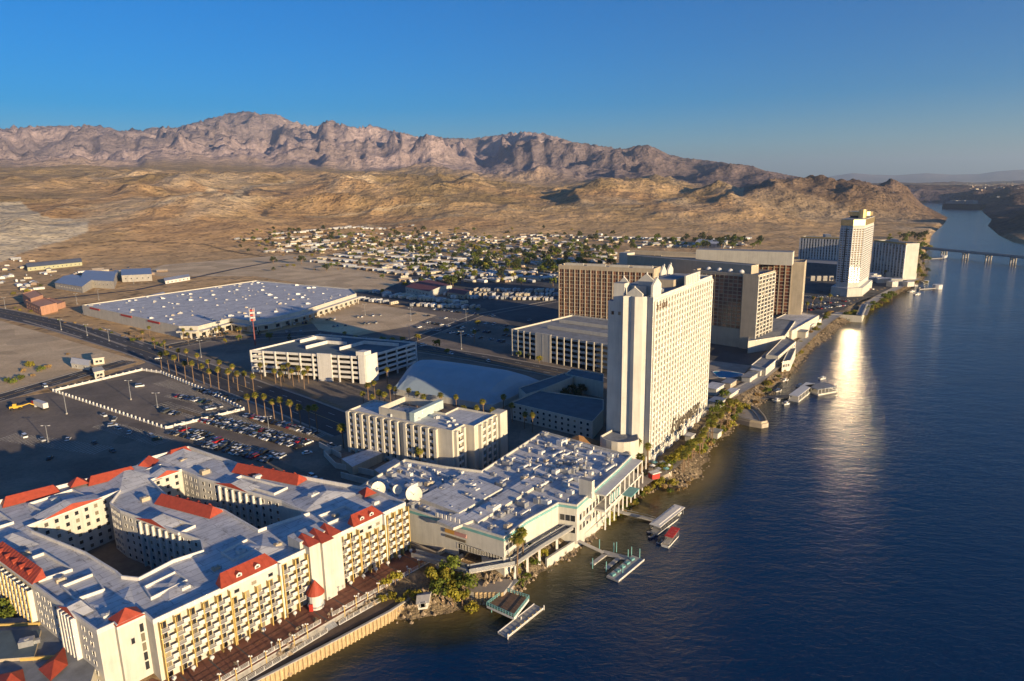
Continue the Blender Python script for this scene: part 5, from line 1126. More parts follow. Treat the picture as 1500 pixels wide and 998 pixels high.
carrow((360,609),(468,638),26,.85,'the sunlit row under the avenue palms',G,seed=6); carrow((302,614),(400,641),22,.97,'the long double row behind the wall',G,double=True,seed=7)
carrow((400,641),(447,654),9,.9,'the right end of the long double row',G,double=True,seed=8); carrow((256,632),(302,642),9,.9,'the row against the outside of the car park wall',G,seed=9,double=True)
carrow((300,648),(408,675),22,.75,'the row nearest the hotel roofs',G,double=True,seed=10); carrow((72,590),(160,618),0,.3,'',G) if False else None
for i, (x, y, cl, sh, lb) in enumerate([(205,567,'white','van','white van parked alone in the walled car park'), (62,646,'silver','pickup','silver pickup alone in the shaded lot at the far left'), (100,645,'white','sedan','white sedan alone in the middle of the shaded lot'), (138,650,'dark grey','sedan','dark grey sedan alone right of the white sedan in the shaded lot'),
    (165,625,'white','suv','white high sided car just inside the shade near the wall'), (173,629,'silver','sedan','silver sedan beside the white high sided car near the wall'), (190,635,'white','sedan','white sedan at the shade edge by the wall'), (221,640,'silver','suv','silver car in the shade below the wall corner'), (230,645,'dark green','suv','dark green car next to the silver one below the wall corner'),
    (165,662,'dark grey','sedan','dark grey sedan nearest the red hotel roofs'), (73,673,'black','sedan','black sedan in the darkest part of the lot'), (36,641,'white','van','pale van at the left edge of the shaded lot'), (232,526,'white','sedan','white sedan crossing the junction'), (152,610,'white','pickup','white pickup by the outside of the wall posts'), (168,616,'silver','pickup','silver pickup by the outside of the wall posts'), (66,567,'white','van','white van on the cross street'), (450,665,'white','sedan','white sedan in the shaded yard beside the service sheds'), (458,700,'white','suv','white car in the shade behind the rear hotel wing'), (470,706,'silver','sedan','silver sedan in the shade behind the rear hotel wing'), (486,655,'white','pickup','white pickup beside the yard wall'), (620,507,'white','van','white van on the boulevard behind the garage'), (660,519,'white','sedan','white sedan on the boulevard in sun'), (715,530,'white','suv','white car on the boulevard left of the tan garage')]):
    car(sh, cl, (*P(x, y), .1), [.5,-.7,1.9,2.4][i % 4], lb, G)
G2 = 'cars parked in the shaded lot behind the garage'
for r, (a, c, n) in enumerate((((606,470),(790,500),34), ((612,480),(745,503),26), ((600,460),(800,486),36), ((620,452),(810,474),34))): carrow(a, c, n, .5, f'the {ordn(r)} row of the dark lot by the tan garage', G2, False, seed=20+r, cols=(5,4,4,4,1,1,1,.5))
G3 = 'cars parked below the gold topped tower'
for r, (a, c, n) in enumerate((((1184,455),(1236,448),18), ((1186,447),(1246,441),20), ((1186,437),(1258,431),20), ((1200,428),(1280,424),16))): carrow(a, c, n, .7, f'the {ordn(r)} row of the lot below the gold topped tower', G3, False, seed=30+r)
for i, px in enumerate((((400,478),(450,474),12), ((405,488),(455,484),12), ((470,470),(560,462),16), ((480,480),(570,472),16))): carrow(px[0], px[1], px[2], .35, f'the {ordn(i)} row in front of the long store wall', 'cars in front of the long store wall', False, seed=60+i)
G4 = 'cars by the store'
carrow((285,497),(335,489),12,.5,'the row in front of the flat store corner',G4,False,seed=41); carrow((180,508),(235,492),0,.5,'',G4) if False else None
carrow((60,405),(200,392),16,.45,'the row by the metal sheds at the far left',G4,False,seed=42); carrow((10,398),(70,385),10,.6,'the row left of the metal sheds',G4,False,seed=43)
# lorry and loader at the left
tr = thing('articulated_lorry', 'lorry with a red cab and long white box trailer at the lot edge', 'lorry', (*P(58, 597), 0.05), None, math.atan2(P(74,604)[1]-P(38,590)[1], P(74,604)[0]-P(38,590)[0]))
def local(name, fn, par): b = MB(); fn(b); o = bpy.data.objects.new(name, b.mesh(name)); COL.objects.link(o); o.parent = par; return o
local('trailer', lambda b: b.box((2.5,0), 13, 2.6, 1.1, 4.0, WHITEP), tr); local('cab', lambda b: (b.box((-6.0,0), 2.4, 2.5, .6, 3.2, REDW), b.box((-7.6,0), 1.2, 2.2, .6, 1.9, REDW), b.box((-6.9,0), .5, 2.3, 2.0, 3.0, CGL)), tr)
for x in (-7.4, -4.9, 6.2, 7.4):
    for y in (-1.1, 1.1): local('wheel', lambda b: (b.cyl((x, y), .5, .5, 0, .95, 8, BLACK)), tr)
ld = thing('yellow_loader', 'yellow construction loader standing by the cross street', 'loader', (*P(24, 600), .05), None, .5)
YEL = mat('yellow_paint', (.55,.35,.03), .5, .1, 1)
local('body', lambda b: (b.box((0,0), 6, 2.2, .9, 2.2, YEL), b.box((-.5,0), 1.8, 1.8, 2.2, 3.4, YEL)), ld); local('arm', lambda b: (b.bar((2.5,0,1.6), (6.5,0,2.6), .5, .5, YEL), b.bar((6.5,0,2.6), (9,0,1.0), .5, .5, YEL)), ld); local('bucket', lambda b: b.box((9.4,0), 1.2, 2.6, .1, 1.3, METAL), ld)
for x in (-2, 2):
    for y in (-1.1, 1.1): local('wheel', lambda b: b.cyl((x, y), .75, .75, 0, 1.4, 10, BLACK), ld)
# ================================================================ LAMP POSTS
def lamp(x, y, hgt, lb, arms=2):
    c = P(x, y); t = thing('lamp_post', lb, 'lamp post', (*c, 0), 'tall lamp posts'); b = MB(); b.cyl(c, .22, .12, 0, hgt, 6, METAL); b.cyl(c, .5, .5, 0, .9, 6, GREYC); b.build('pole', t)
    b = MB(); b.bar((c[0]-1.6, c[1], hgt), (c[0]+1.6, c[1], hgt), .14, .14, METAL); b.box((c[0]-1.7, c[1]), 1.0, .5, hgt-.1, hgt+.15, WHITEP); b.box((c[0]+1.7, c[1]), 1.0, .5, hgt-.1, hgt+.15, WHITEP); b.build('lamp_head', t)
for x, y, hh, lb in ((192,586,12,'tall lamp post standing in the walled car park'), (231,598,9,'short lamp post near the middle of the walled car park'), (98,607,12,'lamp post at the edge of the shade outside the wall'), (71,649,9,'lamp post inside the shaded lot'), (295,524,13,'lamp post at the junction behind the palms'), (600,502,14,'lamp post beside the boulevard at the garage corner'), (676,512,14,'lamp post on the boulevard verge left of the tan garage'),
    (683,474,13,'lamp post in the dark lot'), (602,470,12,'lamp post at the left end of the dark lot'), (90,484,10,'lamp post on the avenue island, left'), (128,492,10,'lamp post on the avenue island, middle'), (160,500,10,'lamp post on the avenue island, right'), (8,452,12,'lamp post at the far left of the avenue'), (113,446,12,'lamp post left of the flat store'), (145,440,12,'lamp post by the side road behind the store'), (275,640,8,'lamp post at the near corner of the wall'), (394,632,8,'lamp post between the long rows of cars'), (478,455,11,'lamp post on the sand lot by the store'), (535,462,11,'lamp post on the sand lot by the side road'), (196,416,12,'lamp post beside the metal canopy')): lamp(x, y, hh, lb)
# ================================================================ FLAT STORE AND PYLON
so = P(260, 450, 10); st_ = thing('flat_store', 'huge flat roofed store with cream walls and red sign panels', 'store', (*so, 0))
sp_ = [P(*p, 10) for p in [(120,447),(262,478),(290,478),(338,466),(366,470),(398,466),(440,456),(522,430),(514,423),(376,411)]]
shell(st_, 'wall', sp_, 0, 9.2, .9, CREAM, ROOFW, .6)
b = MB(); b.prism([P(*p, 10) for p in [(262,462),(370,435),(440,452),(335,470)]], 9.1, 9.5, ROOFG); b.build('roof_field', st_) if False else None
for i, t in enumerate((.10, .45, .72)):
    a_2, c_2 = lerp(sp_[0], sp_[1], t), lerp(sp_[0], sp_[1], t+.11); d = Vector((c_2[1]-a_2[1], a_2[0]-c_2[0])).normalized()*.3; b = MB(); b.wall((a_2[0]+d.x, a_2[1]+d.y), (c_2[0]+d.x, c_2[1]+d.y), 8.2, 9.7, .4, REDW); b.build('sign_panel', st_)
for i in (1, 2, 3, 4, 5, 6):
    a_2, c_2 = sp_[i], sp_[i+1]; L = dist(a_2, c_2); d = Vector((c_2[1]-a_2[1], a_2[0]-c_2[0])).normalized(); n_ = max(2, int(L/9)); b = MB()
    q = [a_2, c_2, (c_2[0]+d.x*5, c_2[1]+d.y*5), (a_2[0]+d.x*5, a_2[1]+d.y*5)]; b.prism(q, 5.2, 6.6, CREAM, ROOFW); b.build('canopy', st_)
    m = MB(); m.box((0,0), .9, .9, 0, 5.2, CREAM); mm_ = m.mesh('canopy_column')
    for k in range(n_): p = lerp(q[3], q[2], (k+.5)/n_); inst(mm_, 'canopy_column', (p[0]-d.x*.6, p[1]-d.y*.6, 0), 0, st_)
    win_row(st_, a_2, c_2, [2.4], n_, 4.2, 2.8, GLASS, WHITEP, .5, .5)
random.seed(3); sin_ = insetpoly(sp_, 4); xs2 = [p[0] for p in sp_]; ys2 = [p[1] for p in sp_]; k = 0
while k < 120:
    x, y = random.uniform(min(xs2), max(xs2)), random.uniform(min(ys2), max(ys2))
    if not px_in(sin_, x, y): continue
    v = random.choice((0,1,2,3,4)); o = inst(proto[v], 'roof_unit', (x, y, 9.2), random.uniform(.3,.5), st_, random.uniform(.4, .8)); k += 1
pc = P(374, 506); py_ = thing('sign_pylon', 'slim tall pylon with a red and white lattice head in front of the store', 'sign pylon', (*pc, 0))
b = MB(); b.cyl(pc, .55, .4, 0, 20, 8, mat('maroon_paint', (.22,.07,.07), .6)); b.build('pole', py_)
pcx = P(376, 455, 9); b = MB(); 
for i in range(5): b.box(pc, 3.0, 3.0, 20+i*1.9, 20+i*1.9+1.2, REDW if i % 2 == 0 else WHITEP, .4)
for x in (-1, 1):
    for y in (-1, 1): b.box((pc[0]+x*1.4, pc[1]+y*1.4), .35, .35, 19.6, 30, WHITEP)
b.build('lattice_head', py_)
# ================================================================ FAR LEFT: PINK BUILDING, METAL CANOPIES, SHEDS
PINK = mat('pink_stucco', (.50,.27,.17), .85, .08, .3)
pk = thing('pink_building', 'salmon pink two storey building with stepped roofs by the avenue', 'building', (*P(60, 448), 0))
for pts, z in (([(38,446),(60,456),(84,450),(62,440)], 9), ([(34,438),(46,446),(64,440),(52,432)], 12), ([(60,444),(84,450),(96,446),(74,440)], 6)): shell(pk, 'wall', [P(*p, z/2) for p in pts], 0, z-.6, .6, PINK, PINK)
win_row(pk, P(38,446,4.5), P(60,456,4.5), [2.4, 5.6], 6, 1.6, 1.4, GLASS, PINK, .6, .6)
def simple(name, label, cat, pts, z, wm_, rm2, pitch=0, group=None, zz=None):
    q = [P(*p, z) for p in pts]; c = (sum(p[0] for p in q)/len(q), sum(p[1] for p in q)/len(q)); t = thing(name, label, cat, (*c, 0), group)
    b = MB(); b.prism(q, -1, z, wm_); b.build('wall', t)
    b = MB(); q2 = insetpoly(q, -.5)
    if pitch:
        r0, r1 = lerp(q2[0], q2[3], .5), lerp(q2[1], q2[2], .5)
        b.face([(*q2[0],z),(*q2[1],z),(*r1,z+pitch),(*r0,z+pitch)], rm2); b.face([(*q2[2],z),(*q2[3],z),(*r0,z+pitch),(*r1,z+pitch)], rm2); b.face([(*q2[1],z),(*q2[2],z),(*r1,z+pitch)], wm_); b.face([(*q2[3],z),(*q2[0],z),(*r0,z+pitch)], wm_)
    else: b.prism(q2, z, z+.4, wm_, rm2)
    b.build('roof', t)
    win_row(t, q[0], q[1], [z*.5], max(2, int(dist(q[0], q[1])/7)), 1.8, 1.5, GLASS, WHITEP, 1, 1); return t
SGREEN = mat('pale_green_metal', (.38,.38,.24), .6, .1, .4)
simple('long_green_shed', 'long low pale green metal shed far left', 'shed', [(40,392),(120,384),(118,378),(38,386)], 6, SGREEN, ROOFG, 1.5)
simple('barrel_canopy', 'ribbed grey metal canopy, left of the two big canopies', 'canopy', [(80,414),(120,420),(146,408),(106,402)], 8, GREYC, METAL, 3)
simple('barrel_canopy', 'ribbed grey metal canopy with an open front, middle of the far left yard', 'canopy', [(118,410),(166,412),(172,398),(126,396)], 10, GREYC, METAL, 3)
simple('metal_hall', 'pale metal hall with white posts right of the canopies', 'hall', [(178,404),(222,402),(220,393),(178,395)], 9, GREYC, METAL, 0)
simple('white_shed', 'small white shed behind the store', 'shed', [(220,440),(244,434),(240,428),(216,434)], 6, WHITE, ROOFW)
simple('white_trailer_office', 'long white trailer office between the metal hall and the store', 'office', [(242,412),(278,406),(276,402),(240,408)], 4, WHITEP, ROOFW)
simple('cream_shed', 'cream shed on the sand lot corner', 'shed', [(136,526),(152,524),(148,518),(134,520)], 4.5, CREAM, DIRT); simple('cream_shed', 'square cream shed beside the cross street', 'shed', [(138,546),(152,543),(148,538),(136,540)], 4.5, CREAM, CREAM)
simple('white_cottage', 'white hipped cottage on the sand lot', 'cottage', [(104,532),(130,536),(132,528),(108,524)], 3.5, WHITE, WHITEP, 2)
simple('red_roof_shop', 'white shop with a dark red roof right of the flat store', 'shop', [(594,420),(628,427),(662,418),(628,410)], 7, WHITE, mat('maroon_roof', (.16,.05,.05), .8, .1, .3), 2)
simple('red_roof_annex', 'small annex with a dull red roof beside the motorhome lot', 'annex', [(655,428),(680,432),(690,426),(664,422)], 5, TAN, MATS['maroon_roof'], 1)
simple('white_warehouse', 'long white warehouse beyond the trailer park', 'warehouse', [(622,340),(650,343),(690,336),(664,333)], 9, WHITEP, ROOFW, 1)
simple('tan_warehouse', 'low tan block left of the long white warehouse', 'warehouse', [(566,327),(610,328),(612,322),(568,321)], 6, CREAM, ROOFW); simple('grey_school', 'low grey green roofed block near the pink sign', 'building', [(688,322),(720,323),(722,318),(690,317)], 6, METAL, METAL)
simple('cream_block', 'cream block between the warehouse and the pink sign', 'building', [(655,330),(705,330),(706,325),(656,325)], 6, CREAM, ROOFW)
simple('apartment_row', 'row of small white apartments below the mesa', 'apartments', [(1018,356),(1060,358),(1066,352),(1024,350)], 8, WHITE, ROOFW, 1)
c = P(762, 343); tk = thing('water_tank', 'squat white cylindrical water tank', 'tank', (*c, 0)); b = MB(); b.cyl(c, 10, 10, 0, 13, 20, WHITEP); b.build('shell', tk); b = MB(); b.cyl(c, 10.2, .5, 13, 15, 20, WHITEP); b.build('roof', tk)
c = P(749, 335); sg_ = thing('twin_pole_sign', 'pink roadside sign board on two tall white poles', 'sign', (*c, 0)); b = MB(); b.box(c, 34, 3, 22, 32, mat('pink_sign', (.6,.36,.33), .6)); b.build('board', sg_)
for dx in (-9, 9): b = MB(); b.cyl((c[0]+dx, c[1]), 1.0, 1.0, 0, 22, 6, WHITEP); b.build('pole', sg_)
# ================================================================ MOTORHOMES AND MOBILE HOMES
HM = [mat('home_white', (.66,.65,.62), .6, .06, .6), mat('home_cream', (.55,.48,.36), .7, .06, .6), mat('home_grey', (.34,.35,.36), .7, .06, .6), mat('home_brown', (.26,.19,.14), .7, .06, .6)]
def home_mesh(m1, m2, L, W, H, rv):
    b = MB(); b.box((0,0), L, W, .5, H, m1)
    if rv: b.box((L/2+.5,0), 1.0, W*.85, .5, H*.6, m1); b.box((L/2+.3,0), .8, W*.8, H*.6, H*.85, CGL); b.box((-.5,0), 1.2, .9, H, H+.35, METAL)
    else: b.face([(-L/2-.3,-W/2-.4,H),(L/2+.3,-W/2-.4,H),(L/2+.3,0,H+.9),(-L/2-.3,0,H+.9)], m2); b.face([(L/2+.3,W/2+.4,H),(-L/2-.3,W/2+.4,H),(-L/2-.3,0,H+.9),(L/2+.3,0,H+.9)], m2); b.face([(L/2+.3,-W/2-.4,H),(L/2+.3,W/2+.4,H),(L/2+.3,0,H+.9)], m1); b.face([(-L/2-.3,W/2+.4,H),(-L/2-.3,-W/2-.4,H),(-L/2-.3,0,H+.9)], m1); b.box((L*.2,-W/2-1.2), L*.5, 2.2, 2.2, 2.35, m2)
    for x in (-L*.3, 0, L*.25):
        for sy in (-1, 1): b.box((x, sy*(W/2+.02)), .9, .04, 1.4, 2.2, CGL)
    return b.mesh('home')
RVM = [home_mesh(HM[i % 3], HM[i % 3], (8.5,10,7.5)[i % 3], 2.5, 3.3, True) for i in range(3)]; MHM = [home_mesh(HM[i % 4], HM[(i+1) % 3 if i else 0], (15,18,13,16)[i % 4], (5.5,7,5,6)[i % 4], 3.2, False) for i in range(4)]
RVN = ('white','cream','grey'); MHN = ('white','cream','grey','brown')
nh = [0, 0]; restb = MB()
def homerow(a, c, n, what, where, fill, seed, tilt=.5):
    rn = random.Random(seed); a, c = PG(*a), PG(*c); u = Vector((c[0]-a[0], c[1]-a[1])); k = 0; kk = 0 if what == 'rv' else 1
    for i in range(n):
        if rn.random() > fill: continue
        p = Vector(a)+u*((i+.5)/n); p += Vector((rn.uniform(-2,2), rn.uniform(-3,3))); v = rn.randrange(3 if kk == 0 else 4); me_ = (RVM, MHM)[kk][v]; rz = math.atan2(u.y, u.x)+math.pi/2*(1 if kk == 0 else .62)+rn.uniform(-.05,.05)
        if nh[kk] < 290:
            nh[kk] += 1; k += 1; o = inst(me_, ('motorhome','mobile_home')[kk], (p.x, p.y, max(ground_z(p.x, p.y), .05)), rz); tag(o, f"{(RVN,MHN)[kk][v]} {('motorhome','mobile home')[kk]}, {ordn(k-1)} from the left in {where}", ('motorhome','mobile home')[kk], ('motorhomes in the storage lot','homes of the trailer park')[kk])
        else:
            ca, sa = math.cos(rz), math.sin(rz); gz_ = ground_z(p.x, p.y)
            for f in me_.polygons: restb.face([(p.x+q[0]*ca-q[1]*sa, p.y+q[0]*sa+q[1]*ca, q[2]+gz_) for q in (me_.vertices[z].co for z in f.vertices)], me_.materials[f.material_index])
for r, (a, c, n) in enumerate((((662,437),(815,440),34), ((650,432),(820,434),34), ((690,426),(812,428),28), ((560,434),(680,446),28), ((540,428),(650,442),26), ((600,448),(700,452),22), ((520,438),(580,446),12), ((470,448),(500,456),0))): homerow(a, c, max(n, 1), 'rv', f'the {ordn(r)} row of the motorhome lot', .85, 50+r)
for r, (a, c, n) in enumerate((((455,383),(600,404),26), ((470,379),(640,399),28), ((490,375),(670,394),28), ((515,371),(680,389),26), ((540,367),(690,383),22), ((380,358),(560,372),0), ((388,370),(505,366),24), ((420,362),(620,352),30), ((345,352),(480,346),26), ((400,345),(560,336),28), ((470,340),(620,330),24), ((690,352),(850,358),26), ((700,362),(830,372),20), ((760,345),(1000,352),26), ((820,372),(900,380),8), ((1000,362),(1090,360),10))):
    if n: homerow(a, c, n, 'mh', f'the {ordn(r)} row of the trailer park', .84, 70+r)
rn = random.Random(404)
for reg, cnt in (((690,345,905,404), 260), ((400,342,700,372), 230), ((560,372,720,400), 90), ((900,350,1100,364), 60), ((590,398,830,414), 120), ((0,380,60,430), 25), ((60,396,240,404), 20)):
    for i in range(cnt):
        x, y = PG(rn.uniform(reg[0], reg[2]), rn.uniform(reg[1], reg[3])); kk = rn.random() < .7; me_ = rn.choice(MHM if kk else RVM); rz = rn.uniform(-.2,.2)+rn.choice((.6, 2.2)); ca, sa = math.cos(rz), math.sin(rz); gz_ = ground_z(x, y)
        if kk: sx_ = rn.uniform(.7, 1.15)
        else: sx_ = rn.uniform(.5, 1.0)
        for f in me_.polygons: restb.face([(x+sx_*(q[0]*ca-q[1]*sa), y+sx_*(q[0]*sa+q[1]*ca), q[2]*sx_+gz_) for q in (me_.vertices[z].co for z in f.vertices)], me_.materials[f.material_index])
if restb.f:
    o = restb.build('mobile_homes_beyond'); kind(o, 'stuff'); o['label'] = 'mobile homes and sheds mingled at the far edge of the trailer park'
# ================================================================ TREES
def palm_proto(seed, hgt):
    rn = random.Random(seed); b = MB(); bend = rn.uniform(-.5, .5); N = 6; pts = [(bend*(i/N)**2, .3*bend*(i/N)**2, hgt*i/N) for i in range(N+1)]
    for i in range(N):
        r0, r1 = .30-.10*i/N, .30-.10*(i+1)/N; k = len(b.v); im = b.mi(TRUNK)
        for (p, r) in ((pts[i], r0), (pts[i+1], r1)):
            for q in range(6): a = q*math.pi/3; b.v.append((p[0]+r*math.cos(a), p[1]+r*math.sin(a), p[2]))
        for q in range(6): b.f.append((k+q, k+(q+1) % 6, k+6+(q+1) % 6, k+6+q)); b.m.append(im)
    tk_ = b.mesh('trunk'); b = MB(); top = Vector(pts[-1]); n_ = 46
    for i in range(n_):
        el = -1.15 + 2.45*(i/n_) + rn.uniform(-.15,.15); a = i*2.399+rn.uniform(-.2,.2); D = Vector((math.cos(a)*math.cos(el), math.sin(a)*math.cos(el), math.sin(el))); Ln = rn.uniform(2.0, 2.6)*(1 if el > -.3 else .75); s_ = Vector((-math.sin(a), math.cos(a), 0))
        st = top + D*.3; mid = top + D*Ln*.62; tip = top + D*Ln + Vector((0,0,-.55)); m_ = PALML if el > -.55 else DRY
        b.face([tuple(st), tuple(mid-s_*.62), tuple(tip-s_*.25+Vector((0,0,-.1))), tuple(mid+Vector((0,0,.12)))], m_); b.face([tuple(st), tuple(mid+Vector((0,0,.12))), tuple(tip+s_*.25+Vector((0,0,-.1))), tuple(mid+s_*.62)], m_)
        b.face([tuple(mid-s_*.3), tuple(tip), tuple(mid+s_*.3)], m_)
    return tk_, b.mesh('crown')
PALMS = [palm_proto(i, hgt) for i, hgt in enumerate((9.0, 10.5, 12.0, 7.5, 6.0))]
def palm(c, z0, v, label, group, s=1.0):
    t = thing('palm_tree', label, 'palm tree', (c[0], c[1], z0), group, random.uniform(0, 6.28)); t.scale = (s, s, s)
    for nme, me_ in (('trunk', PALMS[v][0]), ('crown', PALMS[v][1])): o = bpy.data.objects.new(nme, me_); COL.objects.link(o); o.parent = t
    return t
def palmrow(lst, where, group, v=2, s=1.0, crown=None):
    for i, (x, y) in enumerate(lst):
        hgt = (9.0, 10.5, 12.0, 7.5, 6.0)[v]*s; c = P(x, y, hgt) if crown else P(x, y); palm(c, 0, v if (i % 3) else max(0, v-1), f'fan palm, {ordn(i)} from the left in {where}', group, s*random.uniform(.93, 1.07))
random.seed(11)
palmrow([(237,541),(248,545),(259,550),(272,555),(284,560),(299,563),(309,567),(321,571),(336,575),(349,573)], 'the row along the far wall of the walled car park', 'palms along the avenue', 2, 1.05)
palmrow([(262,530),(276,535),(291,541),(307,547),(324,553),(342,560),(360,567),(372,575)], 'the row on the far kerb of the avenue', 'palms along the avenue', 1, 1.0)
palmrow([(366,609),(377,610),(389,611),(402,614),(414,618),(428,623),(441,626),(454,628),(465,631)], 'the row behind the sunlit cars', 'palms along the avenue', 2, .98)
palmrow([(501,623)], 'the gap before the cream hotel', 'palms along the avenue', 1, 1.1, 1)
palmrow([(392,548),(399,543),(408,552),(416,560),(424,556),(430,566),(438,560),(446,570),(452,562),(404,562),(412,570),(383,556)], 'the cluster in front of the white garage', 'palms by the white garage', 1, 1.0)
palmrow([(538,562),(548,560),(566,540),(555,572),(532,575),(545,580),(563,575),(571,566)], 'the cluster at the right end of the white garage', 'palms by the white garage', 1, .95, 1)
palmrow([(579,565),(598,571),(610,576),(621,579),(646,579),(668,580),(678,595),(698,596),(708,589),(720,596),(737,583),(750,593),(768,602),(780,607)], 'the row between the fabric hall and the cream hotel', 'palms behind the cream hotel', 1, .9, 1)
palmrow([(538,628),(564,636),(589,641),(614,654)], 'the row in front of the cream hotel balconies', 'palms in front of the cream hotel', 1, 1.05, 1)
palmrow([(208,487),(218,480),(268,484),(274,488),(280,482),(316,482),(320,480),(347,482),(352,482),(225,497),(240,500)], 'front of the flat store', 'palms by the store', 0, .85, 1)
palmrow([(930,633),(935,648),(949,652),(938,664)], 'the clump at the foot of the tall white tower', 'palms at the tower foot', 1, 1.0, 1)
palmrow([(748,778),(766,776),(757,791)], 'the group rising beside the elevated walkway', 'palms by the walkway', 2, 1.0, 1)
lst = []
for i in range(30): t = i/29; lst.append((998+(1074-998)*t+random.uniform(-3,3), 690+(604-690)*t+random.uniform(-5,5)))
palmrow(sorted(lst), 'the riverside garden under the tall white tower', 'palms in the riverside garden', 0, .8)
palmrow([(1182,458),(1190,450),(1202,452),(1215,446),(1290,404),(1296,408),(1304,404),(1330,398),(1342,392),(1346,402),(1352,396),(838,508),(695,502),(1250,418),(1262,420),(1270,416)], 'the scattered palms about the lots upstream', 'scattered palms', 0, 1.0)
def crown_proto(seed, R, H, nl, leafm, ls, trunk=True, z0=1.2):
    rn = random.Random(seed); b = MB(); clumps = []
    for i in range(max(6, nl//22)):
        a = rn.uniform(0, 6.28); e = rn.uniform(-.5, 1.3); rr = rn.uniform(.45, .9); clumps.append((R*rr*math.cos(a)*math.cos(e), R*rr*math.sin(a)*math.cos(e), z0+H*.5+H*.48*rr*math.sin(e), rn.uniform(.22, .42)*R))
    for i in range(nl):
        c = clumps[rn.randrange(len(clumps))]; d = Vector((rn.gauss(0,1), rn.gauss(0,1), rn.gauss(0,1))).normalized(); p = Vector(c[:3])+d*c[3]*rn.uniform(.6,1.05)
        u = d.orthogonal().normalized(); v = d.cross(u); u, v = u*math.cos(i)+v*math.sin(i), v*math.cos(i)-u*math.sin(i); s_ = ls*rn.uniform(.6,1.3); tl = d*ls*rn.uniform(-.4,.4)
        b.face([tuple(p-u*s_), tuple(p-v*s_*.6+tl), tuple(p+u*s_), tuple(p+v*s_*.6-tl)], leafm)
    cr = b.mesh('crown'); b = MB(); b.cyl((0,0), R*.07+.06, R*.04+.04, 0, z0+H*.45, 6, TRUNK)
    for i in range(4): c = clumps[i]; b.bar((0,0,z0+H*.2), (c[0]*.8, c[1]*.8, c[2]), R*.04+.04, R*.04+.04, TRUNK)
    return cr, b.mesh('trunk')
TREES = [crown_proto(1, 3.2, 5.0, 420, LEAF, .42), crown_proto(2, 2.6, 4.2, 360, LEAFY, .40), crown_proto(3, 3.6, 6.0, 420, LEAFD, .45), crown_proto(4, 1.6, 7.5, 300, LEAFD, .36), crown_proto(5, 2.4, 2.4, 320, LEAFY, .36, z0=.1), crown_proto(6, 1.8, 1.6, 200, DRY, .30, z0=.1), crown_proto(7, 2.2, 2.4, 300, LEAF, .34, z0=.1)]
TN = ('green round tree','yellow green round tree','dark green tree','slim dark tree','yellow green bush','dry golden shrub','green bush')
def tree(c, z0, v, label, group=None, s=1.0):
    nm = 'shrub' if v >= 4 else 'tree'; t = thing(nm, label, nm, (c[0], c[1], z0), group, random.uniform(0, 6.28)); t.scale = (s, s, s*random.uniform(.85, 1.15))
    for nme, me_ in (('crown', TREES[v][0]), ('trunk', TREES[v][1])): o = bpy.data.objects.new(nme, me_); COL.objects.link(o); o.parent = t
    return t
def gz_at(x, y): return ground_z(x, y)
FART = MB()
def far_trees(lst, vs_, s0, s1):
    for x, y in lst:
        c = PG(x, y); v = random.choice(vs_); s_ = random.uniform(s0, s1); a = random.uniform(0, 6.28); ca, sa = math.cos(a)*s_, math.sin(a)*s_; zz = ground_z(*c)
        for me_ in TREES[v]:
            for f in me_.polygons: FART.face([(c[0]+q[0]*ca-q[1]*sa, c[1]+q[0]*sa+q[1]*ca, zz+q[2]*s_) for q in (me_.vertices[k].co for k in f.vertices)], me_.materials[f.material_index])
def treeset(lst, where, group, vs_, s0, s1, z=None):
    for i, (x, y) in enumerate(lst):
        c = P(x, y, -2 if z is None else z); v = random.choice(vs_); zz = max(gz_at(*c), WZ) if z is None else z; tree(c, zz-.1, v, f'{TN[v]}, {ordn(i)} from the left {where}', group, random.uniform(s0, s1))
treeset([(634,866),(641,858),(648,878),(655,866),(663,882),(668,870),(677,880),(684,872),(690,882),(660,856),(672,862)], 'in the thicket by the sheet pile wall', 'riverbank thicket by the wall', (0,1,1,4), .8, 1.3)
treeset([(566,872),(574,880),(580,868),(588,884),(600,880),(612,884),(560,884)], 'on the bank below the boardwalk', 'shrubs on the boardwalk bank', (1,4,4), .6, .95)
treeset([(757,838),(762,846),(768,828),(772,838),(778,815),(784,822),(790,806),(796,814),(800,802),(776,804),(770,815)], 'in the dark green clump beside the walkway', 'trees beside the walkway', (0,6,0,4), .65, .95)
treeset([(912,716),(918,708),(922,722),(926,700),(932,712),(936,690),(930,684),(940,700),(944,684),(950,690),(915,728),(955,700),(962,705),(972,706),(982,712),(992,710),(1002,708),(1008,700),(1014,694),(985,704)], 'in the planting at the tower foot', 'planting at the tower foot', (6,4,5,6,5), .6, 1.1)
treeset([(890+i*2.9+random.uniform(-3,3), 757-i*2.1+random.uniform(-4,3)) for i in range(22)], 'on the bank above the ferry gangway', 'bank above the ferry gangway', (4,5,6), .6, 1.0)
treeset([(1000+i*3.6+random.uniform(-3,3), 678-i*3.2+random.uniform(-5,5)) for i in range(26)], 'on the garden slope beside the tall white tower', 'garden slope shrubs', (5,4,6,4), 1.0, 1.6)
treeset([(962+i*3.4+random.uniform(-3,3), 704-i*3.1+random.uniform(-4,4)) for i in range(22)], 'in the green strip between palms and tower', 'green strip by the tower', (4,6,4,6), .8, 1.3)
treeset([(1035+i*2.0+random.uniform(-3,3), 628-i*2.6+random.uniform(-3,3)) for i in range(14)], 'in the green hedge by the riverwalk stage', 'hedge by the stage', (6,0,6), .7, 1.1)
treeset([(1064,600),(1070,596),(1076,600),(1082,598),(1066,606),(1074,606)], 'on the rounded golden mound by the stage', 'golden mound', (5,5,4), 1.0, 1.5)
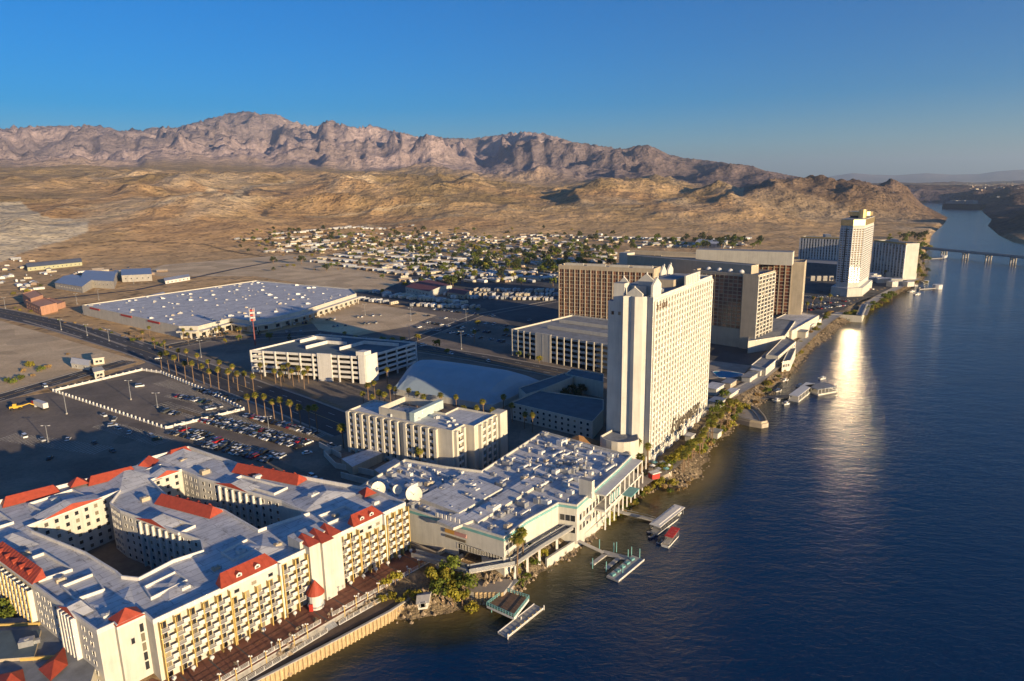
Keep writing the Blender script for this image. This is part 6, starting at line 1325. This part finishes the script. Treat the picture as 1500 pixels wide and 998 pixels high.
treeset([(1108+i*3.4+random.uniform(-3,3), 586-i*3.9+random.uniform(-4,4)) for i in range(34)], 'on the rocky riverwalk bank upstream', 'riverwalk bank shrubs', (5,5,4,5,6), .7, 1.4)
treeset([(1240+i*2.4+random.uniform(-2,2), 466-i*1.0+random.uniform(-3,2)) for i in range(12)], 'on the retaining wall bank below the lot', 'bank below the lot', (4,6,6), 1.0, 1.6)
treeset([(1262+i*2.6+random.uniform(-2,2), 460-i*1.5+random.uniform(-2,2)) for i in range(18)], 'on the curved green bank by the glinting water', 'curved green bank', (6,0,4), .9, 1.5)
treeset([(1332+random.uniform(0,30), 398+random.uniform(-8,14)) for i in range(14)], 'on the bank by the far docks', 'bank by the far docks', (0,4,2), 1.0, 1.6)
treeset([(1328+random.uniform(0,34), 372+random.uniform(-9,9)) for i in range(26)], 'in the grove before the bridge', 'grove before the bridge', (0,2,2,1), 1.4, 2.4)
treeset([(1300+random.uniform(0,60), 352+random.uniform(-6,6)) for i in range(16)], 'in the scrub beyond the ribbed wing', 'scrub beyond the ribbed wing', (2,0,1), 1.2, 2.0)
treeset([(168,774),(176,780),(184,778),(204,790),(216,800),(190,792),(172,768)], 'inside the dark hotel courtyard', 'courtyard trees', (2,0), .8, 1.1, 0)
treeset([(10,910),(22,912),(34,914),(-4,906),(4,918),(18,920)], 'under the balconies at the left edge', 'trees at the left edge', (0,6), .9, 1.3, 0)
treeset([(828,585),(838,580),(845,588),(852,580)], 'inside the shaded motel court', 'motel court trees', (2,), .8, 1.1, 0)
lst = [(random.uniform(690, 905), random.uniform(346, 402)) for i in range(150)]
treeset(sorted(lst), 'among the homes left of the bronze towers', 'trees of the trailer park', (0,1,2,2,0), 1.1, 2.3, 0)
lst = [(random.uniform(540, 720), random.uniform(344, 372)) for i in range(60)] + [(random.uniform(380, 560), random.uniform(338, 366)) for i in range(30)] + [(593,418),(634,414),(560,432),(700,455),(560,410),(586,412)]
far_trees(lst, (0,1,2,4), .9, 1.7)
far_trees([(random.uniform(890, 1120), random.uniform(352, 366)) for i in range(60)], (2,0,2), 1.2, 2.4)
treeset([(36,545),(48,552),(60,544),(70,540),(30,556),(20,562),(12,560),(44,538),(190,490),(200,494),(196,500),(228,506),(238,508),(250,510),(100,520),(60,420),(50,424),(40,428),(20,432)], 'on the sand lots at the far left', 'shrubs on the sand lots', (4,5,6), .8, 1.5, 0)
treeset([(425,505),(440,508),(470,512),(560,505),(575,500),(590,498),(520,496),(505,492),(640,512),(655,516),(760,524),(775,528),(790,532),(395,500),(380,496),(350,500),(330,504),(612,500),(700,478),(742,486)], 'on the verges between the store and the tan garage', 'trees on the verges', (0,1,4,3), .7, 1.2, 0)
treeset([(20+i*13+random.uniform(-4,4), 452+i*3.4+random.uniform(-2,2)) for i in range(15)], 'along the avenue island on the left', 'avenue island shrubs', (4,5,6), .5, .9, 0)
lst = [(random.uniform(400, 900), random.uniform(336, 400)) for i in range(110)]
far_trees(lst, (0,1,2,5), .9, 2.0)
far_trees([(random.uniform(350, 640), random.uniform(340, 372)) for i in range(110)], (0,4,2,5), .8, 1.5)
far_trees([(random.uniform(600, 900), random.uniform(368, 420)) for i in range(130)], (0,1,2,0), .9, 1.9)
far_trees([(random.uniform(440, 700), random.uniform(350, 398)) for i in range(80)], (0,2,5), .8, 1.5)
o = FART.build('far_tree_belt'); kind(o, 'stuff')
for i, px in enumerate(([(300,520),(420,565),(500,598)], [(330,505),(470,497),(590,512)], [(600,512),(720,531),(860,562)], [(262,600),(300,612),(360,632)], [(365,614),(420,632),(470,646)])):
    b = MB(); ribbon(b, [P(*p) for p in px], 3.0, .16, mat('planter_soil', (.22,.16,.09), .95, .25, .5)); kind(b.build('verge'), 'structure')
# rubble along the bank: stones too many to count
random.seed(77); rk = MB(); ROCK = mat('bank_rock', (.20,.15,.10), .95, .2, .6, col2=(.40,.31,.21)); BV = np.array(LB)
for i in range(2, len(LB)-1):
    a, c = LB[i], LB[i+1]; L = dist(a, c)
    if a[1] > 900: break
    d = Vector((c[1]-a[1], a[0]-c[0])).normalized()
    for k in range(int(L*2.6)):
        t = random.random(); off = random.uniform(-9, .8); x, y = a[0]+(c[0]-a[0])*t+d.x*off, a[1]+(c[1]-a[1])*t+d.y*off; z = ground_z(x, y); s_ = random.uniform(.35, 1.1)
        q = [Vector((x,y,z))+Vector((random.uniform(-1,1), random.uniform(-1,1), random.uniform(-.3,.9)))*s_ for _ in range(5)]
        top = Vector((x, y, z+s_*.8)); base = [Vector((x+s_*math.cos(w_)*random.uniform(.7,1.1), y+s_*math.sin(w_)*random.uniform(.7,1.1), z-.3)) for w_ in (0,1.26,2.5,3.8,5.0)]
        for j in range(5): rk.face([tuple(base[j]), tuple(base[(j+1) % 5]), tuple(top+Vector((.2*s_*math.cos(j), .2*s_*math.sin(j), 0)))], ROCK)
o = rk.build('bank_rubble'); kind(o, 'stuff')
# ================================================================ BOARDWALK, RAILS, SEAWALL
dk0, dk1 = P(332, 998), P(628, 825); de = Vector((dk1[0]-dk0[0], dk1[1]-dk0[1])).normalized(); dk00 = (dk0[0]-de.x*60, dk0[1]-de.y*60)
FRb = [FR(-40,3), FR(-1,3), FR(0,-.1), FR(81.5,-.1), P(640,814)]
b = MB(); pl = FRb+[dk1, dk00]; b.prism(pl, -6, .06, GREYC, BRICKP); kind(b.build('boardwalk'), 'structure')
b = MB()
for i in range(12): s_ = 4+7.4*i; a, c = FR(s_, -1.0), FR(s_+.0, -19); b.bar((*a, .07), (*lerp(a, c, .62), .07), .35, .02, DARKC)
for w_ in (-4.5, -8.4): b.bar((*FR(-2, w_), .072), (*FR(86, w_), .072), .12, .02, TIMB)
kind(b.build('boardwalk_joint'), 'structure')
sw = [P(420,975,-1.5), P(492,938,-1.5), P(571,896,-1.5), P(611,870,-1.5)]; sd2 = Vector((sw[1][0]-sw[0][0], sw[1][1]-sw[0][1])).normalized(); sw0 = (sw[0][0]-sd2.x*80, sw[0][1]-sd2.y*80)
b = MB(); b.prism([dk00, dk1, (dk1[0]+2, dk1[1]-4), sw[3], sw[2], sw[1], sw[0], sw0], -7, -1.55, DARKC, mat('promenade_soil', (.13,.09,.06), .95, .2, .3)); kind(b.build('lower_promenade'), 'structure')
sea = thing('sheet_pile_wall', 'corrugated tan sheet pile wall along the water below the boardwalk', 'seawall', (*sw[1], -5))
SHP = mat('sheet_pile', (.45,.33,.18), .8, .15, 1.2); ln = [sw0]+sw; m = MB(); m.prism([(-.62,.1),(-.62,-.02),(-.36,-.02),(-.2,-.42),(.2,-.42),(.36,-.02),(.62,-.02),(.62,.1)], -3.2, 3.6, SHP); msp = m.mesh('pile'); cnt = 0
cap_ = MB(); rest = MB()
for i in range(len(ln)-1):
    a, c = ln[i], ln[i+1]; L = dist(a, c); n_ = int(L/1.24); ang = math.atan2(c[1]-a[1], c[0]-a[0]); cap_.bar((*a, -1.35), (*c, -1.35), .8, .35, GREYC)
    for k in range(n_):
        x, y = lerp(a, c, (k+.5)/n_)
        if Q_in(x, y) if False else True: inst(msp, 'pile', (x, y, -5), ang, sea); cnt += 1
cap_.build('cap', sea)
s2 = thing('sheet_pile_wall', 'short sheet pile wall under the teal railed fishing deck', 'seawall', (*P(720, 870, -2), -5)); a, c = P(694,868,-1.5), P(738,868,-1.5); n_ = int(dist(a,c)/1.24); ang = math.atan2(c[1]-a[1], c[0]-a[0])
for k in range(n_): x, y = lerp(a, c, (k+.5)/n_); inst(msp, 'pile', (x, y, -5), ang, s2)
b = MB(); b.prism([a, c, P(752,850,-1.4), P(700,842,-1.4), P(640,838,-1.4), P(660,860,-1.4)], -6, -1.42, GREYC, WALK); kind(b.build('landing_terrace'), 'structure')
def rail(name, label, a, c, z0, posts, hh=1.1, cat='railing', pm=None, gap=None, big=0, grp=None):
    t = thing(name, label, cat, (*a, z0), grp); L = dist(a, c); n_ = max(1, int(L/posts)); ang = math.atan2(c[1]-a[1], c[0]-a[0]); m = MB(); m.box((0,0), .12, .12, 0, hh, pm or WHITEP); me_ = m.mesh('post')
    for k in range(n_+1): x, y = lerp(a, c, k/n_); inst(me_, 'post', (x, y, z0), ang, t)
    b = MB()
    for f in (.4, .7, 1.0): b.bar((*a, z0+hh*f), (*c, z0+hh*f), .07, .07, pm or WHITEP)
    b.bar((*a, z0+.1), (*c, z0+.1), .3, .2, WHITEP); b.build('rail', t); return t
gA, gB_ = P(470,913), P(487,903)
rail('promenade_railing', 'upper white railing along the boardwalk left of the stair gap', dk00, gA, .06, 2.4, 1.2, grp='boardwalk railings'); rail('promenade_railing', 'upper white railing along the boardwalk right of the stair gap', gB_, dk1, .06, 2.4, 1.2, grp='boardwalk railings')
off = Vector((de.y, -de.x))*3.0
mo_ = lambda p: (p[0]+off.x, p[1]+off.y)
rail('lower_railing', 'lower white railing beneath the boardwalk left of the stair gap', mo_(dk00), mo_(gA), -1.5, 2.4, 1.3, grp='lower railings'); rail('lower_railing', 'lower white railing beneath the boardwalk right of the stair gap', mo_(gB_), mo_(dk1), -1.5, 2.4, 1.3, grp='lower railings')
for i in range(20):
    t = i/19; p = lerp((dk0[0]-de.x*10, dk0[1]-de.y*10), dk1, t); 
    if dist(p, gA) < 3.5 or dist(p, gB_) < 3: continue
    th = thing('promenade_lamp', f'yellow post with white double lamp, {ordn(i)} from the near end of the boardwalk railing', 'lamp', (*p, 0), 'lamps on the boardwalk railing'); b = MB(); b.cyl(p, .16, .12, -1.5, 3.0 if i % 2 == 0 else 1.9, 6, WOODY); b.build('post', th)
    b = MB(); b.dome((p[0]-.3, p[1]), .28, 3.0 if i % 2 == 0 else 1.9, .4, WHITEP, 6, 2); b.dome((p[0]+.3, p[1]), .28, 3.0 if i % 2 == 0 else 1.9, .4, WHITEP, 6, 2); b.build('globe', th)
for i in range(17):
    s_ = 2.0+4.9*i
    if 42 < s_ < 55: continue
    p = FR(s_, -2.6); th = thing('globe_bollard', f'white globe lamp at the foot of the balconies, {ordn(i)} from the near end', 'lamp', (*p, .06), 'globe lamps below the balconies'); b = MB(); b.cyl(p, .12, .12, .06, .8, 6, GREYC); b.build('stem', th)
    b = MB(); b.dome(p, .62, 1.1, .62, WHITEP, 10, 4); b.cyl(p, .38, .62, .7, 1.1, 10, WHITEP, cap=False); b.build('globe', th)
for i in range(9):
    p = FR(5+9.5*i, -11.0); th = thing('deck_lamp', f'small white lamp on the open boardwalk, {ordn(i)} from the near end', 'lamp', (*p, .06), 'small lamps on the boardwalk'); b = MB(); b.cyl(p, .1, .1, .06, 2.4, 6, METAL); b.build('stem', th); b = MB(); b.dome(p, .3, 2.4, .35, WHITEP, 8, 3); b.build('globe', th)
# stairs in the gap
stp = thing('boardwalk_stairs', 'dark metal stairs between boardwalk and lower promenade', 'stairs', (*gA, -1.5)); m_a = lerp(gA, gB_, .5)
for i in range(8): b = MB(); c = (m_a[0]+off.x*(i/8), m_a[1]+off.y*(i/8)); b.box(c, 3.2, .45, -1.5, -.15-i*.17, METAL, math.atan2(de.y, de.x)); b.build('step', stp)
# bank hut and tower river wall
simple('boat_hut', 'small grey roofed hut on the bank at the end of the seawall', 'hut', [(612,884),(626,882),(630,868),(614,870)], 1.2, WHITE, GREYC, 1)
rw = thing('river_retaining_wall', 'long white retaining wall stepping along the river below the casino', 'wall', (*P(850, 790), -5)); cw_ = [P(800,822,-2.5), P(850,790,-2.5), P(900,745,-2.5)]
for i in range(2): b = MB(); b.wall(cw_[i], cw_[i+1], -6, -1.6, .8, WHITE); b.build('wall_panel', rw)
pth = MB(); q = [P(*p) for p in [(930,715),(952,700),(975,690),(1000,668),(1030,640),(1045,612)]]; ribbon(pth, q, 5, .12, WALK); kind(pth.build('garden_path'), 'structure')
rv_ = [(1036,602),(1052,588),(1078,574),(1104,560),(1130,540),(1160,516),(1190,488),(1212,470),(1232,458)]; road('riverwalk', rv_, 5.5, .10, True, False, GREYC)
road('riverwalk', [(1262,462),(1268,448),(1290,434),(1318,420),(1342,408)], 6, .10, True, False, GREYC)
lw_ = thing('lot_retaining_wall', 'long cream retaining wall holding the lot above the river bend', 'wall', (*P(1230, 462), -5)); b = MB(); b.wall(P(1205,462,-1), P(1262,466,-1), -5, .9, 1.2, CREAM); b.wall(P(1262,466,-1), P(1270,448,-1), -5, .9, 1.2, CREAM); b.build('wall_panel', lw_)
# small riverside walls, kiosks and terraces of the riverwalk
random.seed(15)
for i, (x, y, sx, sy, hh, wm_) in enumerate([(1046,575,12,7,4,WHITE),(1068,566,10,5,3.2,TAN),(1098,556,14,5,3,WHITE),(1110,548,10,6,3.4,CREAM),(1128,536,9,5,3,TAN),(1176,494,8,6,5,CREAM),(1186,482,7,5,4,WHITE),(1050,595,9,6,3.5,WHITE),(1196,474,12,5,4,WHITE),(1070,580,14,4,2.4,CREAM),(1160,468,16,10,5,CREAM),(1048,640,5,4,3,WHITE),(1010,645,4,3,2.6,WHITE)]):
    c = P(x, y); t = thing('riverwalk_kiosk', f'small {"white" if wm_ is WHITE else "cream" if wm_ is CREAM else "tan"} riverwalk building, {ordn(i)} of those going upstream', 'kiosk', (*c, 0), 'small buildings along the riverwalk'); b = MB(); b.box(c, sx, sy, 0, hh, wm_, math.radians(52)); b.build('wall', t); b = MB(); b.box(c, sx+1, sy+1, hh, hh+.35, (ROOFW, METAL, ROOFG)[i % 3], math.radians(52)); b.build('roof', t)
# stone gazebo and round plaza at the garden end
gzb = thing('round_plaza', 'pale round plaza with benches and umbrellas on the small headland', 'plaza', (*P(990, 700), 0)); c = P(967, 688, 0); b = MB(); b.cyl(c, 5, 5, -3, .1, 18, WALK); b.build('paving', gzb)
for i in range(6): b = MB(); a = i*1.05; p = (c[0]+3.4*math.cos(a), c[1]+4*math.sin(a)); b.cyl(p, .08, .08, -.2, 2.2, 5, METAL); b.cyl(p, 1.4, .05, 2.0, 2.7, 8, (WHITEP, METAL, TEAL)[i % 3]); b.build('umbrella', gzb)
rk_ = thing('red_kiosk', 'small dark red kiosk with a pale awning by the round plaza', 'kiosk', (*P(966, 696), 0)); b = MB(); b.box(P(958,700,0), 4, 2.6, -.2, 2.4, REDW, .5); b.build('wall', rk_); b = MB(); b.box(P(959,697,1), 4.6, 3.0, 2.4, 2.8, WHITEP, .5); b.build('awning', rk_)
# ================================================================ DOCKS AND BOATS
def plank(b, a, c, wd, z0, z1, m_): b.wall(a, c, z0, z1, wd, m_)
def piles(t, pts, top=-1.0, m_=None):
    for p in pts: b = MB(); b.cyl(p, .16, .16, WZ-1.5, top, 6, m_ or TEAL); b.build('pile', t)
d1 = thing('fishing_deck', 'square raised river deck with teal railings nearest the camera', 'deck', (*P(745, 885, -3), WZ)); dq = [P(713,887,-2.6), P(741,866,-2.6), P(775,877,-2.6), P(753,905,-2.6)]
b = MB(); b.prism(dq, -3.4, -2.6, WHITEP, TIMB); b.build('deck', d1)
for i in range(4):
    a, c = dq[i], dq[(i+1) % 4]; b = MB()
    for f in (.5, 1.1): b.bar((*a, -2.6+f), (*c, -2.6+f), .18, .14, TEAL)
    n_ = int(dist(a, c)/1.0)
    for k in range(n_): x, y = lerp(a, c, k/n_); b.box((x, y), .14, .14, -2.6, -1.5, TEAL)
    b.build('railing', d1)
piles(d1, [lerp(lerp(dq[0], dq[1], u_), lerp(dq[3], dq[2], u_), v_) for u_ in (.1,.9) for v_ in (.1,.9)], -2.7)
b = MB(); b.bar((*P(757,849,-1.3), -1.3), (*P(741,866,-2.6), -2.5), 1.5, .2, METAL); b.build('gangway', d1)
fl = thing('floating_dock', 'long pale floating dock moored beside the teal railed deck', 'dock', (*P(760, 905, -4.5), WZ)); a, c = P(736,930,-4.5), P(789,888,-4.5); b = MB(); plank(b, a, c, 3.6, WZ-.4, WZ+.5, GREYC); b.build('float', fl); d = Vector((c[1]-a[1], a[0]-c[0])).normalized()
b = MB()
for sgn in (-1, 1): b.bar((a[0]+d.x*1.7*sgn, a[1]+d.y*1.7*sgn, WZ+.6), (c[0]+d.x*1.7*sgn, c[1]+d.y*1.7*sgn, WZ+.6), .2, .25, WHITEP)
b.build('rubbing_strake', fl); piles(fl, [(a[0]+d.x*2, a[1]+d.y*2), (c[0]+d.x*2, c[1]+d.y*2), lerp(a, c, .5)], -3.4, WHITEP)
for i in range(9): b = MB(); x, y = lerp(a, c, (i+.5)/9); b.box((x+d.x*1.4, y+d.y*1.4), .4, .4, WZ+.5, WZ+.9, WOODY); b.build('cleat', fl)
d2 = thing('marina_dock', 'floating dock with two finger berths and teal mooring posts', 'dock', (*P(905, 820, -4.5), WZ))
b = MB(); b.bar((*P(841,788,-1), -1.4), (*P(884,808,-4), WZ+.6), 1.6, .2, GREYC); b.build('gangway', d2)
b = MB(); plank(b, P(882,808,-4.5), P(921,818,-4.5), 2.6, WZ-.3, WZ+.45, GREYC); b.build('walkway', d2)
for p_, q_ in (((887,811),(867,826)), ((906,817),(888,832))): b = MB(); plank(b, P(*p_,-4.5), P(*q_,-4.5), 1.5, WZ-.3, WZ+.45, GREYC); b.build('finger', d2)
a, c = P(897,848,-4.5), P(935,817,-4.5); b = MB(); plank(b, a, c, 4.6, WZ-.3, WZ+.6, GREYC); b.build('float', d2); d = Vector((c[1]-a[1], a[0]-c[0])).normalized()
b = MB(); b.bar((a[0]+d.x*2.3, a[1]+d.y*2.3, WZ+.7), (c[0]+d.x*2.3, c[1]+d.y*2.3, WZ+.7), .25, .3, WHITEP); b.build('rubbing_strake', d2)
b = MB()
for i in range(5): x, y = lerp(a, c, (i+.6)/5.5); b.box((x-d.x*.8, y-d.y*.8), 1.6, 1.0, WZ+.6, WZ+1.2, TEAL, .7)
b.build('bench', d2); piles(d2, [P(868,829,-4), P(888,834,-4), P(878,801,-4), P(899,806,-4), P(903,805,-4), P(920,816,-4), P(925,812,-4), P(937,815,-4), P(912,838,-4)], -1.2)
d3 = thing('ferry_landing', 'curved grey gangway leading to the covered ferry landing', 'dock', (*P(925, 752, -4), WZ)); gw = [P(889,741,-1.5), P(912,751,-3), P(938,757,-4), P(963,764,-4.5)]
b = MB()
for i in range(3): b.bar((*gw[i], (-1.5,-3,-4,-4.4)[i]), (*gw[i+1], (-1.5,-3,-4,-4.4)[i+1]), 2.2, .3, GREYC)
b.build('gangway', d3); b = MB()
for i in range(3):
    for sg_2 in (-1.1, 1.1): b.bar((gw[i][0]-.3*sg_2, gw[i][1]+sg_2, (-1.5,-3,-4,-4.4)[i]+1), (gw[i+1][0]-.3*sg_2, gw[i+1][1]+sg_2, (-1.5,-3,-4,-4.4)[i+1]+1), .1, .1, METAL)
b.build('handrail', d3)
def hull(b, L, W, z0, z1, m_, deckm):
    o = [(-L/2,-W*.42),(L*.22,-W/2),(L*.42,-W*.25),(L/2,0),(L*.42,W*.25),(L*.22,W/2),(-L/2,W*.42)]; lo2 = [(x*.94, y*.72) for x, y in o]; n_ = len(o)
    for i in range(n_): j = (i+1) % n_; b.face([(*lo2[i], z0), (*lo2[j], z0), (*o[j], z1), (*o[i], z1)], m_)
    b.face([(x*.97, y*.93, z1-.12) for x, y in o], deckm)
def boat(name, label, pxa, pxb, W, build, grp=None):
    a, c = P(*pxa, -4), P(*pxb, -4); t = thing(name, label, 'boat', (*lerp(a, c, .5), WZ), grp, math.atan2(c[1]-a[1], c[0]-a[0])); build(t, dist(a, c), W); return t
def ferry(t, L, W):
    local('hull', lambda b: hull(b, L, W, -.5, 1.0, WHITEP, GREYC), t); local('canopy', lambda b: (b.box((0,0), L*.92, W*.95, 3.1, 3.35, WHITEP), b.box((0,0), L*.8, W*.5, 3.35, 3.6, WHITEP)), t)
    for i in range(7):
        for sy in (-1, 1): local('canopy_post', lambda b: b.box((-L*.42+i*L*.14, sy*W*.42), .14, .14, .8, 3.1, METAL), t)
    local('cabin', lambda b: (b.box((L*.34,0), L*.14, W*.6, 1.0, 2.8, WHITEP), b.box((L*.34,0), L*.142, W*.62, 1.7, 2.4, CGL)), t); local('seat_row', lambda b: [b.box((-L*.35+i*1.6,0), .5, W*.7, 1.0, 1.5, METAL) for i in range(9)], t)
boat('covered_ferry', 'long river ferry under a flat white canopy at the landing', (957,780), (997,748), 4.6, ferry, 'river boats')
REDC = mat('red_canvas', (.50,.03,.03), .8, .1, 1)
def redboat(t, L, W):
    local('hull', lambda b: hull(b, L, W, -.5, 1.0, WHITEP, TAN), t); local('canopy', lambda b: [b.box((-L*.18+i*L*.145,0), L*.13, W*.85, 2.6+.08*i, 2.75+.08*i, REDC) for i in range(4)], t)
    for i in range(4):
        for sy in (-1, 1): local('canopy_post', lambda b: b.box((-L*.2+i*L*.15, sy*W*.38), .12, .12, .8, 2.7, METAL), t)
    local('seat_row', lambda b: [b.box((-L*.38+i*1.1,0), .5, W*.6, .9, 1.4, GREYC) for i in range(4)], t)
boat('red_canopy_boat', 'small white tour boat with a segmented red canopy moored outside the ferry', (974,799), (993,776), 3.6, redboat, 'river boats')
def jets(t, L, W): local('hull', lambda b: hull(b, L, W, -.3, .7, mat('navy_hull', (.02,.03,.08), .4), GREYC), t); local('seat', lambda b: b.box((-.3,0), L*.4, W*.35, .7, 1.1, BLACK), t)
for i, (a, c) in enumerate((((949,779),(958,773)), ((951,786),(960,780)), ((963,795),(970,788)))): boat('jet_ski', f'dark jet ski moored behind the ferry, {ordn(i)} from the left', a, c, 1.6, jets, 'jet skis by the ferry')
d4 = thing('river_restaurant_pier', 'long pier with pale railed platforms reaching into the river by the stage', 'pier', (*P(1160, 575, -4), WZ)); b = MB(); plank(b, P(1108,582,-4), P(1163,580,-4), 5, WZ, WZ+.8, DARKC); b.build('walkway', d4)
PA, PB, PC_, PD_ = P(1162,586,-4), P(1187,567,-4), P(1188,574,-4), P(1216,569,-4)
for (a, c, wd, rm_2) in ((PA, PB, 6, WHITEP), (PC_, PD_, 11, ROOFG)):
    b = MB(); plank(b, a, c, wd, WZ-.3, WZ+.9, CREAM); b.build('platform', d4); b = MB(); plank(b, a, c, wd*.9, WZ+3.3, WZ+3.6, rm_2); b.build('roof', d4); d = Vector((c[1]-a[1], a[0]-c[0])).normalized()*wd*.42
    for i in range(6):
        for sg_2 in (-1, 1): b = MB(); p = lerp(a, c, .04+.184*i); b.box((p[0]+d.x*sg_2, p[1]+d.y*sg_2), .25, .25, WZ+.9, WZ+3.3, WHITEP); b.build('roof_post', d4)
def small(t, L, W): local('hull', lambda b: hull(b, L, W, -.3, .9, WHITEP, TAN), t); local('cabin', lambda b: (b.box((0,0), L*.3, W*.6, .9, 1.7, WHITEP), b.box((L*.1,0), L*.12, W*.62, 1.0, 1.5, CGL)), t)
for i, (x, y) in enumerate([(1150,556),(1140,571),(1172,564),(1205,553),(1138,585),(1152,590),(1336,426),(1344,430),(1350,420),(1340,418),(1356,412)]): boat('motor_boat', f'small white motor boat, {ordn(i)} of those moored upstream', (x-5, y+1), (x+5, y-1), 2.6 if i < 6 else 3.4, small, 'small boats moored upstream')
for i, (x, y, L_p) in enumerate([(1345,424,28),(1352,380,30)]):
    c0 = P(x, y, -4); c1_ = P(x+L_p, y-2, -4); t = thing('far_jetty', ('narrow jetty with a white pump house below the gold tower' if i == 0 else 'narrow jetty with a white pump house just before the bridge'), 'jetty', (*c0, WZ)); b = MB(); plank(b, c0, c1_, 4, WZ+.5, WZ+1.4, GREYC); b.build('deck', t); b = MB(); b.cyl(c1_, 5, 5, WZ-1, WZ+5, 10, WHITEP); b.build('pump_house', t)
# ================================================================ BRIDGE, DAM, FAR SHORE
br = thing('road_bridge', 'long low flat concrete road bridge across the river upstream', 'bridge', (*P(1430, 371, 4), WZ)); ba, bc = P(1362,364,5), P(1500,377,5); bd = Vector((bc[0]-ba[0], bc[1]-ba[1])).normalized(); bL = dist(ba, bc)+95; be_ = (ba[0]+bd.x*bL, ba[1]+bd.y*bL); bs_ = (ba[0]-bd.x*40, ba[1]-bd.y*40)
b = MB(); b.wall(bs_, be_, 3.4, 5.2, 13, GREYC); b.build('deck', br); b = MB(); n2 = Vector((bd.y, -bd.x))*6.5
for sg_2 in (-1, 1): b.wall((bs_[0]+n2.x*sg_2, bs_[1]+n2.y*sg_2), (be_[0]+n2.x*sg_2, be_[1]+n2.y*sg_2), 5.2, 6.3, .5, GREYC)
b.build('parapet', br)
for i in range(7):
    t = 28+i*39
    b = MB()
    for sg_2 in (-.8, 0, .8): p = (ba[0]+bd.x*t+n2.x*sg_2, ba[1]+bd.y*t+n2.y*sg_2); b.cyl(p, 1.2, 1.2, WZ-6, 3.0, 8, GREYC)
    b.wall((ba[0]+bd.x*t-n2.x, ba[1]+bd.y*t-n2.y), (ba[0]+bd.x*t+n2.x, ba[1]+bd.y*t+n2.y), 2.4, 3.4, 2.4, GREYC); b.build('pier', br)
dm = thing('river_dam', 'long pale dam and powerhouse far upstream', 'dam', (*P(1420, 293), 0)); da, dc = P(1385,296,20), P(1442,297,20); b = MB(); b.wall(da, dc, -6, 14, 30, DARKC); b.build('dam_wall', dm)
for i in range(6): b = MB(); p = lerp(da, dc, .15+.11*i); b.box(p, 24, 30, 14, 22+5*(i % 2), GREYC, .2); b.build('powerhouse_block', dm)
# the small far town on the right shore
random.seed(99); frs = MB()
for i in range(90):
    x, y = random.uniform(1405, 1500), random.uniform(270, 286); c = P(x, y, 40); s_ = random.uniform(8, 20); z_ = ground_z(*c); frs.box(c, s_, s_*.6, z_-2, z_+random.uniform(3, 6), random.choice((HM[1], HM[2], HM[3])), random.uniform(0, 3))
o = frs.build('far_shore_houses'); kind(o, 'stuff')
# ================================================================ AIR
hz_ = MB(); HZ = bpy.data.materials.new('haze'); HZ.use_nodes = True; n = HZ.node_tree; n.nodes.remove(n.nodes['Principled BSDF']); pv_ = n.nodes.new('ShaderNodeVolumePrincipled'); pv_.inputs['Color'].default_value = (.60,.78,1,1); pv_.inputs['Density'].default_value = 4.2e-5; pv_.inputs['Anisotropy'].default_value = .3
n.links.new(pv_.outputs[0], n.nodes['Material Output'].inputs['Volume'])
hz_.box((0, 0), 96000, 96000, -160, 1420, HZ); o = hz_.build('haze'); kind(o, 'stuff')

# labels stay within sixteen words
for o in COL.objects:
    l = o.get('label')
    if l and len(l.split()) > 16:
        w_ = l.split()
        while len(w_) > 16 and 'the' in w_: w_.remove('the')
        o['label'] = ' '.join(w_)
